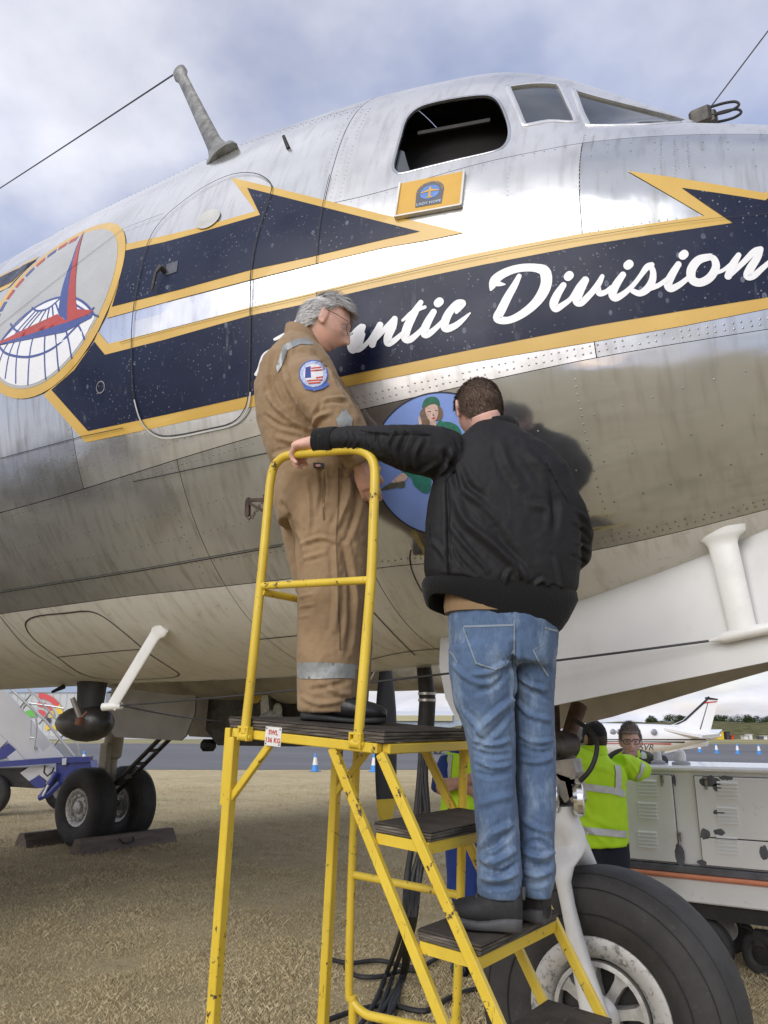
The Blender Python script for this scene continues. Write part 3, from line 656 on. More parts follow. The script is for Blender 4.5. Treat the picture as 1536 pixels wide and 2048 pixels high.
# ---- painted figure in an oval on the lower side
zC = lambda x, y: (740 + x / 6.606, 770 + y / 6.606)
OV = [(-1.565 + .297 * math.cos(t), -1.112 + .306 * math.sin(t)) for t in np.linspace(0, 2 * math.pi, 72, endpoint=False)]
decal('painted_oval', OV, .003, simple('oval_sky_blue', (.22, .34, .74), .45, var=.18, scale=4), FUS)
mb = MB(); ribbon_add(mb, OV + OV[:1], .007, .0042); o = mb.build('oval_outline', simple('outline_ink', (.02, .025, .06), .5), FUS, 180); orient(o.data)
for nm, c, pl in [('painted_hair', (.20, .13, .085), [(740, 285), (690, 320), (662, 380), (680, 440), (698, 530), (745, 548), (785, 535), (800, 470), (880, 470), (945, 455), (970, 385), (950, 310), (900, 268), (820, 250)]), ('painted_face', (.66, .47, .40), [(738, 312), (800, 265), (870, 258), (905, 310), (902, 400), (882, 450), (850, 492), (818, 490), (770, 440), (745, 380)]), ('painted_neck', (.62, .43, .36), [(795, 460), (872, 470), (872, 560), (815, 570)]), ('painted_cap', (.02, .15, .085), [(698, 305), (702, 245), (740, 182), (820, 155), (890, 172), (922, 225), (920, 285), (860, 252), (780, 258)]), ('painted_hand', (.64, .45, .38), [(640, 415), (665, 430), (690, 500), (694, 600), (645, 600), (652, 520)]), ('painted_jacket', (.02, .17, .11), [(792, 535), (825, 562), (872, 582), (885, 535), (922, 462), (970, 485), (1060, 490), (1180, 560), (1189, 720), (790, 720)]), ('painted_ankle', (.64, .45, .38), [(290, 1285), (430, 1160), (500, 1210), (450, 1268)]), ('painted_shoe', (.11, .115, .08), [(155, 1370), (240, 1312), (290, 1290), (440, 1265), (465, 1280), (460, 1340), (390, 1358), (370, 1347), (165, 1392)]), ('painted_trousers', (.03, .19, .15), [(425, 1090), (440, 1150), (545, 1225), (560, 1250), (580, 1310), (640, 1370), (720, 1420), (800, 1380), (800, 1000), (600, 1000)]), ('painted_lips', (.5, .08, .08), [(820, 437), (848, 428), (873, 430), (850, 455)])]:
    decal(nm, flat_px([zC(*p) for p in smooth_poly(pl, 3)]), .0048 if nm == 'painted_hair' else (.0054 if 'face' not in nm and 'lips' not in nm else (.006 if 'face' in nm else .0066)), simple(nm, c, .5, var=.25, scale=60), FUS, grid=.03, edge=.02)
for ln in ([(765, 355), (790, 348), (812, 358)], [(865, 342), (880, 336), (897, 345)], [(838, 380), (842, 408), (858, 410)]): ribbon('painted_line', flat_px([zC(*p) for p in ln]), .003, .0068, M_SEAM, FUS)
# ---- seams, hatches and rivets
for pts, wd in [(DOOR + DOOR[:1], .006), ([(x, float(C_GO(x)) * KS) for x in np.arange(-3.2, .1, .05)], .003), ([(-2.03, p * KS) for p in np.linspace(R(-22), R(24), 40)], .0035), (flat_px(dens([(0, 918), (168, 873), (250, 856)], 20, False)), .004), (flat_px(dens([(270, 963), (400, 935), (540, 905)], 20, False)), .005), (flat_px(dens([(0, 1184), (280, 1140), (566, 1090)], 20, False)), .006), (flat_px(dens([(0, 655), (100, 575), (190, 505), (250, 460), (330, 430)], 20, False)), .003), (flat_px(dens([(0, 452 + 108), (90, 500)], 20, False)), .003)]: ribbon('seam_line', pts, wd, .0125, M_SEAM, FUS)
HATCH = px_poly([(52, 1255), (56, 1240), (80, 1231), (130, 1226), (175, 1222), (205, 1232), (245, 1262), (300, 1308), (352, 1342), (357, 1350), (340, 1355), (280, 1358), (220, 1358), (165, 1348), (110, 1310), (70, 1280)], 3)
ribbon('hatch_outline', HATCH + HATCH[:1], .009, .003, M_SEAM, FUS)
for pts in ([(0, 1232), (60, 1300), (150, 1352)], [(115, 1314), (230, 1302), (290, 1298)], [(822, 1100), (820, 1120), (828, 1150), (850, 1190), (890, 1230)], [(745, 1222), (790, 1270), (830, 1310)], [(500, 1280), (620, 1268), (740, 1255)], [(735, 1320), (800, 1305), (880, 1296)]): ribbon('seam_line', flat_px(smooth_poly(pts, 4, False)), .006, .003, M_SEAM, FUS)
mb = MB(); ribbon_add(mb, flat_px(smooth_poly([(272, 800), (285, 842), (310, 869), (345, 876), (420, 862), (470, 849), (496, 822), (504, 785)], 5, False)), .008, .014); o = mb.build('door_seal', simple('pale_rubber_seal', (.5, .5, .48), .5), FUS, 180); orient(o.data)
def rivet_rows(rows):
    vs = []; fs = []; b = 0; n = 6
    for uv, sp, r_ in rows:
        P = np.array(dens(uv, .01, False)); d = np.concatenate([[0], np.cumsum(np.linalg.norm(np.diff(P, axis=0), axis=1))]); L = d[-1]
        for t in np.arange(sp / 2, L, sp):
            if random.random() < .06: continue
            q = np.array([np.interp(t, d, P[:, 0]), np.interp(t, d, P[:, 1])]) + rng.normal(0, .0012, 2)
            X_, ph = q[0], q[1] / KS; p = point(X_, ph); nn = normal(np.array(X_), np.array(ph)); tx = np.array([1., 0, 0]); tx -= nn * (tx @ nn); tx /= np.linalg.norm(tx); ty = np.cross(nn, tx)
            off = .0045
            vs += [p + nn * .0004 + off * nn * 0 + r_ * (math.cos(a) * tx + math.sin(a) * ty) for a in np.arange(n) * 2 * math.pi / n] + [p + nn * (r_ * .55)]
            fs += [(b + j, b + (j + 1) % n, b + n) for j in range(n)]; b += n + 1
    return raw_mesh('rivets', np.array(vs), np.array(fs), 1)
rows = []; cl = lambda c, a, b_, d=0.: [(x, float(c(x)) * KS + d) for x in np.arange(a, b_, .1)]
rows += [(cl(C_LO, -2.3, .1, .030), .030, .0048), (cl(C_LO, -2.3, .1, .062), .030, .0048), (cl(C_LO, -4.9, -2.4, -.03), .034, .0045), (cl(C_WH, -2.2, .05, .03), .032, .0045), (cl(C_WH, -1.4, .0, .055), .036, .0045), (cl(C_WH, -4.9, -2.2, .14), .04, .0042), (cl(C_GO, -2.0, -.45, .045), .032, .0042), (cl(C_WI, -2.0, -.8, -.02), .045, .0042), (cl(C_TP, -4.8, -2.05, -.02), .04, .0045), (cl(C_TP, -4.8, -2.05, -.06), .04, .0045)]
for x, p0, p1 in [(-2.0, -4, 48), (-2.06, 24, 52), (-.86, -6, 30), (-.82, 18, 30), (-.55, 8, 26), (-.5, 8, 26), (-.45, 12, 28), (-1.42, -5, 20), (-2.36, -5, 1), (-2.44, -5, 1), (-3.2, -5, 1), (-3.62, -30, -11), (-3.0, -52, -32), (-.95, -62, -35), (-4.1, -46, -30), (-2.2, -5, 1), (-1.15, -4, 18), (-1.95, 15, 48)]:
    rows.append(([(x, R(p) * KS) for p in np.linspace(p0, p1, 8)], .034, .0042))
rows += [([(x, R(p) * KS) for x in np.arange(-.8, .0, .1)], .09, .0045) for p in (12, 20, 24)] + [([(x, R(p) * KS) for x in np.arange(-1.4, .0, .1)], .11, .0042) for p in (-42, -50, -57)]
rows += [([(x, R(p) * KS) for x in np.arange(-4.8, -2.2, .1)], .05, .0038) for p in (-24, -27, -39, -44)]
tag(link('rivets', rivet_rows(rows), FUS, M_RIVET), kind='stuff')
# porthole, handle, fuel cap ring
c0 = skin(418, 440)
decal('porthole_cover', [(c0[0] + .075 * math.cos(t), c0[1] * KS + .068 * math.sin(t)) for t in np.linspace(0, 2 * math.pi, 28, endpoint=False)], .010, simple('porthole_grey', (.5, .5, .47), .4), FUS)
p = point(*skin(330, 543)); q = point(*skin(313, 588)); n_ = normal(*[np.array(t) for t in skin(330, 543)])
mb = MB(); mb.tube([p, p + n_ * .04, p + n_ * .05 + (q - p) * .3, q + n_ * .035], [.016, .014, .009, .007], 8); mb.build('door_handle', M_OILY, FUS)
pl = flat_px([(335, 530), (358, 523), (355, 545), (332, 553)]); decal('handle_recess', pl, .0075, simple('recess_steel', (.12, .12, .13), .35, .8), FUS)
mb = MB(); c1 = skin(203, 775); ribbon_add(mb, [(c1[0] + .03 * math.cos(t), c1[1] * KS + .03 * math.sin(t)) for t in np.linspace(0, 2 * math.pi, 24)], .006, .0075); o = mb.build('filler_ring', M_STEEL, FUS, 180); orient(o.data)
# ---------------------------------------------------------------- aircraft: fittings
def text_mesh(body, size, align='CENTER', extrude=0., shear=0., space=1., bold=0.):
    cu = bpy.data.curves.new('t', 'FONT'); cu.body = body; cu.size = size; cu.align_x = align; cu.align_y = 'CENTER'; cu.extrude = extrude; cu.offset = size * bold; cu.shear = shear; cu.space_character = space
    cu.resolution_u = 4; o = bpy.data.objects.new('t', cu); COL.objects.link(o); bpy.context.view_layer.update()
    me = bpy.data.meshes.new_from_object(o.evaluated_get(bpy.context.evaluated_depsgraph_get())); bpy.data.objects.remove(o); bpy.data.curves.remove(cu); return me
def place(me, o, x, y, n=None):
    """set a flat mesh in the plane (x right, y up) at o"""
    x = np.array(x, float); x /= np.linalg.norm(x); y = np.array(y, float); y -= x * (x @ y); y /= np.linalg.norm(y); z = np.cross(x, y)
    me.transform(Matrix(((x[0], y[0], z[0], o[0]), (x[1], y[1], z[1], o[1]), (x[2], y[2], z[2], o[2]), (0, 0, 0, 1)))); me.update(); return me
def flat(name, pts2, o, x, y, mat, parent, thick=0.):
    x = np.array(x, float); y = np.array(y, float); z = np.cross(x, y)
    mb = MB(); P = [np.array(o) + x * a + y * b for a, b in pts2]
    if thick: mb.prism([p - z * thick for p in P], z * thick)
    else: mb.add(P, [tuple(range(len(P)))])
    ob = mb.build(name, mat, parent, 30); return ob
# name plaque under the side window
pc = [point(*skin(*p)) for p in ((805, 370), (933, 348), (920, 415), (790, 441))]; pc = [p + normal(*[np.array(t) for t in skin(*q)]) * .014 for p, q in zip(pc, ((805, 370), (933, 348), (920, 415), (790, 441)))]
po = sum(pc) / 4; pxv = (pc[1] - pc[0] + pc[2] - pc[3]) / 2; PWd = np.linalg.norm(pxv); pxv /= PWd; pyv = (pc[0] - pc[3] + pc[1] - pc[2]) / 2; PHt = np.linalg.norm(pyv); pyv /= PHt; pyv -= pxv * (pxv @ pyv); pyv /= np.linalg.norm(pyv); pn = np.cross(pxv, pyv)
PLQ = flat('name_plaque', [(-PWd / 2, -PHt / 2), (PWd / 2, -PHt / 2), (PWd / 2, PHt / 2), (-PWd / 2, PHt / 2)], po, pxv, pyv, simple('plaque_amber', (.62, .36, .045), .4, var=.06), AIR, .012)
mb = MB()
for s_ in (-1, 1):
    mb.bar(po + pxv * s_ * PWd / 2 - pyv * PHt / 2 - pn * .002, po + pxv * s_ * PWd / 2 + pyv * PHt / 2 - pn * .002, .009, .02, pn)
mb.bar(po - pyv * PHt / 2 - pxv * PWd / 2, po - pyv * PHt / 2 + pxv * PWd / 2, .009, .02, pn)
mb.build('plaque_frame', simple('plaque_trim', (.62, .6, .55), .35, .3), PLQ)
arch = [(-.062, -.07), (.062, -.07), (.066, .02)] + [(.066 * math.cos(t), .02 + .06 * math.sin(t)) for t in np.linspace(0, math.pi, 14)][1:-1] + [(-.066, .02)]
flat('plaque_badge', arch, po + pn * .0015, pxv, pyv, simple('badge_slate', (.10, .10, .12), .45), PLQ)
flat('badge_sky', [(.046 * math.cos(t), .012 + .044 * math.sin(t)) for t in np.linspace(0, 2 * math.pi, 28, endpoint=False)], po + pn * .0025, pxv, pyv, simple('badge_blue', (.10, .22, .55), .45, var=.2, scale=30), PLQ)
for nm, pl in (('badge_aeroplane_body', [(-.004, .045), (.004, .045), (.006, .02), (.005, -.02), (.003, -.026), (-.003, -.026), (-.005, -.02), (-.006, .02)]), ('badge_aeroplane_wing', [(-.043, .016), (-.006, .028), (.006, .028), (.043, .016), (.043, .011), (0, .015), (-.043, .011)]), ('badge_aeroplane_tail', [(-.016, -.02), (0, -.015), (.016, -.02), (.016, -.025), (-.016, -.025)])):
    flat(nm, pl, po + pn * (.0035 if 'body' in nm else .0042), pxv, pyv, simple('badge_amber', (.6, .36, .06), .45), PLQ)
link('plaque_lettering', place(text_mesh('LADY HOPE', .021, space=1.05), po + pn * .003 - pyv * .054, pxv, pyv), PLQ, simple('plaque_pale_blue', (.55, .7, .85), .45))
mb = MB(); txt = 'C-54 SKYMASTER'
for i, ch in enumerate(txt):
    if ch == ' ': continue
    t = math.pi * (1 - (i + .8) / (len(txt) + .6)); d = pxv * math.cos(t) + pyv * math.sin(t); me = place(text_mesh(ch, .013), po + pn * .003 + pyv * .014 + d * .058, np.cross(d, pn), d)
    mb.add([tuple(v_.co) for v_ in me.vertices], [tuple(p_.vertices) for p_ in me.polygons])
mb.build('plaque_lettering', simple('badge_amber_text', (.6, .4, .1), .45), PLQ, 0)
# aerial mast on the roof with its wire
b0 = point(*skin(440, 312)); nb = normal(*[np.array(t) for t in skin(440, 312)]); t0 = at_y(358, 142, b0[1] + .05); ax = (t0 - b0) / np.linalg.norm(t0 - b0)
mb = MB(); sv = np.array([1., 0, 0]); sv -= ax * (sv @ ax); sv /= np.linalg.norm(sv); tv = np.cross(ax, sv); rg = []
for k, a, b_ in [(-.04, .13, .06), (.0, .12, .05), (.04, .075, .03), (.12, .055, .022), (.3, .05, .02), (.7, .042, .018), (.9, .04, .018), (.94, .055, .03), (1.0, .05, .03), (1.03, .02, .015)]:
    c = b0 + (t0 - b0) * k; rg.append([c + sv * a * math.cos(t) + tv * b_ * math.sin(t) for t in np.linspace(0, 2 * math.pi, 14, endpoint=False)])
mb.rings(rg); MAST = mb.build('aerial_mast', simple('taped_mast_grey', (.24, .24, .225), .4, .5, var=.45, scale=16, dirt=.6, bump=.6, bscale=26), AIR)
def wire(name, a, b, sag, r_, mat, parent):
    mb = MB(); a = np.array(a); b = np.array(b); mb.tube([a + (b - a) * t + np.array([0, 0, -sag * 4 * t * (1 - t)]) for t in np.linspace(0, 1, 14)], r_, 6); return mb.build(name, mat, parent)
M_WIRE = simple('aerial_wire', (.05, .05, .055), .5, .5)
e_ = at_y(0, 371, 3.4); wire('aerial_wire', t0, t0 + (e_ - t0) * 4, .05, .0055, M_WIRE, AIR)
p = point(*skin(577, 297)); q = at_y(567, 272, p[1] - .02); mb = MB(); mb.tube([p, q], [.012, .009], 8); mb.build('whip_aerial', M_BLACK, AIR)
# loop aerial and wire in front of the windscreen
lb = at_y(1403, 238, 3.66); mb = MB(); mb.box(lb + np.array([0, 0, -.01]), (.11, .1, .11), None, .015); mb.box(lb + np.array([.05, 0, -.03]), (.05, .07, .08), None, .01); LPB = mb.build('loop_aerial', M_OILY, AIR)
lp = [at_y(x, y, 3.66) for x, y in ((1405, 240), (1430, 237), (1460, 230), (1476, 222), (1480, 216), (1472, 211), (1450, 214), (1425, 221), (1404, 226))]
for dy in (-.03, .03):
    mb = MB(); mb.tube([np.array(a_) + np.array([0, dy, 0]) for a_ in smooth_poly(lp, 4, False)], .007, 8); mb.build('loop_rod', M_BLACK, LPB)
e_ = at_y(1536, 62, 3.72); wire('aerial_wire', lb, lb + (e_ - lb) * 3.5, .0, .004, M_WIRE, AIR)
# belly mast with bulb and wire; pitot mast
def blade(name, a, b, chord0, chord1, th, mat, parent, flange=True):
    a = np.array(a); b = np.array(b); ax = (b - a) / np.linalg.norm(b - a); sv = np.array([1., 0, 0]); sv -= ax * (sv @ ax); sv /= np.linalg.norm(sv); tv = np.cross(ax, sv); rg = []
    prof = [(-.06, 1.75), (.0, 1.7), (.02, 1.6), (.05, 1.25), (.09, 1.04), (.13, 1.0), (1.0, 1.0)] if flange else [(-.05, 1), (1, 1)]
    for k, s_ in prof:
        c = a + (b - a) * k; cw = (chord0 + (chord1 - chord0) * k) * s_ / 2; tt = th * (s_ if s_ > 1.2 else 1) / 2
        rg.append([c + sv * cw * math.cos(t) + tv * tt * math.sin(t) for t in np.linspace(0, 2 * math.pi, 18, endpoint=False)])
    mb = MB(); mb.rings(rg); return mb.build(name, mat, parent, 50)
bm0 = point(*skin(318, 1257)); bm1 = at_y(224, 1412, 3.02); blade('belly_mast', bm0, bm1, .085, .085, .022, M_WHITE, AIR)
mb = MB(); w0 = at_y(206, 1414, 3.0); w1 = at_y(243, 1411, 3.04); mb.tube([w0 - (w1 - w0) * .05, w0, w1], [.012, .024, .022], 12); mb.build('belly_mast_foot', M_WHITE, AIR)
pt0 = point(*skin(1441, 1070)); pt1 = at_y(1487, 1268, pt0[1]); PM = blade('pitot_mast', pt0, pt1, .115, .105, .035, M_WHITE, AIR)
mb = MB(); a_ = at_y(1440, 1277, pt0[1]); b_ = at_y(1530, 1257, pt0[1]); mb.tube([a_ - (b_ - a_) * .25, a_, a_ + (b_ - a_) * .1, b_, b_ + (b_ - a_) * .45, b_ + (b_ - a_) * .9], [.006, .014, .022, .024, .02, .006], 14); mb.build('pitot_tube', M_WHITE, PM)
wire('belly_aerial_wire', w1, a_ - (b_ - a_) * .25, .02, .005, M_WIRE, AIR)
wire('belly_aerial_wire', w1, at_y(450, 1442, 6.6), .02, .006, M_WIRE, AIR)
# black football radio housing under the belly
fc = at_y(170, 1446, 3.7); mb = MB(); prof = [(0.005, -.36), (.03, -.335), (.075, -.26), (.112, -.16), (.132, -.05), (.136, .04), (.128, .13), (.108, .2), (.078, .245), (.035, .27), (.004, .275)]
mb.lathe(prof, fc, (1, 0, 0), 32); FB = mb.build('radio_housing', simple('black_fibreglass', (.02, .02, .021), .35, var=.4, scale=10, dirt=.4), AIR, 60)
mb = MB(); rg = []
for z_, a, b_ in ((fc[2] + .1, .12, .08), (fc[2] + .25, .13, .09), (fc[2] + .36, .15, .1), (2.16, .2, .14)): rg.append([np.array([fc[0] + .04 + a * math.cos(t), fc[1] + b_ * math.sin(t), z_]) for t in np.linspace(0, 2 * math.pi, 20, endpoint=False)])
mb.rings(rg); mb.build('housing_pylon', M_BLACK, FB)
mb = MB(); mb.tube([at_y(145, 1396, 3.4), at_y(161, 1440, 3.45)], .018, 10); mb.build('drain_tube', M_STEEL, FB)
mb = MB(); mb.tube([at_y(161, 1437, 3.42), at_y(158, 1449, 3.42)], .032, 12); mb.tube([at_y(163, 1436, 3.42), at_y(174, 1424, 3.45)], .012, 8); mb.build('drain_elbow', simple('rusty_fitting', (.13, .05, .03), .6, .3, dirt=.5), FB)
mb = MB(); mb.tube([at_y(104, 1384, 3.6), at_y(128, 1373, 3.7)], [.01, .02], 8); mb.build('drain_mast', M_BLACK, AIR)

# nose gear ----------------------------------------------------
NW = np.array([-1.31, 3.70, .54])
def tyre_profile(r, w, rim):
    h = w / 2; return [(rim, -h * .62), (rim + .02, -h * .8), (rim + (r - rim) * .3, -h * .97), (rim + (r - rim) * .58, -h), (rim + (r - rim) * .80, -h * .92), (rim + (r - rim) * .92, -h * .76), (r * .992, -h * .5), (r, -h * .2), (r, h * .2), (r * .992, h * .5), (rim + (r - rim) * .92, h * .76), (rim + (r - rim) * .80, h * .92), (rim + (r - rim) * .58, h), (rim + (r - rim) * .3, h * .97), (rim + .02, h * .8), (rim, h * .62)]
def mat_tyre():
    s = NT('tyre_rubber'); c = s.ramp(s.noise(6, 5, .6), [(.3, (.034, .033, .032)), (.7, (.062, .059, .057))]); c = s.mix(s.math('MULTIPLY', s.sramp(s.noise(22, 5, .7), .6, .75), .45), c, (.12, .11, .10))
    s.set(c, .72, spec=.35); s.bump(s.noise(70, 4), .35, .004); return s.m
M_TYRE = mat_tyre()
def mat_rim():
    s = NT('chipped_wheel_paint'); a = s.noise(26, 6, .75); c = s.ramp(a, [(.52, (.56, .555, .53)), (.58, (.34, .33, .31)), (.66, (.17, .165, .16))]); s.set(c, .5, .35); s.bump(a, .4, .003); return s.m
M_RIM = mat_rim()
def torus_groove(mb, o, r, ax, wd, n=64): mb.lathe([(r - wd, 0), (r, .0018), (r + wd, 0)], o, ax, n)
WHEEL = MB().lathe(tyre_profile(.565, .37, .29), NW, (0, 1, 0), 72).build('nose_wheel', M_TYRE, AIR, 60)
mb = MB()
for r_, y_ in ((.40, -.1838), (.50, -.172), (.55, -.12)): mb.lathe([(r_ - .003, y_ - .001), (r_, y_ - .005), (r_ + .003, y_ - .001)], NW, (0, 1, 0), 72)
mb.build('tyre_mould_line', M_BLACK, WHEEL)
mb = MB(); mb.lathe([(.205, -.08), (.222, -.13), (.245, -.15), (.285, -.155), (.305, -.148), (.31, -.13), (.295, -.1), (.295, .12)], NW, (0, 1, 0), 64); mb.build('rim', M_RIM, WHEEL, 40)
mb = MB(); mb.lathe([(.295, -.06), (.0, -.06)], NW, (0, 1, 0), 40); mb.build('brake_drum', simple('drum_dark_metal', (.05, .048, .045), .6, .4, dirt=.4), WHEEL)  # plain dark metal disc behind the spokes
# spoked hub: eight tapered spokes round a boss
mb = MB(); mb.lathe([(.205, -.09), (.205, -.128), (.186, -.132), (.182, -.09)], NW, (0, 1, 0), 48); mb.lathe([(.075, -.09), (.085, -.135), (.06, -.16), (.045, -.165), (.0, -.165)], NW, (0, 1, 0), 32); mb.build('hub', M_WORN, WHEEL)
for i in range(8):
    a = 2 * math.pi * i / 8 + .2; d = np.array([math.cos(a), 0, math.sin(a)]); t = np.array([-math.sin(a), 0, math.cos(a)]); mb = MB()
    rg = []
    for r_, w_, y_ in ((.06, .028, -.128), (.11, .024, -.125), (.16, .028, -.122), (.195, .05, -.12)):
        c = NW + d * r_; rg.append([c + t * w_ + np.array([0, y_ + .045, 0]), c + t * w_ * .8 + np.array([0, y_, 0]), c - t * w_ * .8 + np.array([0, y_, 0]), c - t * w_ + np.array([0, y_ + .045, 0])])
    mb.rings(rg); mb.build('spoke', M_WORN, WHEEL, 30)
for i in range(12):
    a = 2 * math.pi * i / 12; mb = MB(); mb.lathe([(.009, 0), (.009, -.008), (.0, -.009)], NW + np.array([math.cos(a) * .262, -.152, math.sin(a) * .262]), (0, 1, 0), 6); mb.build('rim_bolt', M_WORN, WHEEL)
# fork leg in white paint, traced down the near side of the wheel
def skin_loft(name, rows, y0, th, mat, parent, bev=.018):
    """thick plate standing along the wheel: rows of (left px, right px, py)"""
    mb = MB(); rg = []
    for xl, xr, y_, *yy in rows:
        y1 = y0 + (yy[0] if yy else 0); t_ = yy[1] if len(yy) > 1 else th; a = at_y(xl, y_, y1); b = at_y(xr, y_, y1); c = (a + b) / 2; h = (b - a) / 2
        rg.append([c + h * math.cos(t) * (abs(math.cos(t)) ** -.3 if abs(math.cos(t)) > .05 else 1) * .9 + np.array([0, t_ / 2 * math.sin(t), 0]) for t in np.linspace(0, 2 * math.pi, 20, endpoint=False)])
    mb.rings(rg); return mb.build(name, mat, parent, 60)
FORK = skin_loft('fork_leg', [(1160, 1222, 2034), (1152, 1205, 1985), (1141, 1182, 1920), (1133, 1166, 1870), (1122, 1150, 1810), (1112, 1142, 1765), (1104, 1150, 1735), (1098, 1168, 1712, .05), (1096, 1180, 1690, .09), (1097, 1172, 1665, .1, .13), (1099, 1160, 1640, .1, .14), (1102, 1152, 1612, .1, .12)], NW[1] - .24, .075, M_WHITE, AIR)
skin_loft('fork_crown', [(1196, 1236, 1860, .30, .06), (1180, 1224, 1800, .28, .07), (1160, 1208, 1760, .22, .09), (1142, 1194, 1728, .12, .12), (1125, 1180, 1698, .02, .16), (1112, 1165, 1670), (1105, 1155, 1645)], NW[1] - .04, .2, M_WHITE, FORK)
mb = MB(); mb.lathe([(.0, -.31), (.035, -.31), (.05, -.29), (.05, -.2), (.06, -.16)], NW, (0, 1, 0), 24); mb.build('axle_cap', M_WHITE, FORK)
# steering and shock strut above the fork, oily metal
s0 = at_y(1128, 1620, 3.66); s1 = at_y(1120, 1480, 3.70)
mb = MB(); mb.tube([s0, s0 + (s1 - s0) * .3, s1], [.05, .06, .075], 16); STR = mb.build('shock_strut', M_OILY, AIR)
mb = MB(); mb.tube([at_y(1106, 1492, 3.6), at_y(1138, 1488, 3.72)], .066, 18); mb.ellipsoid(at_y(1112, 1493, 3.58), (.04, .05, .05)); mb.build('strut_trunnion', M_OILY, STR)
for a, b_, r_ in ((( 1136, 1475), (1158, 1412), .035), ((1110, 1480), (1104, 1405), .03), ((1100, 1500), (1093, 1430), .025)):
    mb = MB(); mb.tube([at_y(*a, 3.7), at_y(*b_, 3.8)], [r_, r_ * 1.2], 12); mb.build('drag_brace', simple('rusty_brace', (.09, .05, .035), .6, .4, var=.5, scale=14, dirt=.5), STR)
for pl, th in (([(1106, 1522), (1145, 1517), (1152, 1545), (1148, 1570), (1120, 1560), (1108, 1545)], .1), ([(1108, 1545), (1140, 1556), (1148, 1590), (1130, 1606), (1112, 1580)], .07), ([(1130, 1562), (1160, 1555), (1166, 1600), (1156, 1622), (1138, 1596)], .05)):
    mb = MB(); mb.prism([at_y(*p_, 3.5) for p_ in pl], (0, th, 0)); mb.build('steering_bracket', M_STEEL, STR, 20)
for x, y, r_ in ((1158, 1598, .075), (1108, 1592, .075)):
    c = at_y(x, y, 3.52); mb = MB(); ax = RT * .985 - FH * .17; mb.lathe([(.0, -.03), (r_ * .8, -.028), (r_, -.012), (r_, .012), (r_ * .8, .02), (0, .02)], c, ax, 28); mb.build('landing_lamp', simple('lamp_chrome', (.75, .75, .74), .18, .95, var=.08), STR)
mb = MB(); mb.tube([np.array(a_) for a_ in smooth_poly([at_y(1148, 1440, 3.66), at_y(1172, 1455, 3.6), at_y(1192, 1480, 3.55), at_y(1192, 1510, 3.5), at_y(1180, 1540, 3.48), at_y(1160, 1562, 3.48)], 5, False)], .011, 8); mb.build('brake_hose', M_BLACK, STR)
# nose gear doors hanging open
def gear_door(Y, top, bot, mat, inner, flare):
    mb = MB(); n = len(top); th = .022; rows = []
    for (xt, zt), (xb, zb) in zip(top, bot):
        col = [];
        for t in np.linspace(0, 1, 7): col.append(np.array([xt + (xb - xt) * t, Y + flare * math.sin(t * math.pi / 2), zt + (zb - zt) * t]))
        rows.append(col)
    k = 7; A = [p_ for r_ in rows for p_ in r_]; B = [p_ + np.array([0, th, 0]) for p_ in A]; m = len(A)
    f = [(i * k + j, i * k + j + 1, (i + 1) * k + j + 1, (i + 1) * k + j) for i in range(n - 1) for j in range(k - 1)]
    f2 = [tuple(reversed([q + m for q in t])) for t in f]; rim = [i * k for i in range(n)] + [(n - 1) * k + j for j in range(1, k)] + [i * k + k - 1 for i in range(n - 2, -1, -1)] + [j for j in range(k - 2, 0, -1)]
    f3 = [(rim[i], rim[(i + 1) % len(rim)], rim[(i + 1) % len(rim)] + m, rim[i] + m) for i in range(len(rim))]
    mb.add(A + B, f + f2 + f3); o = mb.build('nose_gear_door', [mat, inner], AIR, 40); mi = [0] * len(f) + [1] * len(f2) + [0] * len(f3)
    if len(mi) == len(o.data.polygons): o.data.polygons.foreach_set('material_index', mi)
    return o
xs_ = [-1.93, -1.90, -1.84, -1.7, -1.38, -1.1, -.8, -.46, -.2, .02, .1]
botz = np.interp(xs_, [-1.93, -1.90, -1.84, -1.7, -1.38, -.46, .02, .1], [2.0, 1.85, 1.74, 1.735, 1.80, 1.955, 2.1, 2.3])
gear_door(3.40, [(x, 2.28 + (x + 1.25) * .19 + .10) for x in xs_], list(zip(xs_, botz)), simple('gear_door_white', (.58, .585, .58), .4, var=.07, scale=2, dirt=.25), M_DIRTYCREAM, -.05)
gear_door(4.18, [(x, 2.28 + (x + 1.25) * .19 + .10) for x in xs_], [(x, z - .0) for x, z in zip(xs_, np.interp(xs_, [-1.93, -1.84, -1.63, -.58, .02, .1], [1.9, 1.7, 1.70, 1.985, 2.12, 2.3]))], M_DIRTYCREAM, M_DIRTYCREAM, .05)
# dark wheel well in the belly
mb = MB(); mb.box((-1.0, 3.8, 2.75), (1.9, .7, .5)); mb.build('wheel_well', M_OILY, AIR, 0)

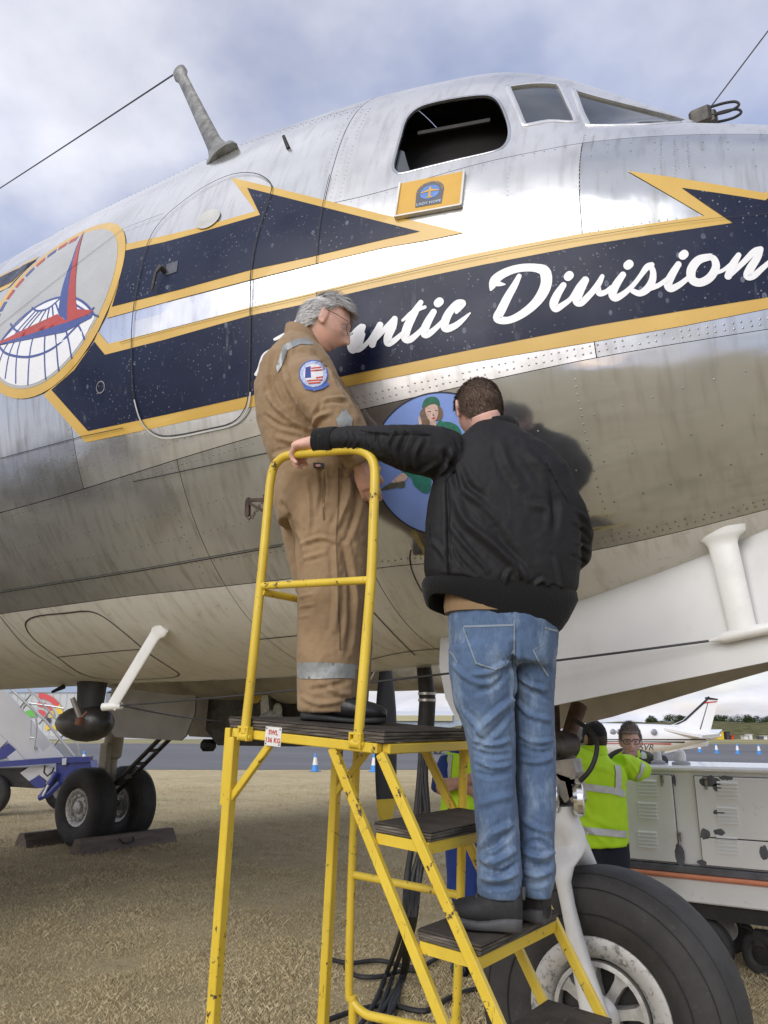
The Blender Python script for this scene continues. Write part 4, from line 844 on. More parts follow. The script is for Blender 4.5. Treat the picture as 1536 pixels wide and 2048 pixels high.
# port wing, nacelles, main gear --------------------------------
def wing(sgn, name):
    mb = MB(); rg = []
    for y, xl, ch, z, th in ((0, -6.9, 5.6, 2.5, .8), (1.6, -6.95, 5.3, 2.5, .78), (9, -8.0, 3.9, 3.1, .5), (17.6, -9.3, 1.6, 3.85, .16)):
        sec = []
        for t in np.linspace(0, 2 * math.pi, 26, endpoint=False):
            c = (1 - math.cos(t)) / 2; hz = .5 * math.sin(t) * (1 - c) ** .45 * 1.5; sec.append(np.array([xl - ch * c, YC + sgn * y, z + hz * th * .6]))
        rg.append(sec)
    mb.rings(rg); return mb.build(name, M_ALU[1], AIR, 50)
wing(1, 'wing'); wing(-1, 'wing')
def nacelle(sgn, off, x0, zc, gear):
    Y = YC + sgn * off; mb = MB(); prof = [(.44, 0), (.5, -.03), (.58, -.12), (.655, -.35), (.675, -.6), (.66, -1.1), (.60, -1.15), (.6, -1.9), (.56, -3.0), (.42, -4.4), (.2, -5.4), (.02, -5.9)]
    mb.lathe(prof, (x0, Y, zc), (1, 0, 0), 36); N = mb.build('engine_nacelle', M_DIRTYCREAM if sgn > 0 else M_ALU[2], AIR, 40)
    mb = MB(); mb.lathe([(.0, -.2), (.44, -.2)], (x0, Y, zc), (1, 0, 0), 30); mb.lathe([(.1, -.2), (.16, -.1), (.15, .12), (.1, .3), (.0, .36)], (x0, Y, zc), (1, 0, 0), 24); mb.build('engine_front', M_OILY, N)
    return N, Y
def prop(x, Y, z, ang0, N):
    mb = MB(); mb.lathe([(.0, .22), (.08, .2), (.13, .1), (.14, -.08), (.1, -.12)], (x, Y, z), (1, 0, 0), 24); H = mb.build('propeller', M_STEEL, AIR)
    for k in range(3):
        a = ang0 + k * 2 * math.pi / 3; d = np.array([0, math.sin(a), -math.cos(a)]); t = np.array([0, math.cos(a), math.sin(a)])
        for nm, lo, hi, m_ in (('blade', .1, 1.72, M_PROP), ('blade_tip', 1.72, 1.99, M_PTIP)):
            mb = MB(); rg = []
            for r_ in np.linspace(lo, hi, 9):
                w_ = float(np.interp(r_, [.1, .35, .6, 1.0, 1.5, 1.8, 1.9, 1.96, 1.99], [.06, .09, .125, .15, .15, .135, .11, .07, .015])); th = float(np.interp(r_, [.1, .4, 2], [.06, .035, .008])); tw = float(np.interp(r_, [.1, 2], [R(40), R(14)]))
                sv = t * math.cos(tw) + np.array([1, 0, 0]) * math.sin(tw); nv = np.array([1, 0, 0]) * math.cos(tw) - t * math.sin(tw); c = np.array([x, Y, z]) + d * r_
                rg.append([c + sv * w_ * math.cos(q) + nv * th * math.sin(q) for q in np.linspace(0, 2 * math.pi, 16, endpoint=False)])
            mb.rings(rg); mb.build(nm, m_, H, 50)
    return H
M_PROP = simple('propeller_black', (.016, .017, .022), .38, var=.2, scale=6); M_PTIP = simple('propeller_tip_yellow', (.60, .42, .03), .45, var=.08)
PRX = -5.22
N2, Y2 = nacelle(1, 3.98, PRX - .42, 2.68, True); prop(PRX, Y2, 2.66, 0.0, N2)
N1, Y1 = nacelle(1, 8.6, PRX - 1.0, 3.0, False); prop(PRX - .55, Y1, 3.0, .5, N1)
N3, Y3 = nacelle(-1, 3.98, PRX - .42, 2.68, True); prop(PRX, Y3, 2.66, .6, N3)
def main_gear(sgn, visible=True):
    Yg = YC + sgn * 4.46; xg = -10.85; r_ = .575
    for k, dy in enumerate((-.37, .37)):
        o = np.array([xg, Yg + dy, r_ - .012]); mb = MB(); mb.lathe(tyre_profile(r_, .4, .27), o, (0, 1, 0), 56); W_ = mb.build('main_wheel', M_TYRE, AIR, 60)
        mb = MB()
        for y_ in (-.12, -.07, -.02, .03, .08, .13): mb.lathe([(r_ + .0006, y_ - .006), (r_ + .003, y_), (r_ + .0006, y_ + .006)], o, (0, 1, 0), 56)
        mb.build('tread_rib', M_BLACK, W_)
        for s_ in (-1, 1):
            mb = MB(); mb.lathe([(.285, s_ * .13), (.27, s_ * .165), (.245, s_ * .16), (.22, s_ * .14), (.2, s_ * .12), (.19, s_ * .14), (.16, s_ * .15), (.14, s_ * .12), (.1, s_ * .12), (.09, s_ * .16), (.05, s_ * .18), (0, s_ * .18)], o, (0, 1, 0), 40); mb.build('rim', M_RIM, W_, 30)
            for q in range(10):
                a = 2 * math.pi * q / 10; mb = MB(); mb.box(o + np.array([math.cos(a) * .175, s_ * .15, math.sin(a) * .175]), (.03, .02, .03), None, .004); mb.build('wheel_bolt', M_WORN, W_)
    mb = MB(); mb.tube([(xg, Yg - .5, r_), (xg, Yg + .5, r_)], .06, 14); mb.build('axle', M_STEEL, AIR)
    mb = MB(); mb.tube([(xg, Yg, r_ - .05), (xg + .02, Yg, 1.25), (xg + .03, Yg, 1.3), (xg + .12, Yg, 2.6)], [.1, .1, .15, .15], 18); mb.box((xg + .05, Yg - .14, 1.25), (.2, .1, .5), None, .02); L_ = mb.build('main_gear_leg', M_DIRTYCREAM, AIR, 40)
    for dy in (-.1, .1):
        mb = MB(); mb.tube([(xg + .1, Yg + dy, .75), (xg + 1.5, Yg + dy, 1.75)], .035, 10); mb.build('drag_strut', M_OILY, L_)
    for q in range(4):
        t = .25 + q * .2; mb = MB(); mb.bar((xg + .1 + 1.4 * t, Yg - .1, .75 + t), (xg + .1 + 1.4 * t, Yg + .1, .75 + t), .05); mb.build('strut_rung', M_OILY, L_)
    for dy, m_ in ((-.72, simple('gear_door_grey', (.36, .345, .31), .42, .2, var=.12, scale=2, dirt=.3)), (.72, M_DIRTYCREAM)):
        mb = MB(); mb.prism([(x, Yg + dy, z) for x, z in ((xg + .85, 2.6), (xg + 2.65, 2.6), (xg + 2.65, 1.92), (xg + 2.5, 1.62), (xg + 2.4, 1.56), (xg + 1.0, 1.60), (xg + .88, 1.7))], (0, .03, 0)); mb.build('main_gear_door', m_, AIR, 20)
    mb = MB(); mb.prism([(x, Yg - .55, z) for x, z in ((xg + 2.75, 2.5), (xg + 4.4, 2.5), (xg + 4.45, 1.75), (xg + 4.3, 1.5), (xg + 2.95, 1.5), (xg + 2.7, 1.7))], (0, 1.1, 0)); mb.build('nacelle_keel', M_OILY, AIR, 20)
    mb = MB(); mb.box((xg + 2.72, Yg - .5, 1.5), (.2, .2, .16), None, .05); mb.build('exhaust_stub', M_BLACK, AIR)
main_gear(1); main_gear(-1)
# yellow tab, white bung and strut seen between the nacelle and the keel
pt = lambda x, y: at_y(x, y, 7.55)
mb = MB(); mb.prism([pt(*q) for q in ((499, 1366), (527, 1366), (525, 1392), (517, 1405), (507, 1407), (499, 1400))], (0, .02, 0)); mb.build('warning_tab', M_PTIP, AIR, 20)
mb = MB(); mb.prism([pt(*q) for q in ((528, 1366), (533, 1366), (540, 1432), (522, 1432), (521, 1406))], (0, .05, 0)); mb.build('gear_link', M_WORN, AIR, 20)
mb = MB(); c = pt(545, 1438); mb.ellipsoid(c, (.15, .12, .11)); mb.ellipsoid(c + np.array([.08, 0, .1]), (.06, .06, .1)); mb.ellipsoid(c + np.array([-.12, 0, .0]), (.1, .08, .08)); mb.build('rag_bung', simple('dirty_rag', (.5, .5, .44), .9, var=.4, scale=20, dirt=.4, bump=.8, bscale=25), AIR, 90)
# ---------------------------------------------------------------- yellow access steps
def mat_yellow():
    s = NT('chipped_yellow_paint'); c = s.ramp(s.noise(5, 4), [(.3, (.60, .42, .035)), (.7, (.72, .53, .06))])
    a = s.noise(34, 6, .72); b = s.noise(7, 4, .6, loc=(3, 3, 3)); chip = s.sramp(s.math('ADD', a, s.math('MULTIPLY', b, .55)), .905, .935)
    streak = s.sramp(s.noise(90, 5, .7, stretch=(1, 1, .14)), .64, .70)
    c = s.mix(s.math('MULTIPLY', streak, .7), c, (.16, .11, .04)); c = s.mix(chip, c, (.075, .045, .03))
    c = s.mix(s.math('MULTIPLY', s.sramp(s.noise(3, 5, .7, loc=(7, 1, 1)), .55, .75), .3), c, (.3, .22, .08))
    s.set(c, s.mix(chip, (.33, .33, .33), (.75, .75, .75)), spec=.45); s.bump(chip, .5, .0015); return s.m
M_YEL = mat_yellow()
def mat_board():
    s = NT('worn_anti_slip_board'); c = s.ramp(s.noise(9, 6, .65), [(.3, (.028, .024, .02)), (.7, (.075, .062, .052))])
    c = s.mix(s.sramp(s.noise(24, 6, .8, loc=(1, 4, 2)), .69, .73), c, (.30, .28, .25)); c = s.mix(s.math('MULTIPLY', s.sramp(s.noise(60, 4, .7, stretch=(1, .1, 1)), .66, .7), .6), c, (.22, .2, .18))
    s.set(c, .8, spec=.25); s.bump(s.noise(120, 4, .7), .5, .003); return s.m
M_BOARD = mat_board()
def mat_ply():
    s = NT('splintered_plywood_edge'); c = s.ramp(s.noise(140, 4, .6, stretch=(.06, .06, 1)), [(.35, (.035, .028, .02)), (.5, (.075, .063, .05)), (.68, (.17, .15, .125))]); s.set(c, .85); s.bump(s.noise(140, 4, .6, stretch=(.06, .06, 1)), .6, .003); return s.m
M_PLY = mat_ply()
LP0 = np.array([-1.375, 2.035, 1.658])
def _rm(yaw, rx, ry):
    cz, sz = math.cos(yaw), math.sin(yaw)
    return np.array([[cz, -sz, 0], [sz, cz, 0], [0, 0, 1]]) @ np.array([[1, 0, 0], [0, math.cos(rx), -math.sin(rx)], [0, math.sin(rx), math.cos(rx)]]) @ np.array([[math.cos(ry), 0, math.sin(ry)], [0, 1, 0], [-math.sin(ry), 0, math.cos(ry)]])
LM = _rm(3.104, -.007, -.073); LL, LW, LS, LQ, LD = .667, .522, .171, .26, .20
def T(a, b, c): return LP0 + LM @ np.array([a, -b, c])
LADM = np.stack([LM[:, 0], -LM[:, 1], LM[:, 2]], 1)
LAD = thing('access_steps', 'yellow wheeled access steps with black boards and a tubular handrail, beside the aircraft nose', 'steps', (T(.2, .26, 0)[0], T(.2, .26, 0)[1], 0))
def board(a0, a1, b0, b1, c0, th, name):
    mb = MB(); mb.box(T((a0 + a1) / 2, (b0 + b1) / 2, c0 + th - .003), (a1 - a0, b1 - b0, .006), LADM, .003); o = mb.build(name, M_BOARD, LAD, 30)
    mb = MB(); n = 3
    for i in range(n):
        j = .004 * ((i * 7) % 3 - 1); mb.box(T((a0 + a1) / 2, (b0 + b1) / 2, c0 + (th - .006) * (i + .5) / n), (a1 - a0 - .004 + j, b1 - b0 - .004 + j, (th - .006) / n - .001), LADM, .0015)
    mb.build('plywood_edge', M_PLY, o, 30); return o
board(-.012, LL + .01, -.015, LW + .015, .004, .036, 'platform_board')
mb = MB()
for a0, b0, a1, b1 in ((0, 0, LL, 0), (0, LW, LL, LW), (0, 0, 0, LW), (LL, 0, LL, LW)): 
    d = .014; mb.bar(T(a0 + (d if a0 != a1 else 0), b0 + (d if b0 != b1 else 0), -.014), T(a1 - (d if a0 != a1 else 0), b1 - (d if b0 != b1 else 0), -.014), .03, .03, LM[:, 2], .003)
mb.build('platform_frame', M_YEL, LAD, 30)
NSTEP = 5
for k in range(1, NSTEP + 1):
    a0 = -k * LS
    if k <= 5:
        board(a0 - .006, a0 + LD, .012, LW - .012, -k * LQ + .003, .03, 'tread_board')
        mb = MB(); mb.bar(T(a0 + .006, .014, -k * LQ - .014), T(a0 + .006, LW - .014, -k * LQ - .014), .008, .032, LM[:, 2]); mb.bar(T(a0 + .02, .02, -k * LQ - .013), T(a0 + LD - .01, .02, -k * LQ - .013), .012, .03, LM[:, 2]); mb.bar(T(a0 + .02, LW - .02, -k * LQ - .013), T(a0 + LD - .01, LW - .02, -k * LQ - .013), .012, .03, LM[:, 2]); mb.build('tread_frame', M_YEL, LAD, 30)
kb = 1.58 / LQ
for b in (0, LW):
    for a0 in (0.0, LD):
        mb = MB(); mb.bar(T(a0 + (.0 if a0 else .008), b, -.028), T(a0 - kb * LS, b, -kb * LQ), .03, .022, (0, 1, 0), .003); mb.build('stringer', M_YEL, LAD, 30)
def leg(top, px, py, w=.034):
    top = np.array(top); d = at_y(px, py, top[1]) - top; bot = top + d * ((.0 - top[2]) / d[2]); mb = MB(); mb.bar(top, bot, w, w, (0, 1, 0), .003); return mb.build('leg', M_YEL, LAD, 30)
leg(T(LL - .004, .004, -.03), 426, 2040, .036); leg(T(LL - .06, LW, -.03), 646, 2047, .034)
mb = MB(); mb.bar(T(LL + .012, .0, .0), T(LL + .006, .004, -.26), .026, .03, (0, 1, 0), .002); mb.build('leg_splice', M_YEL, LAD, 30)
for b, a1 in ((.006, LL), (LW - .006, LL - .06)):
    mb = MB(); mb.bar(T(a1 - .19, b, -.035), T(a1 - .008, b, -.25), .024, .02, (0, 1, 0), .002); mb.build('brace', M_YEL, LAD, 30)
# tubular U frame on the far side with its cross tube
yf = T(.3, LW, 0)[1] + .012; u = [at_y(*q, yf) for q in ((714, 1496), (703, 1756), (698, 1970), (704, 2000), (728, 2026), (760, 2036), (860, 2056), (896, 2058), (910, 2040), (914, 2000), (921, 1790), (927, 1500))]
mb = MB(); mb.tube([np.array(q) for q in smooth_poly(u, 4, False)], .0155, 12); mb.build('tube_frame', M_YEL, LAD)
mb = MB(); mb.tube([at_y(706, 1749, yf), at_y(922, 1791, yf)], .014, 12); mb.build('cross_tube', M_YEL, LAD)
for q in ((706, 1990), (912, 2010)):
    p = at_y(*q, yf); mb = MB(); mb.tube([p, (p[0], p[1], 0.0)], .016, 12); mb.build('tube_leg', M_YEL, LAD)
# handrails
def rail(y_, sh):
    pts = [(490, 1466), (505, 1330), (519, 1190), (529, 1090), (537, 1000), (541, 962), (548, 934), (564, 916), (588, 909), (640, 905), (690, 900), (716, 901), (736, 909), (747, 926), (750, 955), (747, 1040), (742, 1160), (730, 1310), (716, 1482)]
    P = [at_y(*q, y0r) + sh for q in pts]
    mb = MB(); mb.tube([np.array(q) for q in smooth_poly(P, 4, False)], .0165, 14); return mb.build('handrail', M_YEL, LAD)
y0r = T(.3, -.022, 0)[1]; rail(y0r, 0); shf = np.array([.02, LW + .05, 0.]); 
def midrail(sh):
    mb = MB(); mb.tube([at_y(524, 1172, y0r) + sh, at_y(737, 1160, y0r) + sh], .0135, 12); mb.build('mid_rail', M_YEL, LAD)
midrail(0)
mb = MB(); a_ = at_y(524, 1184, y0r); mb.tube([a_, a_ + np.array([.02, LW + .05, 0])], .0135, 12); mb.build('end_rail', M_YEL, LAD); e1 = a_ + np.array([.02, LW + .05, 0]); mb = MB(); mb.tube([e1 + np.array([0, 0, .012]), T(LL - .06, LW + .02, -.02)], .0155, 12); mb.build('end_post', M_YEL, LAD)
for px, py in ((490, 1468), (714, 1482)):
    for sh in (0,):
        c = at_y(px, py, y0r) + sh; mb = MB()
        for s_ in (-1, 1): mb.box(c + LM @ np.array([s_ * .021, 0, .0]), (.007, .03, .045), LADM, .002)
        mb.box(c + LM @ np.array([0, 0, .022]), (.05, .03, .008), LADM, .002); mb.tube([c + LM @ np.array([-.03, 0, -.008]), c + LM @ np.array([.03, 0, -.008])], .008, 8); mb.tube([c + LM @ np.array([-.018, 0, -.008]), c + LM @ np.array([.018, 0, -.008])], .0155, 12); mb.build('hinge', M_YEL, LAD, 40)
# load plate
c = at_y(546, 1473, T(.5, -.018, 0)[1]); xv = -LM[:, 0]; yv = LM[:, 2]
PL = flat('load_plate', [(-.037, -.031), (.037, -.031), (.037, .031), (-.037, .031)], c, xv, yv, simple('plate_white', (.68, .68, .66), .4, var=.08, scale=30, dirt=.15), LAD, .003)
zz = np.cross(xv, yv); M_RED = simple('plate_red', (.55, .05, .04), .5)
for t_, dy in (('SWL', .0125), ('136 KG', -.013)): link('plate_lettering', place(text_mesh(t_, .0215, bold=.03, space=1.05), c + zz * .001 + yv * dy, xv, yv), PL, M_RED)
for sx in (-1, 1):
    for sy in (-1, 1): 
        mb = MB(); mb.lathe([(.003, 0), (.003, .0015), (0, .002)], c + xv * sx * .031 + yv * sy * .025, zz, 8); mb.build('plate_screw', M_STEEL, PL)
# drop-nose latch with chain on the rear post
M_RUST = simple('rusty_latch', (.07, .045, .035), .65, .4, var=.4, scale=30, dirt=.4)
q = lambda x, y: at_y(x, y, y0r)
mb = MB(); mb.bar(q(534, 999), q(496, 1001), .009, .012); mb.bar(q(530, 1024), q(498, 1006), .010, .010); mb.bar(q(497, 996), q(497, 1032), .012, .012); mb.tube([q(492, 1000), q(490, 1030), q(498, 1040), q(503, 1033)], .0025, 6); mb.build('rail_latch', M_RUST, LAD, 40)
for i, (x, y) in enumerate(((528, 993), (524, 1004), (519, 1013), (514, 1020), (509, 1027), (505, 1034))):
    c = q(x, y); mb = MB(); d = RT if i % 2 else np.array([0, 1., 0]); e2 = np.array([0, 0, 1.]); mb.tube([c + (.004 * math.cos(t)) * d + .007 * math.sin(t) * e2 for t in np.linspace(0, 2 * math.pi, 11)], .0017, 5, False); mb.build('chain_link', M_RUST, LAD)
# ---------------------------------------------------------------- people: body, clothing, hair
def remesh(mb, voxel, it=6, fac=.5):
    me = bpy.data.meshes.new('tmp'); me.from_pydata(mb.v, [], mb.f); me.validate(); me.update(); o = bpy.data.objects.new('tmp', me); COL.objects.link(o)
    m = o.modifiers.new('r', 'REMESH'); m.mode = 'VOXEL'; m.voxel_size = voxel; m.adaptivity = 0
    if it: s_ = o.modifiers.new('s', 'SMOOTH'); s_.iterations = it; s_.factor = fac
    bpy.context.view_layer.update(); r_ = bpy.data.meshes.new_from_object(o.evaluated_get(bpy.context.evaluated_depsgraph_get()))
    bpy.data.objects.remove(o); bpy.data.meshes.remove(me); return r_
def verts_of(me):
    n = len(me.vertices); a = np.zeros(n * 3, np.float32); b = np.zeros(n * 3, np.float32); me.vertices.foreach_get('co', a); me.vertices.foreach_get('normal', b); return a.reshape(-1, 3).astype(float), b.reshape(-1, 3).astype(float)
def set_verts(me, v): me.vertices.foreach_set('co', v.astype(np.float32).ravel()); me.update()
def bvh_of(me):
    v, _ = verts_of(me); return BVHTree.FromPolygons([tuple(p) for p in v.tolist()], [tuple(p.vertices) for p in me.polygons])
def depth_of(P): return float((np.array(P) - EYE) @ FW)
def limb(mb, rows, n=22, sq=2.2, dz=0.0, cap=True):
    """loft of rings; row = (px, py, distance, half width in px, half depth in m)"""
    C_ = [at_h(r_[0], r_[1], r_[2]) for r_ in rows]; C_ = [c + np.array([0, 0, dz]) for c in C_]; rg = []
    for i, r_ in enumerate(rows):
        t = C_[min(i + 1, len(C_) - 1)] - C_[max(i - 1, 0)]; t /= np.linalg.norm(t); d = FH - t * (FH @ t); d /= np.linalg.norm(d); s_ = np.cross(t, d)
        hw = r_[3] * depth_of(C_[i]) / F; hd = r_[4]
        rg.append([C_[i] + s_ * hw * math.copysign(abs(math.cos(a)) ** (2 / sq), math.cos(a)) + d * hd * math.copysign(abs(math.sin(a)) ** (2 / sq), math.sin(a)) for a in np.linspace(0, 2 * math.pi, n, endpoint=False)])
    mb.rings(rg, cap); return C_
def shrink(rows, k): return [(a, b, c, d * k, e_ * k) for a, b, c, d, e_ in rows]
def folds_on(me, folds, seed=0):
    """raise creases along lines traced over the cloth: (points, height m, width m)"""
    v, n = verts_of(me); bv = bvh_of(me); disp = np.zeros(len(v))
    for pts, amp, wd in folds:
        L = []
        for p in smooth_poly(pts, 4, False):
            hit = bv.ray_cast(V(EYE), V(ray(*p)).normalized())[0]
            if hit is not None: L.append(np.array(hit))
        if len(L) < 2: continue
        L = np.array(L); best = np.full(len(v), 1e9); tb = np.zeros(len(v)); lo = L.min(0) - wd * 3.2; hi = L.max(0) + wd * 3.2; m = np.all((v > lo) & (v < hi), 1); q = v[m]; bb = np.full(len(q), 1e9); tt = np.zeros(len(q))
        for i in range(len(L) - 1):
            d = L[i + 1] - L[i]; u_ = np.clip(((q - L[i]) @ d) / (d @ d + 1e-12), 0, 1); e_ = np.linalg.norm(q - (L[i] + u_[:, None] * d), axis=1); k = e_ < bb; bb[k] = e_[k]; tt[k] = (i + u_[k]) / (len(L) - 1)
        env = np.sin(np.pi * np.clip(tt, .04, .96)) ** .5; x = bb / wd
        disp[m] += amp * env * (.55 * np.exp(-x ** 2) + .45 * np.exp(-1.6 * x) - .35 * np.exp(-((x - 1.7) / .8) ** 2))
    set_verts(me, v + n * disp[:, None])
def wrinkle(me, amp, sc, stretch=(1, 1, 1), seed=0., ridge=True):
    v, n = verts_of(me); st = np.array(stretch) * sc; q = v * st + seed
    d = np.array([noise.fractal(Vector(p), .9, 2.1, 3) for p in q.tolist()]); d = (1 - np.abs(d) * 2.2) if ridge else d
    set_verts(me, v + n * (amp * d)[:, None])
def frame(fwd, up):
    f_ = np.array(fwd, float); f_ /= np.linalg.norm(f_); u_ = np.array(up, float); u_ -= f_ * (u_ @ f_); u_ /= np.linalg.norm(u_); return np.stack([np.cross(f_, u_), f_, u_], 1)   # columns: right, forward, up
G = lambda x, s_: np.exp(-(x / s_) ** 2)
def head_shape(d):
    """surface point of a head for unit directions d (x right, y face, z up), metres, about the head centre"""
    x, y, z = d[..., 0], d[..., 1], d[..., 2]; p = np.stack([x * .075, y * .097, z * .118], -1); zn = np.clip(-z, 0, 1)
    p[..., 0] *= 1 - .26 * zn ** 1.6
    back = np.clip(-y, 0, 1); p[..., 1] *= 1 - .38 * back * np.clip((zn - .15) / .6, 0, 1)
    p[..., 2] *= np.where(z > 0, 1.0, 1.0); fr = np.clip(y, 0, 1)
    X, Z = p[..., 0], p[..., 2]; f_ = (y > .15)
    nose = np.where(Z > -.04, .034 * np.clip((.022 - Z) / .062, 0, 1), .034 * np.clip((Z + .062) / .022, 0, 1)) * G(X, .0125 + .004 * np.clip(-Z / .04, 0, 1))
    add = nose + .006 * G(Z - .026, .012) * G(X, .05) - .011 * G(np.abs(X) - .031, .016) * G(Z - .004, .013) + .005 * (G(Z + .063, .006) + G(Z + .077, .007)) * G(X, .022) - .003 * G(Z + .070, .003) * G(X, .024) + .010 * G(Z + .103, .016) * G(X, .026) + .005 * G(np.abs(X) - .05, .018) * G(Z + .022, .018) - .004 * G(Z + .088, .007) * G(X, .03)
    p[..., 1] += np.where(f_, add * np.clip((y - .15) / .3, 0, 1), 0); return p
def add_head(mb, c, M, s=1., nu=72, nv=56):
    th = np.linspace(.04, math.pi - .04, nv); a = np.linspace(0, 2 * math.pi, nu, endpoint=False); D = np.stack([np.sin(th)[:, None] * np.cos(a)[None], np.sin(th)[:, None] * np.sin(a)[None], np.cos(th)[:, None] * np.ones(nu)[None]], -1)
    P = head_shape(D) * s; P = np.array(c) + P @ M.T; mb.rings([list(r_) for r_ in P])
    for sx in (-1, 1):
        for q, rr in (((.078, -.006, -.004), (.010, .019, .033)), ((.083, -.014, .006), (.007, .013, .026)), ((.079, .002, -.028), (.008, .009, .012))): mb.ellipsoid(np.array(c) + M @ (np.array([sx * q[0], q[1], q[2]]) * s), np.array(rr) * s, M, 12, 8)
def make_hair(name, c, M, s, mask, length, comb, n, cols, parent, thick=.006, puff=.0, rough=.6, lift=.45, width=.0011, jitter=.28):
    rs = np.random.default_rng(abs(hash(name)) % 999 if False else len(name) * 7 + n); D = rs.normal(size=(n * 4, 3)); D /= np.linalg.norm(D, axis=1, keepdims=True); D = D[[mask(d) for d in D]][:n]; n = len(D); P = head_shape(D) * s
    N = D * np.array([1 / .075, 1 / .097, 1 / .118]); N /= np.linalg.norm(N, axis=1, keepdims=True)
    Cb = np.array([comb(d) for d in D]); Cb -= N * (Cb * N).sum(1, keepdims=True); Cb /= np.linalg.norm(Cb, axis=1, keepdims=True) + 1e-9
    jit = rs.normal(0, jitter, (n, 3)); T_ = Cb + jit; T_ -= N * (T_ * N).sum(1, keepdims=True); T_ /= np.linalg.norm(T_, axis=1, keepdims=True); L = length * rs.uniform(.6, 1.25, n) * np.array([1 + puff * max(0, d[2]) for d in D])
    W_ = np.cross(N, T_); rows = []
    for k, (tt, nn, wf) in enumerate(((0, .0, 1), (.35, lift * .55, 1), (.7, lift * .8, .8), (1.0, lift * .75, .25))): 
        base = P + N * (thick * .5) + T_ * (L * tt)[:, None] + N * (L * nn * .5)[:, None]; rows += [base - W_ * width * wf, base + W_ * width * wf]
    A = np.stack(rows, 1).reshape(-1, 3); k = np.arange(n)[:, None] * 8; f = np.concatenate([k + np.array([[0, 1, 3, 2]]), k + np.array([[2, 3, 5, 4]]), k + np.array([[4, 5, 7, 6]])])
    # scalp cap under the strands
    th = np.linspace(.02, math.pi - .02, 70); a = np.linspace(0, 2 * math.pi, 96, endpoint=False); Dg = np.stack([np.sin(th)[:, None] * np.cos(a)[None], np.sin(th)[:, None] * np.sin(a)[None], np.cos(th)[:, None] * np.ones(96)[None]], -1); mk = np.array([[mask(d) for d in r_] for r_ in Dg])
    bump_ = np.array([[noise.noise(Vector((d[0] * 7, d[1] * 7, d[2] * 7))) for d in r_] for r_ in Dg]); Pg = head_shape(Dg) * s; Ng = Dg * np.array([1 / .075, 1 / .097, 1 / .118]); Ng /= np.linalg.norm(Ng, axis=-1, keepdims=True); Pg = Pg + Ng * ((thick + .003 * bump_ + puff * .012 * np.clip(Dg[..., 2], 0, 1)) * np.where(mk, 1, -.3))[..., None]
    idx = np.arange(70 * 96).reshape(70, 96); fc = []
    for i in range(69):
        for j in range(96):
            q = (idx[i, j], idx[i, (j + 1) % 96], idx[i + 1, (j + 1) % 96], idx[i + 1, j])
            if mk[i, j] or mk[i + 1, j] or mk[i, (j + 1) % 96]: fc.append(q)
    V_ = np.concatenate([A, Pg.reshape(-1, 3)]); V_ = np.array(c) + V_ @ M.T; f = np.concatenate([f, np.array(fc) + len(A)])
    me = raw_mesh(name, V_, f, 1); S = NT(name + '_hair'); g = S.n('ShaderNodeNewGeometry'); st = [(i / (len(cols) - 1), q) for i, q in enumerate(cols)]; S.set(S.mix(.35, S.ramp(g.outputs['Random Per Island'], st), S.ramp(S.noise(90, 3), st)), rough, spec=.35); return link('hair', me, parent, S.m)
def add_hand(mb, wrist, direc, palm_n, fingers, thumb, s=1., side=1, pw=.082):
    """palm plus five tapered fingers; fingers: per finger list of bend angles (radians) towards the palm side; side: +1 thumb lies along -cross"""
    d = np.array(direc, float); d /= np.linalg.norm(d); nrm = np.array(palm_n, float); nrm -= d * (nrm @ d); nrm /= np.linalg.norm(nrm); sd = np.cross(nrm, d) * side; w = np.array(wrist, float)
    rg = []
    for t, hw, hh in ((-.03, .031, .026), (.01, .034, .026), (.04, .041, .024), (.075, .043, .021), (.094, .040, .017)):
        rg.append([w + d * t * s + sd * hw * s * math.cos(a) + nrm * hh * s * math.sin(a) for a in np.linspace(0, 2 * math.pi, 14, endpoint=False)])
    mb.rings(rg); lens = [(.044, .027, .022), (.049, .031, .024), (.046, .029, .023), (.036, .022, .02)]
    for i in range(4):
        off = (i - 1.5) * .0205; p = w + d * (.088 - abs(i - 1.2) * .004) * s + sd * off * s; pts = [p - d * .02 * s, p]; ang = 0; rr = [.0105 * s, .0105 * s]
        for L_, b_ in zip(lens[i], fingers[i]): ang += b_; p = p + (d * math.cos(ang) + nrm * math.sin(ang)) * L_ * s; pts.append(p); rr.append((.0100 if len(rr) < 3 else .0092 if len(rr) < 4 else .0075) * s)
        pts.append(p + (pts[-1] - pts[-2]) * .12); rr.append(.003 * s); mb.tube(pts, rr, 10)
    b0 = w + d * .018 * s - sd * .026 * s; out = thumb[0]; p = b0; pts = [p + sd * .01 * s, p]; rr = [.012 * s, .0125 * s]; dirt = d * math.cos(out) - sd * math.sin(out); ang = thumb[1]
    for L_, k in ((.04, 0), (.032, 1), (.026, 2)):
        dd = dirt * math.cos(ang + .25 * k) + nrm * math.sin(ang + .25 * k); p = p + dd * L_ * s; pts.append(p); rr.append((.0115, .0102, .0075)[k] * s)
        dirt = dirt * .8 + d * .2; dirt /= np.linalg.norm(dirt)
    mb.tube(pts, rr, 10)
def mat_skin(name, col):
    s = NT(name); c = np.array(col); a = s.noise(18, 4, .6); b = s.noise(120, 3); k = s.ramp(a, [(.3, tuple(c * .82)), (.5, tuple(c)), (.7, tuple(np.clip(c * np.array([1.14, 1.05, 1.03]), 0, 1)))]); k = s.mix(s.math('MULTIPLY', b, .18), k, tuple(c * .55)); s.set(k, .5, spec=.4)
    s.p.inputs['Subsurface Weight'].default_value = .12; s.p.inputs['Subsurface Radius'].default_value = (.012, .005, .003); s.p.inputs['Subsurface Scale'].default_value = .6; s.bump(b, .15, .002); return s.m
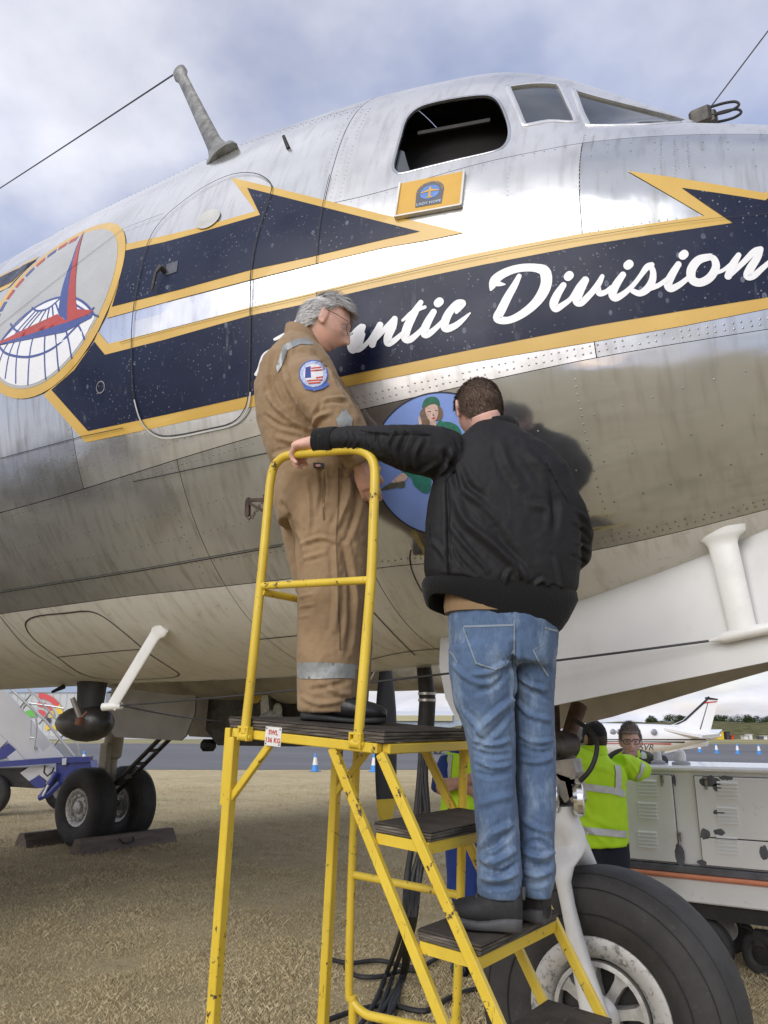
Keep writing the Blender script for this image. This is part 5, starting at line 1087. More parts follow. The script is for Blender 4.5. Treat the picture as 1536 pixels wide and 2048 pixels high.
def mat_cloth(name, col, weave=900, var=.12, wr=.25, fade=None, rough=.85, sheen=.1, rib=0.):
    s = NT(name); c = np.array(col); a = s.noise(7, 5, .6); k = s.ramp(a, [(.3, tuple(c * (1 - var))), (.7, tuple(np.clip(c * (1 + var), 0, 1)))])
    if fade: k = s.mix(s.math('MULTIPLY', s.sramp(s.noise(11, 5, .65, loc=(2, 2, 2)), .48, .72), fade[1]), k, fade[0])
    g = s.noise(weave * .35, 2, .5); k = s.mix(s.math('MULTIPLY', g, .22), k, tuple(c * .45)); s.set(k, rough, spec=.25, sheen=sheen)
    n = s.bump(s.noise(26, 4, .6), wr, .006); n = s.bump(g, .25, .0012, n)
    if rib: s.bump(s.noise(rib, 1, .3, stretch=(1, 1, .03)), .8, .004, n)
    return s.m
def shoe(parent, heel, toe, w, h, top, mat_u, mat_s, up=(0, 0, 1.), sole_h=.03, laces=True):
    heel = np.array(heel); toe = np.array(toe); d = toe - heel; L = np.linalg.norm(d); d /= L; u_ = np.array(up, float); u_ -= d * (d @ u_); u_ /= np.linalg.norm(u_); s_ = np.cross(d, u_)
    prof = [(-.01, .55, .62, 0), (.02, .72, .95, 0), (.10, .80, 1.0, 0), (.22, .82, .98, 0), (.34, .84, .97, 0), (.46, .92, .86, 0), (.6, 1.0, .70, 0), (.74, 1.02, .57, 0), (.87, .94, .48, .02), (.95, .72, .37, .05), (1.0, .4, .22, .10)]
    def ringset(z0f, z1f, grow, flat=2.6):
        rg = []
        for t, wf, hf, toe_up in prof:
            z0, z1 = z0f(t, hf, toe_up), z1f(t, hf, toe_up); c = heel + d * L * (t * (1 + 0 * grow)) + u_ * ((z0 + z1) / 2); hw = w / 2 * wf * grow; hh = (z1 - z0) / 2
            rg.append([c + s_ * hw * math.copysign(abs(math.cos(a)) ** (2 / flat), math.cos(a)) + u_ * hh * math.copysign(abs(math.sin(a)) ** (2 / flat), math.sin(a)) for a in np.linspace(0, 2 * math.pi, 20, endpoint=False)])
        return rg
    mb = MB(); mb.rings(ringset(lambda t, hf, tu: .012 + tu * h, lambda t, hf, tu: .03 + (h - .03) * hf + tu * h * .3, 1.0, 2.3)); U = mb.build('shoe', mat_u, parent, 60); fix_normals(U.data)
    mb = MB(); mb.rings(ringset(lambda t, hf, tu: .0 + tu * h * .5, lambda t, hf, tu: sole_h * (.72 + .28 * max(0., 1 - t * 1.6)) + .004 * math.sin(t * 9) + tu * h * .45, 1.09, 4)); S_ = mb.build('sole', mat_s, U, 50); fix_normals(S_.data)
    mb = MB(); c = heel - d * .004 + u_ * (h * .93); mb.box(c, (.02, .012, .035), np.stack([s_, d, u_], 1), .003); mb.build('heel_tab', mat_s, U, 40)
    if laces:
        for k in range(4):
            t = .40 + .075 * k; hf = float(np.interp(t, [.34, .46, .6, .74], [.97, .86, .70, .57])); c = heel + d * L * t + u_ * (.03 + (h - .03) * hf + .001); mb = MB(); mb.tube([c - s_ * w * .26 - u_ * .012, c - s_ * w * .12, c, c + s_ * w * .12, c + s_ * w * .26 - u_ * .012], .0032, 6); mb.build('lace', mat_s, U)
    return U
def garment(name, mb, voxel, mat, parent, folds=(), it=6, wr=None):
    me = remesh(mb, voxel, it)
    for w in (wr or []): wrinkle(me, *w)
    if folds: folds_on(me, folds)
    me.name = name; finish(me, 180); return link(name, me, parent, mat)
def cast_patch(name, target, centre, xv, yv, poly, off, mat, parent, grid=.012, edge=.006):
    """a sewn patch: flat outline laid onto the cloth below it"""
    xv = np.array(xv, float); xv /= np.linalg.norm(xv); yv = np.array(yv, float); yv -= xv * (xv @ yv); yv /= np.linalg.norm(yv); n = np.cross(xv, yv); bv = target if isinstance(target, BVHTree) else bvh_of(target.data)
    v, f = tri2d(dens(poly, edge), (), grid); P = []
    for a, b in v:
        o = np.array(centre) + xv * a + yv * b + n * .12; hit, nn, *_ = bv.ray_cast(V(o), V(-n), .3); P.append(tuple(np.array(hit) + n * off) if hit is not None else tuple(o - n * (.12 - off)))
    me = bpy.data.meshes.new(name); me.from_pydata(P, [], f); finish(me, 180); o = link(name, me, parent, mat); return o
def px_patch(name, target, pts, off, mat, parent, step=4, grid_px=6):
    """a panel, band or pocket sewn on: outline read off the photograph, laid on the cloth"""
    bv = target if isinstance(target, BVHTree) else bvh_of(target.data); v, f = tri2d(dens(pts, step), (), grid_px); P = []; ok = []
    for a, b in v:
        r_ = V(ray(a, b)).normalized(); hit, nn, *_ = bv.ray_cast(V(EYE), r_)
        ok.append(hit is not None); P.append(tuple(hit - r_ * off) if hit is not None else (0, 0, 0))
    f = [t for t in f if all(ok[i] for i in t)]; lim = []
    for t in f:
        d = [depth_of(P[i]) for i in t]
        if max(d) - min(d) < .06: lim.append(t)
    par = list(range(len(P)))
    def find(i):
        while par[i] != i: par[i] = par[par[i]]; i = par[i]
        return i
    for t in lim:
        for i in t[1:]: par[find(i)] = find(t[0])
    cnt = {}
    for t in lim: cnt[find(t[0])] = cnt.get(find(t[0]), 0) + 1
    if cnt: keep = max(cnt, key=cnt.get); lim = [t for t in lim if find(t[0]) == keep]      # one sewn piece
    used = sorted({i for t in lim for i in t}); ix = {i: k for k, i in enumerate(used)}
    me = bpy.data.meshes.new(name); me.from_pydata([P[i] for i in used], [], [tuple(ix[i] for i in t) for t in lim]); finish(me, 180); return link(name, me, parent, mat)
# ---------------------------------------------------------------- the airman in the tan coverall, on the platform
def person(label, loc, group=None): return thing('person', label, 'person', loc, group)
PIL = person('grey-haired man in tan coveralls with a round sleeve patch, standing on the steps platform', at_h(650, 1460, 2.91))
SK1 = mat_skin('ruddy_skin', (.70, .42, .33))
torso = [(645, 1040, 2.95, 88, .160), (642, 1000, 2.95, 95, .165), (643, 955, 2.94, 93, .165), (631, 915, 2.93, 86, .155), (616, 875, 2.92, 87, .160), (602, 825, 2.92, 88, .175), (597, 775, 2.92, 87, .185), (596, 738, 2.92, 74, .18), (599, 712, 2.92, 55, .155), (600, 694, 2.92, 41, .105), (604, 678, 2.92, 30, .072)]
legN = [(655, 985, 2.88, 84, .10), (662, 1030, 2.87, 80, .105), (666, 1080, 2.86, 70, .10), (662, 1160, 2.86, 68, .095), (657, 1250, 2.86, 63, .09), (655, 1330, 2.86, 60, .088), (654, 1385, 2.86, 58, .085), (651, 1412, 2.86, 56, .083), (650, 1426, 2.86, 53, .08)]
legF = [(640, 985, 3.08, 86, .10), (640, 1080, 3.09, 73, .10), (666, 1160, 3.10, 76, .095), (688, 1250, 3.10, 58, .09), (688, 1330, 3.10, 54, .088), (682, 1430, 3.10, 50, .085)]
armN = [(602, 738, 2.78, 36, .06), (612, 756, 2.72, 44, .072), (634, 785, 2.70, 47, .075), (662, 822, 2.69, 45, .072), (684, 855, 2.69, 41, .066), (702, 890, 2.72, 35, .055), (720, 926, 2.75, 28, .045)]
armF = [(622, 735, 3.06, 34, .06), (650, 790, 3.15, 45, .07), (690, 850, 3.17, 40, .065), (722, 905, 3.10, 32, .05)]
mb = MB(); limb(mb, torso); limb(mb, legN); limb(mb, legF); limb(mb, armN); limb(mb, armF)
M_TAN = mat_cloth('tan_coverall_cloth', (.30, .205, .118), var=.10, wr=.45, fade=((.36, .26, .16), .35))
fl = [([(640, 862), (600, 850), (560, 820), (535, 790)], .012, .014), ([(648, 880), (600, 885), (555, 875)], .011, .013), ([(640, 897), (585, 905), (548, 915)], .012, .013), ([(545, 705), (540, 760), (560, 810)], -.012, .015), ([(575, 690), (572, 740), (590, 800)], -.013, .013), ([(640, 815), (655, 800), (690, 796)], .012, .010), ([(632, 830), (640, 812), (662, 800), (692, 806)], -.010, .010), ([(625, 860), (635, 835), (660, 826)], .010, .012), ([(590, 900), (640, 890), (690, 885)], -.010, .010), ([(598, 905), (640, 900), (700, 905)], .012, .010),
      ([(565, 1010), (590, 1060), (600, 1110), (602, 1160)], -.020, .016), ([(612, 960), (620, 1020), (615, 1080)], .010, .012), ([(640, 930), (645, 980), (635, 1030)], -.010, .012), ([(700, 935), (695, 1000), (670, 1060)], .014, .016), ([(715, 960), (712, 1020), (690, 1080)], -.012, .014), ([(600, 1090), (640, 1075), (675, 1085)], .010, .010), ([(600, 1120), (650, 1105)], .008, .010), ([(684, 1080), (700, 1160), (703, 1230), (695, 1300)], -.014, .016), ([(672, 1100), (676, 1180), (670, 1260)], .010, .014), ([(597, 1195), (625, 1188)], .007, .007), ([(597, 1215), (630, 1208)], .007, .007), ([(597, 1235), (618, 1230)], .006, .006), ([(640, 1365), (675, 1385), (700, 1390)], .008, .012), ([(605, 1395), (640, 1408), (690, 1400)], .008, .010), ([(620, 1380), (650, 1375), (690, 1365)], -.007, .010), ([(530, 830), (560, 850), (600, 858)], -.009, .010), ([(610, 700), (650, 730), (672, 770)], .006, .010)]
fl = [(p_, a_ * 1.35, w_ * .85) for p_, a_, w_ in fl]
CV = garment('coverall', mb, .0065, M_TAN, PIL, fl, 6, [(.0035, 9, (1, 1, .7), 3.), (.0016, 24, (1, 1, .8), 8.)])
# collar, yoke strips, cuffs and hip label
mb = MB(); c_ = at_h(606, 678, 2.92); rg = []
for dz_, k in ((-.03, 1.12), (.0, 1.1), (.03, 1.05), (.034, .98), (.0, .97), (-.03, 1.0)): rg.append([c_ + np.array([0, 0, dz_]) + RT * (.072 * k * math.cos(a)) + FH * .07 * k * math.sin(a) + np.array([0, 0, -.030 * math.cos(a)]) for a in np.linspace(0, 2 * math.pi, 26, endpoint=False)])
mb.rings(rg, False); mb.build('collar', M_TAN, CV, 60)
M_REFL = simple('silver_reflective_tape', (.27, .285, .285), .4, .25, var=.12, scale=40, bump=.3, bscale=80)
bv = bvh_of(CV.data)
px_patch('reflective_band', bv, [(594, 1326), (630, 1324), (690, 1327), (716, 1330), (716, 1358), (680, 1356), (630, 1358), (594, 1357)], .004, M_REFL, CV)
px_patch('reflective_band', bv, [(672, 838), (690, 816), (706, 838), (702, 862), (680, 868)], .004, M_REFL, CV)
px_patch('shoulder_strip', bv, [(566, 690), (590, 678), (625, 674), (650, 682), (640, 690), (600, 688), (575, 700), (562, 735), (555, 745), (552, 735)], .005, M_REFL, CV)
cpt = (628, 748); hit = bv.ray_cast(V(EYE), V(ray(*cpt)).normalized())[0]
def zcirc(cx, cy, r_, sy=1., n=26): return [(cx + r_ * math.cos(t), cy + r_ * sy * math.sin(t)) for t in np.linspace(0, 2 * math.pi, n, endpoint=False)]
px_patch('sleeve_patch', bv, zcirc(627, 748, 29.5, .97), .004, simple('patch_blue', (.05, .11, .36), .7, var=.2, scale=120), CV, 3, 4)
px_patch('patch_ring', bv, zcirc(627, 748, 27, .97), .0052, simple('patch_white_thread', (.40, .46, .66), .8, var=.6, scale=300), CV, 3, 4)
px_patch('patch_field', bv, zcirc(627, 747, 20, .97), .0062, simple('patch_pale', (.62, .62, .64), .8, var=.1, scale=90), CV, 3, 4)
for i, (y0, xa, xb) in enumerate(((735, 622, 642), (740, 622, 645), (754, 632, 646), (760, 614, 645), (765, 617, 641))): px_patch('patch_stripe', bv, [(xa, y0), (xb, y0 - 2), (xb, y0 + 1), (xa, y0 + 3)], .0072, simple('patch_red', (.5, .07, .05), .8), CV, 3, 0)
px_patch('patch_canton', bv, [(611, 735), (621, 732), (622, 755), (610, 756)], .0072, simple('patch_navy', (.04, .06, .25), .8), CV, 3, 0)
px_patch('patch_scroll', bv, [(604, 768), (612, 773), (628, 776), (645, 771), (655, 763), (658, 769), (647, 777), (628, 782), (610, 778)], .0066, simple('patch_blue_scroll', (.06, .12, .4), .7, var=.3, scale=150), CV, 3, 4)
px_patch('brand_tab', bv, [(626, 925), (648, 926), (647, 937), (627, 935)], .005, simple('tab_black', (.02, .02, .025), .7), CV, 3, 0); px_patch('brand_tab_badge', bv, zcirc(636, 931, 5.5, .55, 14), .006, simple('tab_red_white', (.6, .35, .33), .7), CV, 3, 0)
M_STITCH = mat_cloth('tan_seam', (.17, .108, .056))
for pts in ([(648, 940), (652, 975), (648, 1020), (650, 1040), (646, 1040), (644, 1000), (646, 960)], [(679, 935), (679, 1000), (674, 1080), (678, 1170), (682, 1300), (679, 1300), (675, 1170), (671, 1080), (676, 1000), (676, 935)], [(700, 928), (716, 955), (720, 972), (717, 972), (713, 956), (698, 932)]): px_patch('seam', bv, pts, .002, M_STITCH, CV, 5, 0)
# body: head bent forward, looking down to the right
Mh = frame(RT * .985 + FH * .08 + np.array([0, 0, -.40]), (0, 0, 1)); hc = at_h(650, 650, 2.92); hs = 1.06
mb = MB(); add_head(mb, hc, Mh, hs); nk = hc + Mh @ np.array([0, -.03, -.07]); nb_ = at_h(604, 702, 2.92)
mb.tube([nk, (nk + nb_) / 2 + np.array([0, 0, -.005]), nb_], [.056, .057, .062], 18)
for rows in (torso, legN, legF, armN, armF): limb(mb, shrink(rows, .72), 16)
add_hand(mb, at_h(722, 930, 2.75), at_h(738, 975, 2.78) - at_h(722, 930, 2.75), FH, [(.3, .5, .4)] * 4, (.5, .3), 1.0, 1); add_hand(mb, at_h(724, 908, 3.09), at_h(745, 950, 3.04) - at_h(724, 908, 3.09), -FH, [(.3, .5, .4)] * 4, (.5, .3), 1.0, -1)
me = remesh(mb, .0042, 3, .4); me.name = 'body'; finish(me, 180); link('body', me, PIL, SK1)
def mask1(d): x, y, z = d; return (z > .80) if y > .5 else (z > .34 + .95 * (y - .1) if y > .05 else z > (-.42 if y < -.25 else .02 - (-y) * 1.1 if abs(x) > .5 else -.4))
make_hair('grey', hc, Mh, hs, mask1, .036, lambda d: np.array([d[0] * .4, -.75 if d[2] < .6 else .45, -.5 if d[2] < .6 else .1]), 5600, [(.30, .29, .28), (.50, .49, .48), (.68, .67, .66), (.85, .84, .83)], PIL, .006, .7, .6, .8, .0011, .20)
mb = MB(); loc = lambda x, y, z: hc + Mh @ (np.array([x, y, z]) * hs)
for sx in (-1, 1):
    mb.tube([loc(sx * .083, -.008, .022), loc(sx * .080, .045, .020), loc(sx * .070, .092, .014)], .0016, 6)
    mb.tube([loc(sx * .037 + .031 * math.cos(t), .105 - .012 * abs(math.cos(t)) * (1 if sx * math.cos(t) > 0 else .2), .003 + .020 * math.sin(t)) for t in np.linspace(0, 2 * math.pi, 20)], .0014, 5, False)
mb.tube([loc(-.008, .112, .008), loc(0, .116, .011), loc(.008, .112, .008)], .0014, 6); mb.build('glasses', M_BLACK, PIL)
for sx in (-1, 1): mb = MB(); mb.ellipsoid(loc(sx * .031, .0735, .004), (.011, .011, .011), None, 12, 8); mb.build('eye', simple('eye_white', (.5, .48, .46), .2), PIL)
M_LEATH = simple('black_shoe_leather', (.014, .013, .014), .35, var=.3, scale=20, bump=.3, bscale=60); M_SOLE = simple('black_rubber_sole', (.02, .02, .021), .7, var=.2, scale=30)
def board_z(x, y):  # height of the tilted platform top
    q = LM.T @ (np.array([x, y, LP0[2]]) - LP0); return T(q[0], -q[1], .042)[2]
for a_, b_, hh in (((604, 1460), (772, 1460), 2.855), ((630, 1460), (765, 1460), 3.07)):
    p0, p1 = at_h(*a_, hh), at_h(*b_, hh - .02); p0[2] = board_z(p0[0], p0[1]); p1[2] = board_z(p1[0], p1[1]); shoe(PIL, p0, p1, .108, .112, 0, M_LEATH, M_SOLE, LM[:, 2], .028)

# ---------------------------------------------------------------- the young man in the black bomber jacket, on the treads
BOY = person('young man in black bomber jacket and blue jeans, seen from behind, gripping the handrail', at_h(1030, 1840, 2.5))
SK2 = mat_skin('fair_skin', (.68, .41, .33))
jt = [(997, 1200, 2.53, 134, .118), (998, 1185, 2.53, 143, .128), (1001, 1160, 2.52, 153, .138), (1004, 1110, 2.52, 155, .142), (1006, 1050, 2.52, 154, .142), (1006, 1000, 2.52, 149, .138), (1002, 955, 2.52, 138, .128), (993, 915, 2.53, 112, .112), (990, 892, 2.54, 80, .095), (989, 873, 2.56, 54, .08), (989, 862, 2.57, 40, .068)]
al = [(905, 915, 2.50, 50, .085), (868, 904, 2.48, 53, .085), (820, 897, 2.465, 48, .078), (775, 888, 2.475, 38, .065), (735, 880, 2.50, 28, .052), (700, 878, 2.53, 25, .046), (668, 880, 2.565, 24, .043), (640, 881, 2.60, 24, .042)]
ar = [(1084, 945, 2.53, 36, .07), (1108, 980, 2.52, 39, .074), (1136, 1025, 2.53, 36, .07), (1152, 1068, 2.57, 32, .066), (1150, 1105, 2.63, 33, .06), (1130, 1130, 2.70, 30, .05), (1105, 1140, 2.76, 26, .045)]
mb = MB(); limb(mb, jt, 26, 2.35); limb(mb, al); limb(mb, ar)
M_BOMB = mat_cloth('black_nylon', (.014, .014, .0155), var=.15, wr=.3, rough=.66, sheen=.0); M_RIBK = mat_cloth('black_rib_knit', (.008, .008, .009), var=.1, wr=.2, rough=.95, rib=170)
fj = [([(890, 905), (905, 940), (915, 975)], -.018, .014), ([(873, 960), (895, 930), (905, 900)], .014, .012), ([(893, 965), (895, 1040), (897, 1120), (898, 1165)], -.010, .010), ([(905, 985), (930, 1040), (975, 1080), (1030, 1130), (1055, 1160)], .016, .020), ([(925, 975), (965, 1010), (990, 1040)], .012, .018), ([(915, 930), (940, 975), (965, 990)], -.012, .018), ([(960, 1000), (1000, 1070), (1040, 1120)], -.010, .022), ([(860, 1080), (880, 1100), (900, 1130)], .010, .012), ([(900, 1050), (930, 1090), (975, 1140)], .012, .012), ([(900, 1080), (920, 1120), (950, 1150)], -.010, .010), ([(1000, 880), (1015, 930), (1040, 970)], .010, .022), ([(1050, 900), (1085, 940), (1110, 985)], .012, .022), ([(1095, 950), (1110, 1010), (1105, 1060)], -.012, .020), ([(1060, 1010), (1095, 1020), (1100, 1060)], .010, .018), ([(1020, 1140), (1010, 1160), (1015, 1180)], .014, .010), ([(1035, 1130), (1045, 1160), (1040, 1185)], -.013, .009), ([(1060, 1180), (1085, 1160), (1100, 1180)], .012, .010), ([(1075, 1195), (1100, 1175), (1130, 1185)], -.010, .010), ([(1110, 1120), (1120, 1160), (1118, 1190)], .010, .012), ([(880, 1150), (930, 1155), (1000, 1175)], -.006, .008),
      ([(845, 880), (830, 910), (835, 940)], .012, .012), ([(815, 865), (800, 900), (805, 930)], -.012, .012), ([(790, 862), (775, 890), (785, 915)], .012, .011), ([(760, 858), (752, 880), (760, 905)], -.010, .010), ([(740, 858), (735, 880), (745, 900)], .010, .008), ([(705, 858), (715, 880), (705, 900)], .008, .007), ([(690, 860), (695, 880), (688, 900)], -.008, .006), ([(860, 868), (830, 862), (780, 864), (720, 866)], .008, .008), ([(870, 930), (840, 945), (812, 940)], .010, .012), ([(1150, 1020), (1170, 1035), (1182, 1060)], .010, .012), ([(1145, 1050), (1165, 1060), (1180, 1080)], -.010, .010), ([(1150, 1085), (1168, 1092), (1182, 1105)], .010, .009), ([(1140, 1110), (1160, 1118), (1172, 1128)], -.008, .008)]
fj = [(p_, a_ * 1.05, w_ * .75) for p_, a_, w_ in fj]; fl2 = 0
JK = garment('bomber_jacket', mb, .0065, M_BOMB, BOY, fj, 6, [(.0018, 8, (1, 1, .6), 9.), (.001, 26, (1, 1, .8), 4.)])
def band(name, rows, k, mat, parent, n=40, lift=()):
    """knitted band: closed strip following lofted rings"""
    mb = MB(); rg = []
    for i_, (cx, cy, hh, hw, hd, sl) in enumerate(rows):
        c = at_h(cx, cy, hh); dep = depth_of(c); lf = lift[i_] if i_ < len(lift) else 0.; rg.append([c + RT * (hw * dep / F) * math.copysign(abs(math.cos(a)) ** .85, math.cos(a)) + FH * hd * math.copysign(abs(math.sin(a)) ** .85, math.sin(a)) + np.array([0, 0, -sl * dep / F * math.cos(a) + lf * max(0., -math.sin(a + .25)) ** .6 * max(0., -math.cos(a + .1)) ** .35]) for a in np.linspace(0, 2 * math.pi, n, endpoint=False)])
    mb.rings(rg, False); o = mb.build(name, mat, parent, 70); return o
band('hem_band', [(999, 1174, 2.53, 152, .140, 16), (998, 1186, 2.53, 155, .145, 18), (994, 1202, 2.53, 150, .142, 20), (990, 1220, 2.53, 143, .136, 23), (986, 1234, 2.53, 135, .125, 26), (985, 1240, 2.53, 128, .12, 27), (988, 1225, 2.53, 126, .118, 25), (994, 1195, 2.53, 130, .12, 19)], 1, M_RIBK, JK, 48, (0, .005, .018, .035, .048, .052, .04, .01))
mb = MB(); limb(mb, [(674, 880, 2.558, 26, .047), (668, 880, 2.565, 27, .047), (650, 881, 2.59, 26, .045), (634, 882, 2.607, 25.5, .043), (633, 882, 2.608, 20, .038)], 26); mb.build('cuff', M_RIBK, JK, 60)
mb = MB(); c_ = at_h(990, 860, 2.57); rg = []
for dz_, k in ((-.03, 1.08), (.004, 1.05), (.024, .98), (.026, .92), (.0, .93), (-.03, .95)): rg.append([c_ + np.array([0, 0, dz_ + .012 * math.cos(a)]) + RT * .083 * k * math.cos(a) + FH * .075 * k * math.sin(a) for a in np.linspace(0, 2 * math.pi, 28, endpoint=False)])
mb.rings(rg, False); mb.build('rib_collar', M_RIBK, JK, 60)
bj = bvh_of(JK.data)
M_SEAMK = mat_cloth('black_seam', (.004, .004, .005))
for pts in ([(892, 960), (896, 1040), (897, 1120), (900, 1170), (896, 1170), (893, 1120), (892, 1040), (889, 962)], [(908, 872), (918, 900), (910, 940), (893, 962), (891, 960), (906, 938), (914, 900), (905, 874)], [(860, 871), (820, 869), (780, 871), (720, 862), (720, 859), (780, 868), (820, 866), (860, 868)], [(1094, 925), (1120, 970), (1140, 1005), (1137, 1006), (1117, 972), (1091, 927)]): px_patch('seam', bj, pts, .0018, M_SEAMK, JK, 5, 0)
px_patch('pocket_zip', bj, [(856, 1035), (859, 1035), (862, 1090), (859, 1090)], .002, M_SEAMK, JK, 5, 0)
# tan shirt tail
mb = MB(); limb(mb, [(1000, 1165, 2.53, 106, .118), (1000, 1200, 2.53, 111, .126), (999, 1222, 2.53, 112, .130), (999, 1231, 2.53, 110, .128)], 26); o = mb.build('shirt', mat_cloth('tan_shirt', (.26, .17, .09)), BOY, 60)
# jeans
pel = [(1006, 1195, 2.53, 102, .112), (1007, 1240, 2.53, 110, .125), (1006, 1290, 2.53, 107, .13), (1003, 1330, 2.52, 102, .12)]
ll = [(956, 1290, 2.50, 58, .10), (963, 1340, 2.50, 64, .105), (968, 1400, 2.50, 60, .10), (979, 1450, 2.50, 50, .092), (984, 1500, 2.50, 45, .085), (988, 1560, 2.49, 42, .082), (992, 1620, 2.48, 42, .080), (997, 1680, 2.47, 41, .078), (998, 1735, 2.46, 44, .078), (999, 1765, 2.46, 44, .078), (999, 1787, 2.46, 41, .075)]
lr = [(1062, 1290, 2.56, 48, .10), (1066, 1340, 2.56, 43, .10), (1065, 1400, 2.57, 39, .095), (1067, 1450, 2.57, 39, .09), (1069, 1500, 2.57, 40, .085), (1070, 1560, 2.56, 40, .082), (1071, 1620, 2.55, 37, .08), (1071, 1680, 2.54, 34, .078), (1074, 1735, 2.53, 35, .078), (1072, 1765, 2.53, 32, .078), (1070, 1787, 2.53, 28, .072)]
mb = MB(); limb(mb, pel, 26); limb(mb, ll); limb(mb, lr)
def mat_denim():
    s = NT('faded_denim'); a = s.noise(5, 5, .6); c = s.ramp(a, [(.3, (.026, .058, .13)), (.55, (.055, .105, .20)), (.75, (.13, .20, .31))])
    fd = s.noise(13, 5, .65, loc=(4, 4, 4), stretch=(1, 1, .45)); c = s.mix(s.math('MULTIPLY', s.sramp(fd, .50, .70), .62), c, (.30, .38, .48)); w1 = s.noise(420, 2, .5, stretch=(1, 1, .08)); w2 = s.noise(420, 2, .5, stretch=(.1, .1, 1.2)); c = s.mix(s.math('MULTIPLY', w1, .28), c, (.33, .40, .5)); c = s.mix(s.math('MULTIPLY', w2, .2), c, (.02, .05, .13)); s.set(c, .85, spec=.2, sheen=.1)
    n = s.bump(s.noise(34, 4, .6), .35, .006); s.bump(w1, .3, .0012, n); return s.m
M_DEN = mat_denim()
fd = [([(1026, 1290), (1027, 1350), (1028, 1400)], -.020, .012), ([(1020, 1320), (980, 1345), (940, 1350)], .008, .010), ([(1022, 1335), (990, 1370), (950, 1385)], -.007, .010), ([(905, 1330), (940, 1360), (985, 1370)], .008, .010), ([(1025, 1400), (990, 1430), (950, 1470)], .010, .012), ([(1026, 1420), (990, 1460), (955, 1490)], -.009, .010), ([(925, 1420), (950, 1450), (970, 1480)], .009, .010), ([(945, 1480), (985, 1490), (1020, 1480)], .010, .008), ([(948, 1500), (980, 1510), (1020, 1508)], -.009, .008), ([(950, 1520), (990, 1535), (1022, 1528)], .010, .008), ([(950, 1545), (985, 1552), (1020, 1545)], -.008, .008), ([(955, 1610), (990, 1600), (1025, 1590)], .006, .012), ([(1022, 1650), (990, 1665), (962, 1690)], .010, .010), ([(960, 1700), (990, 1690), (1025, 1660)], -.010, .009), ([(958, 1715), (990, 1725), (1030, 1700)], .013, .010), ([(962, 1735), (1000, 1745), (1035, 1725)], -.013, .008), ([(960, 1755), (1000, 1760), (1036, 1745)], .013, .009), ([(962, 1775), (1000, 1775), (1035, 1768)], -.008, .007), ([(1032, 1400), (1060, 1430), (1100, 1440)], .008, .010), ([(1035, 1350), (1060, 1370), (1095, 1380)], .009, .010), ([(1035, 1365), (1070, 1385), (1098, 1400)], -.008, .009), ([(1040, 1470), (1070, 1485), (1105, 1480)], .009, .008), ([(1040, 1492), (1075, 1505), (1105, 1500)], -.008, .008), ([(1040, 1520), (1075, 1525), (1106, 1515)], .008, .008), ([(1045, 1640), (1070, 1655), (1103, 1665)], .008, .010), ([(1046, 1690), (1075, 1680), (1103, 1695)], -.009, .008), ([(1048, 1705), (1080, 1715), (1108, 1705)], .013, .009), ([(1048, 1725), (1080, 1732), (1104, 1728)], -.012, .008), ([(1048, 1745), (1075, 1752), (1104, 1742)], .012, .008), ([(1048, 1765), (1075, 1768), (1098, 1762)], -.008, .007)]
fd = [(p_, a_ * 1.5, w_ * .85) for p_, a_, w_ in fd]
JN = garment('jeans', mb, .006, M_DEN, BOY, fd, 5, [(.0022, 12, (1, 1, .8), 5.), (.0014, 30, (1, 1, 1), 2.)])
bn = bvh_of(JN.data); M_DEN2 = mat_cloth('denim_seam', (.035, .07, .15), fade=((.2, .27, .36), .5)); M_THR = mat_cloth('denim_thread', (.22, .27, .32))
for pts in ([(927, 1252), (1026, 1249), (1027, 1300), (1010, 1330), (992, 1338), (952, 1326)], [(1090, 1256), (1116, 1262), (1106, 1330), (1098, 1352), (1076, 1318), (1068, 1300), (1084, 1290)]): px_patch('back_pocket', bn, pts, .0035, M_DEN, JN, 4, 6)
for pts in ([(927, 1251), (1026, 1248), (1026, 1252), (927, 1255)], [(927, 1254), (953, 1325), (992, 1337), (992, 1340), (951, 1328), (925, 1256)], [(992, 1337), (1012, 1328), (1026, 1300), (1028, 1301), (1013, 1331), (992, 1340)], [(1090, 1254), (1116, 1260), (1116, 1264), (1090, 1258)], [(1086, 1290), (1068, 1300), (1078, 1320), (1098, 1352), (1096, 1354), (1075, 1322), (1065, 1300), (1085, 1288)], [(1030, 1240), (1030, 1300), (1029, 1330), (1026, 1330), (1027, 1300), (1027, 1240)], [(899, 1300), (908, 1310), (916, 1325), (914, 1327), (905, 1312), (898, 1304)]): px_patch('stitching', bn, pts, .005, M_THR, JN, 4, 0)
band('waistband', [(1005, 1196, 2.53, 106, .118, 10), (1005, 1226, 2.53, 110, .124, 10), (1005, 1230, 2.53, 108, .12, 10)], 1, M_DEN, JN)
# cuffs rolled a little
for rows in ([(999, 1772, 2.46, 43, .078), (999, 1788, 2.46, 44, .08), (999, 1791, 2.46, 40, .075)], [(1071, 1772, 2.53, 31, .076), (1070, 1786, 2.53, 30, .078), (1070, 1790, 2.53, 26, .07)]):
    mb = MB(); limb(mb, rows, 24); mb.build('trouser_hem', M_DEN, JN, 60)
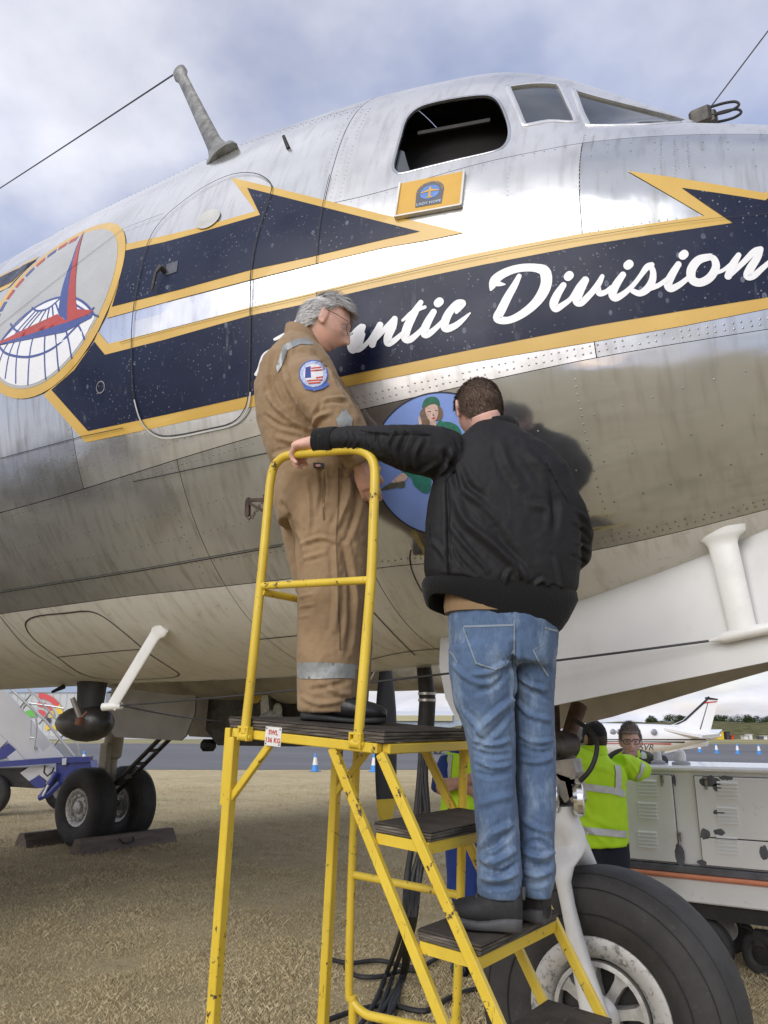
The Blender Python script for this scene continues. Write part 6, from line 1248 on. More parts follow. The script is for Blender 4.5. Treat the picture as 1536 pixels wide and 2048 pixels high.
# body, head from behind, left hand over the rail
Mh2 = frame(FH * .97 - RT * .18 + np.array([0, 0, -.42]), (0, 0, 1)); hc2 = at_h(957, 820, 2.60); mb = MB(); add_head(mb, hc2, Mh2, 1.0)
nk = hc2 + Mh2 @ np.array([0, -.03, -.06]); nb_ = at_h(988, 892, 2.57); mb.tube([nk, (nk + nb_) / 2, nb_], [.058, .06, .07], 18)
for rows in (jt, al, ar): limb(mb, shrink(rows, .7), 16)
for rows in (pel, ll, lr): limb(mb, shrink(rows, .55), 16)
yr = T(.3, -.022, 0)[1]; hwp = at_h(638, 884, 2.605); rail_c = at_y(596, 908, yr)
add_hand(mb, hwp, at_y(600, 890, yr + .004) - hwp, np.array([0, .35, -1.]), [(.85, .95, .7), (.8, .95, .75), (.8, .95, .7), (.9, .9, .7)], (.1, .35), 1.06, -1)
add_hand(mb, at_h(1105, 1140, 2.76), at_h(1070, 1150, 2.82) - at_h(1105, 1140, 2.76), np.array([0, 0, -1.]), [(.4, .5, .4)] * 4, (.5, .3), .98, 1)
me = remesh(mb, .0042, 3, .4); me.name = 'body'; finish(me, 180); link('body', me, BOY, SK2)
def mask2(d): x, y, z = d; return (z > .55) if y > .45 else (z > .35 if y > .12 else z > (-.58 if y < -.3 else -.02 - (-y) * 1.5))
make_hair('brown', hc2, Mh2, 1.0, mask2, .026, lambda d: np.array([d[0] * .3 + .15, -.3 if d[2] < .75 else .4, -.9 if d[2] < .75 else .1]), 9000, [(.045, .029, .02), (.085, .055, .039), (.14, .092, .066), (.20, .135, .10)], BOY, .005, .4, .7, .75, .0010, .16)
M_TRN = simple('black_trainer_mesh', (.017, .017, .018), .75, var=.25, scale=40, bump=.4, bscale=300); M_TSO = simple('charcoal_foam_sole', (.06, .06, .063), .65, var=.15, scale=40)
def tread_z(x, y, k=2):
    q = LM.T @ (np.array([x, y, LP0[2] - k * LQ]) - LP0); return T(q[0], -q[1], -k * LQ + .035)[2]
for a_, b_, h0, h1 in (((1042, 1850), (898, 1808), 2.43, 2.46), ((1093, 1842), (1000, 1800), 2.53, 2.62)):
    p0 = at_h(*a_, h0); p1 = at_h(*b_, h1); zt_ = tread_z(p0[0], p0[1]); p0[2] = zt_; p1[2] = zt_ + (p1[0] - p0[0]) * LM[2, 0] / LM[0, 0] * 1.0; u_ = shoe(BOY, p0, p1, .112, .108, 0, M_TRN, M_TSO, LM[:, 2], .044)
mb = MB(); mb.ellipsoid(at_h(989, 1789, 2.40), (.014, .012, .012)); mb.build('sock', simple('white_sock', (.7, .7, .7), .9), BOY)
# ---------------------------------------------------------------- chocks and cables under the aircraft
def mat_wood():
    s = NT('weathered_chock_timber'); c = s.ramp(s.noise(14, 5, .65, stretch=(1, .12, 1)), [(.3, (.10, .08, .065)), (.7, (.23, .185, .15))]); c = s.mix(s.math('MULTIPLY', s.sramp(s.noise(5, 5, .7), .5, .7), .5), c, (.16, .12, .095)); s.set(c, .85); s.bump(s.noise(40, 4, .7, stretch=(1, .1, 1)), .6, .006); return s.m
M_WOOD = mat_wood()
def chock(xc, y0, y1, label):
    w, h, t = .36, .20, .12; o = thing('wheel_chock', label, 'chock', (xc, (y0 + y1) / 2, 0), 'timber chocks at the main wheels')
    for nm, z0, z1 in (('upper_plank', .102, h), ('lower_plank', -.01, .1)):
        wa = w + (t - w) * max(z0, 0) / h; wb = w + (t - w) * z1 / h; mb = MB(); mb.prism([(xc - wa / 2, y0, z0), (xc + wa / 2, y0, z0), (xc + wb / 2, y0, z1), (xc - wb / 2, y0, z1)], (0, y1 - y0, 0)); mb.build(nm, M_WOOD, o, 20)
    mb = MB(); ym = (y0 + y1) / 2 - .1; mb.tube([np.array(q) for q in smooth_poly([(xc + .12, ym - .12, .15), (xc + .17, ym - .1, .1), (xc + .19, ym, .085), (xc + .17, ym + .1, .1), (xc + .12, ym + .12, .15)], 4, False)], .011, 7); mb.build('rope_handle', M_BLACK, o); return o
c1 = at_z(260, 1702, .1); chock(-10.22, 7.35, 9.05, 'long dark timber chock wedged in front of the twin main wheels')
chock(-11.52, 7.3, 9.0, 'timber chock wedged behind the twin main wheels')
def cable(name, pts, r_, label, k=5):
    mb = MB(); mb.tube([np.array(q) for q in smooth_poly(pts, k, False)], r_, 7); return tag(mb.build(name, M_BLACK, None), label, 'cable', 'black power cables hanging from the belly')
CBX = at_h(850, 1345, 4.9)
def hang(i, dx, bx):
    j = rng.normal(0, 5, 8); return [at_h(848 + dx * .4, 1340, 4.75), at_h(854 + dx * .5, 1400, 4.75), at_h(852 + dx, 1452, 4.75), at_h(846 + dx + j[0], 1540, 4.72), at_h(838 + dx * 1.2 + j[1], 1650, 4.70), at_h(826 + dx * 1.3 + j[2], 1760, 4.68), at_h(818 + dx * 1.6 + j[3], 1850, 4.62), np.append(at_z(795 + dx * 2 + j[4], 1945, .06)[:2], .06), np.append(at_z(770 + dx * 3 + j[5], 2010, .05)[:2], .045), np.append(at_z(750 + bx, 2050, .045)[:2], .042)]
for i, (dx, bx) in enumerate(((-7, -30), (-3, 5), (1, -10), (5, 30), (8, 12))): cable('power_cable', hang(i, dx, bx), .016, 'black power cable hanging from the aircraft belly down to the grass')
mb = MB(); mb.tube([at_h(848, 1335, 4.74), at_h(855, 1400, 4.74), at_h(852, 1450, 4.74), at_h(850, 1480, 4.74)], [.045, .05, .05, .035], 12)
PLG = tag(mb.build('power_plug', M_BLACK, None), 'thick black power plug taped to the cables under the belly', 'plug')
for y_ in (1385, 1398):
    mb = MB(); mb.tube([at_h(854, y_, 4.74), at_h(854, y_ + 5, 4.74)], .054, 14); mb.build('tape_band', simple('silver_tape', (.5, .5, .5), .35, .6), PLG)
gp = lambda px, py, z=.034: np.append(at_z(px, py, z)[:2], z)
for pts, lb in (([(660, 1918), (700, 1926), (760, 1921), (830, 1935), (880, 1912), (930, 1880)], 'thin black cable curving over the grass under the steps'), ([(690, 1935), (715, 1952), (760, 1953), (810, 1940), (845, 1945)], 'short loop of black cable on the grass under the steps'), ([(655, 2040), (720, 2018), (780, 2010), (850, 2022), (900, 1995), (950, 1978), (1010, 1975)], 'long black cable running over the grass to the nose wheel')):
    mb = MB(); mb.tube([np.array(q) for q in smooth_poly([gp(*p) for p in pts], 5, False)], .016, 7); tag(mb.build('ground_cable', M_BLACK, None), lb, 'cable')

# ---------------------------------------------------------------- ground power cart
def mat_cart():
    s = NT('cart_white_paint'); a = s.noise(2.5, 5, .6); c = s.ramp(a, [(.3, (.80, .80, .77)), (.7, (.85, .85, .83))]); ch = s.noise(3.1, 6, .72, loc=(8, 3, 5)); m_ = s.sramp(ch, .70, .715); c = s.mix(m_, c, (.13, .135, .14)); c = s.mix(s.math('MULTIPLY', s.sramp(s.noise(20, 5, .7), .6, .75), .3), c, (.3, .26, .2)); s.set(c, .5); return s.m
M_CART = mat_cart(); M_CARTP = simple('cart_touch_up_grey', (.11, .115, .125), .6, var=.3, scale=12); M_CHASS = simple('chassis_black', (.02, .019, .018), .6, var=.3, dirt=.4); M_ORNG = simple('orange_stripe', (.75, .27, .14), .5, var=.1); M_GAP = simple('door_gap_dark', (.03, .03, .028), .8)
CY, CX0, CX1, CZ0, CZ1 = 6.38, -2.12, 1.6, .735, 1.40
CART = thing('ground_power_cart', 'long white ground power cart with louvred doors and an orange stripe', 'power cart', ((CX0 + CX1) / 2, CY + .45, 0))
xp = lambda px, py, Y=CY: at_y(px, py, Y)[0]; zp = lambda px, py, Y=CY: at_y(px, py, Y)[2]
mb = MB(); mb.box(((CX0 + CX1) / 2, CY + .47, (CZ0 + CZ1) / 2), (CX1 - CX0, .9, CZ1 - CZ0), None, .012); mb.build('body', M_CART, CART, 30)
mb = MB(); mb.box(((CX0 + CX1) / 2, CY + .47, CZ1 + .014), (CX1 - CX0 + .05, .96, .045), None, .015); mb.build('lid', simple('cart_lid_white', (.86, .86, .86), .25, var=.04, coat=.3), CART, 40)
zs = zp(1400, 1752); mb = MB(); mb.box(((CX0 + CX1) / 2, CY + .45, CZ0 - .028), (CX1 - CX0 + .02, .93, .05), None, .006); mb.build('sill', M_CARTP, CART, 30)
mb = MB(); mb.box(((CX0 + CX1) / 2, CY + .43, CZ0 - .068), (CX1 - CX0 + .03, .97, .03), None, .01); mb.build('stripe_rail', M_ORNG, CART, 30)
mb = MB(); mb.box(((CX0 + CX1) / 2, CY + .45, CZ0 - .165), (CX1 - CX0, .93, .16), None, .01); mb.build('skirt', M_CART, CART, 30)
mb = MB(); mb.box(((CX0 + CX1) / 2, CY + .45, CZ0 - .30), (CX1 - CX0, .8, .11)); mb.build('chassis', M_CHASS, CART, 30)
doors = [(1300 - 62, 1349, 1545, 1725), (1395, 1560, 1553, 1662), (1395, 1560, 1668, 1742)]
for x0, x1, y0, y1 in doors:
    xa, xb = xp(x0, 1620), xp(x1, 1620); za, zb = (1.365, .75) if y1 - y0 > 150 else ((1.365, .945) if y0 < 1600 else (.937, .75))
    mb = MB(); mb.box(((xa + xb) / 2, CY + .012, (za + zb) / 2), (xb - xa + .008, .012, za - zb + .008)); D_ = mb.build('door', M_GAP, CART, 0)
    mb = MB(); mb.box(((xa + xb) / 2, CY + .006, (za + zb) / 2), (xb - xa, .022, za - zb), None, .004); mb.build('door_leaf', M_CART, D_, 30)
for cx, ys in ((1296, (1575, 1620, 1678)), (1456, (1580, 1630, 1690))):
    for y_ in ys:
        x_, z_ = xp(cx, y_), zp(cx, y_)
        for k in range(5):
            mb = MB(); zz_ = z_ + .052 - k * .026; mb.prism([(x_ - .07, CY - .006, zz_ + .009), (x_ - .07, CY - .022, zz_ - .006), (x_ - .07, CY - .004, zz_ - .009)], (.14, 0, 0)); mb.build('louvre', M_CART, CART, 20)
for cx, cy_ in ((1325, 1560), (1413, 1566), (1360, 1676)):
    x_, z_ = xp(cx, cy_), zp(cx, cy_); mb = MB(); mb.box((x_, CY - .012, z_), (.022, .02, .05), None, .004); mb.box((x_, CY - .02, z_ + .035), (.03, .016, .02), None, .004); mb.tube([(x_, CY - .024, z_ - .02), (x_, CY - .03, z_ - .045)], .008, 8); mb.build('latch', M_STEEL, CART, 40)
for cx, cy_, rw, rh in ((1420, 1563, .075, .04), (1434, 1575, .03, .03), (1411, 1668, .035, .04), (1439, 1664, .04, .025), (1360, 1710, .035, .075), (1404, 1725, .035, .02), (1349, 1560, .012, .04), (1452, 1556, .05, .015), (1438, 1625, .04, .02), (1478, 1810, .055, .02), (1528, 1706, .03, .05)):
    x_, z_ = xp(cx, cy_), zp(cx, cy_); n = 18; pts = [(x_ + rw * math.cos(t) * (1 + .28 * noise.noise((cx + 3 * math.cos(t), cy_, 3 * math.sin(t)))), CY - .0065, z_ + rh * math.sin(t) * (1 + .45 * noise.noise((cx, cy_ + 4 * math.sin(t), 4 * math.cos(t))))) for t in np.linspace(0, 2 * math.pi, n, endpoint=False)]
    mb = MB(); mb.add(pts, [tuple(range(n))]); mb.build('bare_patch', M_CARTP, CART, 0)
for cx, sc, dm in ((1318, .8, 0), (1364, 1.0, 1)):
    x_ = xp(cx, 1545, CY + .22); c = np.array([x_, CY + .22, CZ1 + .036]); mb = MB(); mb.lathe([(.07 * sc, 0), (.07 * sc, .018), (.045 * sc, .03)], c, (0, 0, 1), 20, True); B_ = mb.build('beacon', simple('beacon_base', (.35, .35, .35), .4), CART, 40)
    mb = MB(); mb.lathe([(.042 * sc, .03), (.042 * sc, .075), (.034 * sc, .10), (.018 * sc, .114), (.001, .117)] if dm else [(.042 * sc, .03), (.034 * sc, .10), (.001, .1)], c, (0, 0, 1), 20); mb.build('beacon_lens', simple('beacon_lens', (.66, .66, .64), .12, coat=.6), B_, 50)
for x_ in (-1.55, 1.2):
    for y_ in (CY + .12, CY + .8):
        mb = MB(); mb.lathe(tyre_profile(.19, .13, .1), (x_, y_, .185), (0, 1, 0), 32); W_ = mb.build('wheel', M_TYRE, CART, 60); mb = MB(); mb.lathe([(.1, -.05), (.06, -.03), (0, -.03)], (x_, y_, .185), (0, 1, 0), 20); mb.build('wheel_disc', M_WORN, W_)
c = at_y(1522, 1868, CY + .3); mb = MB(); mb.lathe(tyre_profile(.15, .1, .07), (c[0], c[1], .145), (.3, .95, 0), 28); J_ = mb.build('jockey_wheel', M_TYRE, CART, 60)
mb = MB(); mb.tube([at_y(1478, 1828, CY + .25), at_y(1480, 1850, CY + .25), at_y(1500, 1856, CY + .28), (c[0], c[1], .2)], .018, 8); mb.bar((c[0], c[1], .2), (c[0], c[1], .3), .09); mb.build('jockey_bracket', M_CHASS, J_); mb = MB(); mb.lathe([(.0, -.02), (.072, -.02), (.072, .02), (.0, .02)], (c[0], c[1], .145), (.3, .95, 0), 20); mb.build('jockey_disc', M_CHASS, J_)

# ---------------------------------------------------------------- ground crew in high-visibility clothing
def mat_hivis():
    s = NT('high_visibility_yellow'); c = s.ramp(s.noise(9, 4), [(.3, (.42, .72, .01)), (.7, (.50, .80, .02))]); s.set(c, .75); s.bump(s.noise(24, 4), .4, .008); return s.m
M_HV = mat_hivis(); M_TAPE = simple('reflective_tape', (.50, .51, .52), .45, .2, var=.1, scale=30)
M_NAVYT = mat_cloth('navy_trousers', (.014, .016, .028))
def crew(label, rows, arms, legs, head_c, face, hs_, skin_c, top_mat, leg_mat, voxel=.013, folds=(), hands=(), base=None, bare=()):
    P_ = person(label, base); mb = MB(); limb(mb, rows, 22)
    for a in arms: limb(mb, a, 16)
    J_ = garment('jacket', mb, voxel, top_mat, P_, folds, 4, [(.004, 6, (1, 1, .7), 2.)])
    mb = MB()
    for l_ in legs: limb(mb, l_, 16)
    garment('trousers', mb, voxel, leg_mat, P_, (), 4, [(.004, 6, (1, 1, .6), 7.)])
    Mx = frame(face, (0, 0, 1)); mb = MB(); add_head(mb, head_c, Mx, hs_, 56, 44); nk = head_c + Mx @ np.array([0, -.03, -.07]); top = at_h(*rows[-1][:3]); mb.tube([nk, top], [.055, .062], 14)
    for r_ in [rows] + list(legs): limb(mb, shrink(r_, .7), 12)
    for r_ in arms: limb(mb, shrink(r_, .5)[1:], 12)
    for r_ in bare: limb(mb, r_, 14)
    for h_ in hands: add_hand(mb, *h_)
    me = remesh(mb, .006, 3, .4); me.name = 'body'; finish(me, 180); link('body', me, P_, mat_skin('crew_skin', skin_c)); return P_, J_, Mx
def foot(P_, x, y, d, m_=None):
    d = np.array(d, float); d[2] = 0; d /= np.linalg.norm(d); a = np.array([x, y, 0.0]) - d * .1; shoe(P_, a, a + d * .29, .11, .1, 0, M_LEATH, M_SOLE)
# man in a cap leaning on the cart
hh = 5.75
rows = [(1196, 1692, hh, 60, .14), (1190, 1640, hh, 64, .15), (1186, 1590, hh, 66, .155), (1184, 1550, hh, 68, .155), (1183, 1528, hh, 65, .14), (1184, 1515, hh, 50, .11), (1187, 1507, hh, 32, .08), (1188, 1500, hh, 24, .07)]
arR = [(1236, 1528, hh, 20, .075), (1256, 1534, hh + .05, 24, .075), (1274, 1540, hh + .12, 22, .07), (1288, 1540, hh + .2, 16, .06)]; arL = [(1135, 1524, hh, 22, .075), (1122, 1560, hh, 20, .07), (1124, 1600, hh + .2, 16, .06)]
lg = [[(1228, 1680, hh, 30, .10), (1232, 1740, hh, 27, .09), (1232, 1800, hh, 24, .08), (1232, 1960, hh, 19, .07)], [(1184, 1680, hh, 30, .10), (1184, 1740, hh, 27, .09), (1184, 1800, hh, 24, .08), (1184, 1960, hh, 19, .07)]]
hc3 = at_h(1190, 1478, hh + .03)
CREW1, J1, M1 = crew('man in yellow high-visibility jacket and black cap leaning on the white cart', rows, [arR, arL], lg, hc3, FH * .95 - RT * .3 + np.array([0, 0, -.1]), 1.0, (.5, .30, .23), M_HV, M_NAVYT, .012, [([(1150, 1640), (1180, 1660), (1215, 1690)], .014, .02), ([(1150, 1600), (1190, 1640), (1230, 1660)], .012, .02), ([(1240, 1520), (1255, 1550), (1250, 1580)], -.014, .02), ([(1255, 1520), (1275, 1545)], .012, .015), ([(1160, 1530), (1200, 1535), (1230, 1545)], .008, .02), ([(1170, 1615), (1200, 1650), (1240, 1665)], -.01, .02)], base=at_h(1205, 1930, hh) * np.array([1, 1, 0]))
b1 = bvh_of(J1.data)
for pts in ([(1128, 1578), (1180, 1582), (1225, 1588), (1254, 1596), (1254, 1582), (1225, 1574), (1180, 1568), (1128, 1566)], [(1140, 1650), (1190, 1656), (1254, 1662), (1254, 1676), (1190, 1670), (1140, 1664)], [(1226, 1508), (1236, 1512), (1243, 1545), (1243, 1578), (1231, 1578), (1232, 1545)], [(1142, 1508), (1152, 1506), (1150, 1540), (1150, 1570), (1140, 1570), (1140, 1540)], [(1284, 1522), (1291, 1530), (1284, 1552), (1275, 1562), (1272, 1556), (1280, 1545)]): px_patch('reflective_tape', b1, pts, .012, M_TAPE, J1, 4, 5)
mb = MB(); rg = []
for dz_, k in ((-.02, 1.1), (.02, 1.12), (.055, 1.05), (.057, .95)): rg.append([at_h(1188, 1504, hh) + np.array([0, 0, dz_ * .8]) + RT * .085 * k * math.cos(a) + FH * .08 * k * math.sin(a) for a in np.linspace(0, 2 * math.pi, 22, endpoint=False)])
mb.rings(rg, False); mb.build('jacket_collar', M_HV, J1, 60)
def cap_on(P_, c, M_, mat):
    mb = MB(); rg = []
    for t, k in ((-8, 1.03), (8, 1.06), (25, 1.07), (45, 1.07), (65, 1.06), (80, 1.05), (88, 1.04)):
        rg.append([c + M_ @ (np.array([.078 * k * math.cos(a) * math.cos(R(t)), .099 * k * math.sin(a) * math.cos(R(t)), .02 + .108 * k * math.sin(R(t))])) for a in np.linspace(0, 2 * math.pi, 28, endpoint=False)])
    mb.rings(rg); C_ = mb.build('cap', mat, P_, 60); mb = MB(); A = []; 
    for a in np.linspace(R(25), R(155), 13): A.append((c + M_ @ np.array([.078 * math.cos(a), .098 * math.sin(a), .012]), c + M_ @ np.array([.088 * math.cos(a), .10 * math.sin(a) + .075 * math.sin(a) ** 2, -.008]))) 
    mb.rings([[p, q, q - np.array([0, 0, .005]), p - np.array([0, 0, .005])] for p, q in A]); mb.build('cap_peak', mat, C_, 40)
    mb = MB(); mb.lathe([(.006, 0), (.006, .004), (0, .006)], c + M_ @ np.array([0, 0, .132]), M_[:, 2], 10); mb.build('cap_button', mat, C_)
    for a in (R(200), R(250), R(290), R(340)):
        p = c + M_ @ np.array([.078 * 1.075 * math.cos(a) * math.cos(R(48)), .099 * 1.075 * math.sin(a) * math.cos(R(48)), .02 + .108 * 1.075 * math.sin(R(48))]); mb = MB(); mb.ellipsoid(p, (.003, .003, .003), None, 8, 5); mb.build('cap_eyelet', M_TAPE, C_)
cap_on(CREW1, hc3, M1, mat_cloth('black_cap_cloth', (.016, .016, .017)))
def mask3(d): x, y, z = d; return (z < .2) and z > -.45 and y < -.05
make_hair('dark', hc3, M1, 1.0, mask3, .012, lambda d: np.array([0, -.2, -1]), 900, [(.03, .02, .015), (.07, .05, .04)], CREW1, .004)
for px in (1232, 1184): foot(CREW1, *at_h(px, 1960, hh)[:2], FH)
# man with glasses leaning over the cart from behind
hh = 6.95; hc4 = at_h(1261, 1483, 6.75)
rows = [(1250, 1640, hh + .35, 62, .15), (1252, 1590, hh + .3, 64, .15), (1256, 1550, hh + .18, 64, .15), (1258, 1526, hh + .05, 58, .14), (1260, 1512, hh, 38, .10), (1261, 1504, hh - .02, 26, .07)]
arR = [(1300, 1530, hh + .05, 18, .07), (1316, 1526, hh - .05, 17, .065), (1326, 1524, hh - .2, 14, .05), (1300, 1530, hh - .34, 12, .045), (1270, 1534, hh - .36, 11, .04)]; arL = [(1222, 1530, hh + .05, 18, .07), (1205, 1540, hh - .1, 16, .065), (1225, 1535, hh - .3, 12, .045)]
lg = [[(1280, 1620, hh + .38, 26, .10), (1280, 1880, hh + .38, 18, .07)], [(1235, 1620, hh + .38, 26, .10), (1235, 1880, hh + .38, 18, .07)]]
M_OLIVE = mat_cloth('dark_olive_jacket', (.045, .042, .032), fade=((.075, .07, .055), .4))
CREW2, J2, M2 = crew('man with dark glasses and swept-up hair resting his arms on the white cart lid', rows, [arR, arL], lg, hc4, -FH * .98 + RT * -.22 + np.array([0, 0, -.05]), 1.04, (.66, .40, .32), M_OLIVE, M_NAVYT, .012, [([(1300, 1515), (1312, 1525), (1318, 1535)], .012, .015), ([(1285, 1512), (1300, 1520), (1325, 1518)], -.01, .014)], base=at_h(1256, 1880, hh + .38) * np.array([1, 1, 0]))
b2 = bvh_of(J2.data)
for pts, m_ in (([(1276, 1498), (1292, 1500), (1296, 1530), (1272, 1530)], M_HV), ([(1282, 1500), (1290, 1501), (1293, 1530), (1284, 1530)], M_TAPE), ([(1232, 1510), (1244, 1502), (1246, 1530), (1228, 1530)], M_HV)): px_patch('vest_panel', b2, pts, .012 if m_ is M_HV else .018, m_, J2, 4, 5)
def mask4(d): x, y, z = d; return (z > .52) if y > .35 else (z > .05 if y > -.1 else z > -.4)
make_hair('quiff', hc4, M2, 1.04, mask4, .034, lambda d: np.array([d[0] * .6, .1, .8]), 3000, [(.09, .07, .058), (.17, .13, .11), (.30, .25, .22)], CREW2, .010, .9, .5, .9, .0014)
loc = lambda x, y, z: hc4 + M2 @ (np.array([x, y, z]) * 1.04)
mb = MB()
for sx in (-1, 1):
    mb.tube([loc(sx * .034 + .027 * math.copysign(abs(math.cos(t)) ** .6, math.cos(t)), .104 - .006 * abs(math.cos(t)), .004 + .018 * math.copysign(abs(math.sin(t)) ** .6, math.sin(t))) for t in np.linspace(0, 2 * math.pi, 24)], .0032, 6, False); mb.tube([loc(sx * .062, .10, .010), loc(sx * .078, .05, .012), loc(sx * .084, -.01, .01)], .0025, 6)
mb.tube([loc(-.008, .107, .008), loc(.008, .107, .008)], .003, 6); mb.build('glasses', M_BLACK, CREW2)
for sx in (-1, 1): mb = MB(); mb.ellipsoid(loc(sx * .031, .077, .004), (.0115, .0115, .0115), None, 10, 8); mb.build('eye', simple('eye_grey', (.20, .18, .17), .2), CREW2)
mb = MB(); mb.tube([loc(-.022, .089, -.0685), loc(0, .094, -.069), loc(.022, .089, -.0685)], [.002, .0035, .002], 6); mb.build('lips', simple('lip_skin', (.36, .15, .13), .5), CREW2)
for px in (1280, 1235): foot(CREW2, *at_h(px, 1880, hh + .38)[:2], -FH)
# bare-armed crewman with blue overalls behind the steps
hh = 6.3
rows = [(922, 1648, hh, 40, .13), (926, 1600, hh, 42, .14), (930, 1560, hh, 44, .145), (934, 1525, hh, 46, .14), (936, 1510, hh, 40, .12), (938, 1498, hh, 22, .08)]
arL = [(898, 1518, hh, 18, .07), (884, 1550, hh - .05, 18, .068), (877, 1580, hh - .12, 16, .06)]; arR = [(975, 1520, hh, 18, .07), (990, 1560, hh - .05, 18, .065), (988, 1585, hh - .12, 15, .06)]
lg = [[(912, 1640, hh, 24, .10), (914, 1760, hh, 20, .085), (914, 1900, hh, 17, .07)], [(944, 1640, hh, 24, .10), (946, 1760, hh, 20, .085), (946, 1900, hh, 17, .07)]]
FA = ([(878, 1578, hh - .16, 12, .045), (910, 1568, hh - .24, 12, .04), (945, 1556, hh - .26, 10, .035), (972, 1553, hh - .24, 9, .03)], [(985, 1588, hh - .16, 12, .045), (950, 1584, hh - .22, 12, .04), (915, 1566, hh - .25, 9, .035)]); hc5 = at_h(942, 1470, hh); M_BLUE = mat_cloth('royal_blue_overalls', (.02, .045, .20))
CREW3, J3, M3 = crew('crewman in blue overalls and yellow vest with arms crossed, beyond the steps', rows, [arL, arR], lg, hc5, -FH + RT * .2, 1.0, (.40, .23, .17), M_BLUE, M_BLUE, .013, base=at_h(930, 1900, hh) * np.array([1, 1, 0]), bare=FA, hands=[(at_h(968, 1553, hh - .25), RT, -FH, [(.3, .4, .3)] * 4, (.4, .2), 1.0, 1), (at_h(918, 1567, hh - .25), -RT, -FH, [(.3, .4, .3)] * 4, (.4, .2), 1.0, -1)])
mb = MB(); limb(mb, [(a, b, c, d * 1.06, e_ * 1.08) for a, b, c, d, e_ in rows[:-1]], 24); garment('vest', mb, .013, M_HV, CREW3, (), 3); b3 = bvh_of(CREW3.children[-1].data)
for pts in ([(893, 1618), (968, 1622), (968, 1630), (893, 1628)], [(898, 1510), (905, 1508), (900, 1560), (894, 1600), (890, 1600), (893, 1555)]): px_patch('reflective_tape', b3, pts, .012, M_TAPE, CREW3, 4, 5)
make_hair('dark', hc5, M3, 1.0, mask2, .018, lambda d: np.array([0, -.2, -1]), 900, [(.03, .02, .015), (.07, .05, .04)], CREW3, .006)
for px in (914, 946): foot(CREW3, *at_h(px, 1900, hh)[:2], -FH)
# grey-haired crewman half hidden behind the nose gear
hh = 6.4; rows = [(1140, 1660, hh, 48, .14), (1142, 1600, hh, 52, .15), (1144, 1550, hh, 54, .15), (1146, 1525, hh, 50, .14), (1148, 1510, hh, 36, .10), (1150, 1500, hh, 24, .07)]
hc6 = at_h(1152, 1480, hh)
CREW4, J4, M4 = crew('bareheaded grey-haired crewman in a yellow high-visibility jacket beyond the nose gear', rows, [[(1108, 1530, hh, 18, .07), (1100, 1580, hh, 16, .06), (1102, 1630, hh, 13, .05)], [(1186, 1530, hh, 18, .07), (1194, 1580, hh, 16, .06), (1192, 1630, hh, 13, .05)]], [[(1125, 1650, hh, 26, .10), (1125, 1890, hh, 18, .07)], [(1160, 1650, hh, 26, .10), (1160, 1890, hh, 18, .07)]], hc6, FH + RT * .3, 1.0, (.5, .30, .23), M_HV, M_NAVYT, .014, hands=[(at_h(1102, 1630, hh), (0, 0, -1.), -RT, [(.3, .4, .3)] * 4, (.4, .2), 1.0, 1), (at_h(1192, 1630, hh), (0, 0, -1.), RT, [(.3, .4, .3)] * 4, (.4, .2), 1.0, 1)], base=at_h(1142, 1890, hh) * np.array([1, 1, 0]))
make_hair('silver', hc6, M4, 1.0, mask2, .028, lambda d: np.array([.2, -.2, -.9]), 1600, [(.16, .14, .13), (.3, .27, .25), (.42, .4, .38)], CREW4, .008, .3, .5, .5)
for px in (1125, 1160): foot(CREW4, *at_h(px, 1890, hh)[:2], FH)
# ---------------------------------------------------------------- traffic cones along the taxiway
M_CB = simple('cone_blue', (.05, .25, .62), .5, var=.08); M_CW = simple('cone_white', (.72, .72, .72), .5, var=.08)
def cone(px, py, label, group='blue and white taxiway cones'):
    b = at_z(px, py, .0); c = thing('traffic_cone', label, 'cone', b, group)
    mb = MB(); mb.box(b + np.array([0, 0, .02]), (.38, .38, .04), None, .02); mb.lathe([(.155, .04), (.115, .27)], b, (0, 0, 1), 18); mb.build('cone_base', M_CB, c, 40)
    mb = MB(); mb.lathe([(.115, .27), (.066, .58)], b, (0, 0, 1), 18); mb.build('white_sleeve', M_CW, c, 40); mb = MB(); mb.lathe([(.066, .58), (.04, .73), (.03, .75), (.0, .75)], b, (0, 0, 1), 18); mb.build('cone_tip', M_CB, c, 40)
LBL = 'blue and white traffic cone on the grass edge of the taxiway'
cone(166, 1534, 'blue and white traffic cone beside the blue airstairs chassis')
for q in ((453, 1541), (630, 1543), (748, 1544)): cone(*q, LBL)
for q in ((1400, 1505), (1434, 1507), (1476, 1508), (1519, 1509)): cone(*q, 'small distant blue and white cone on the taxiway behind the white cart', 'distant cones behind the cart')

# ---------------------------------------------------------------- parked white twin behind the cart
M_JETW = simple('business_plane_white', (.78, .78, .79), .25, var=.03, scale=.6, coat=.4); M_JR = simple('plane_red', (.5, .03, .03), .4); M_JK = simple('plane_black', (.02, .02, .022), .4)
HJ = 33.0
def jp(px, py, h=HJ): return at_h(px, py, h)
JET = thing('parked_plane', 'white twin-engined business plane with red and black stripes parked beyond the cart', 'plane', jp(1300, 1545))
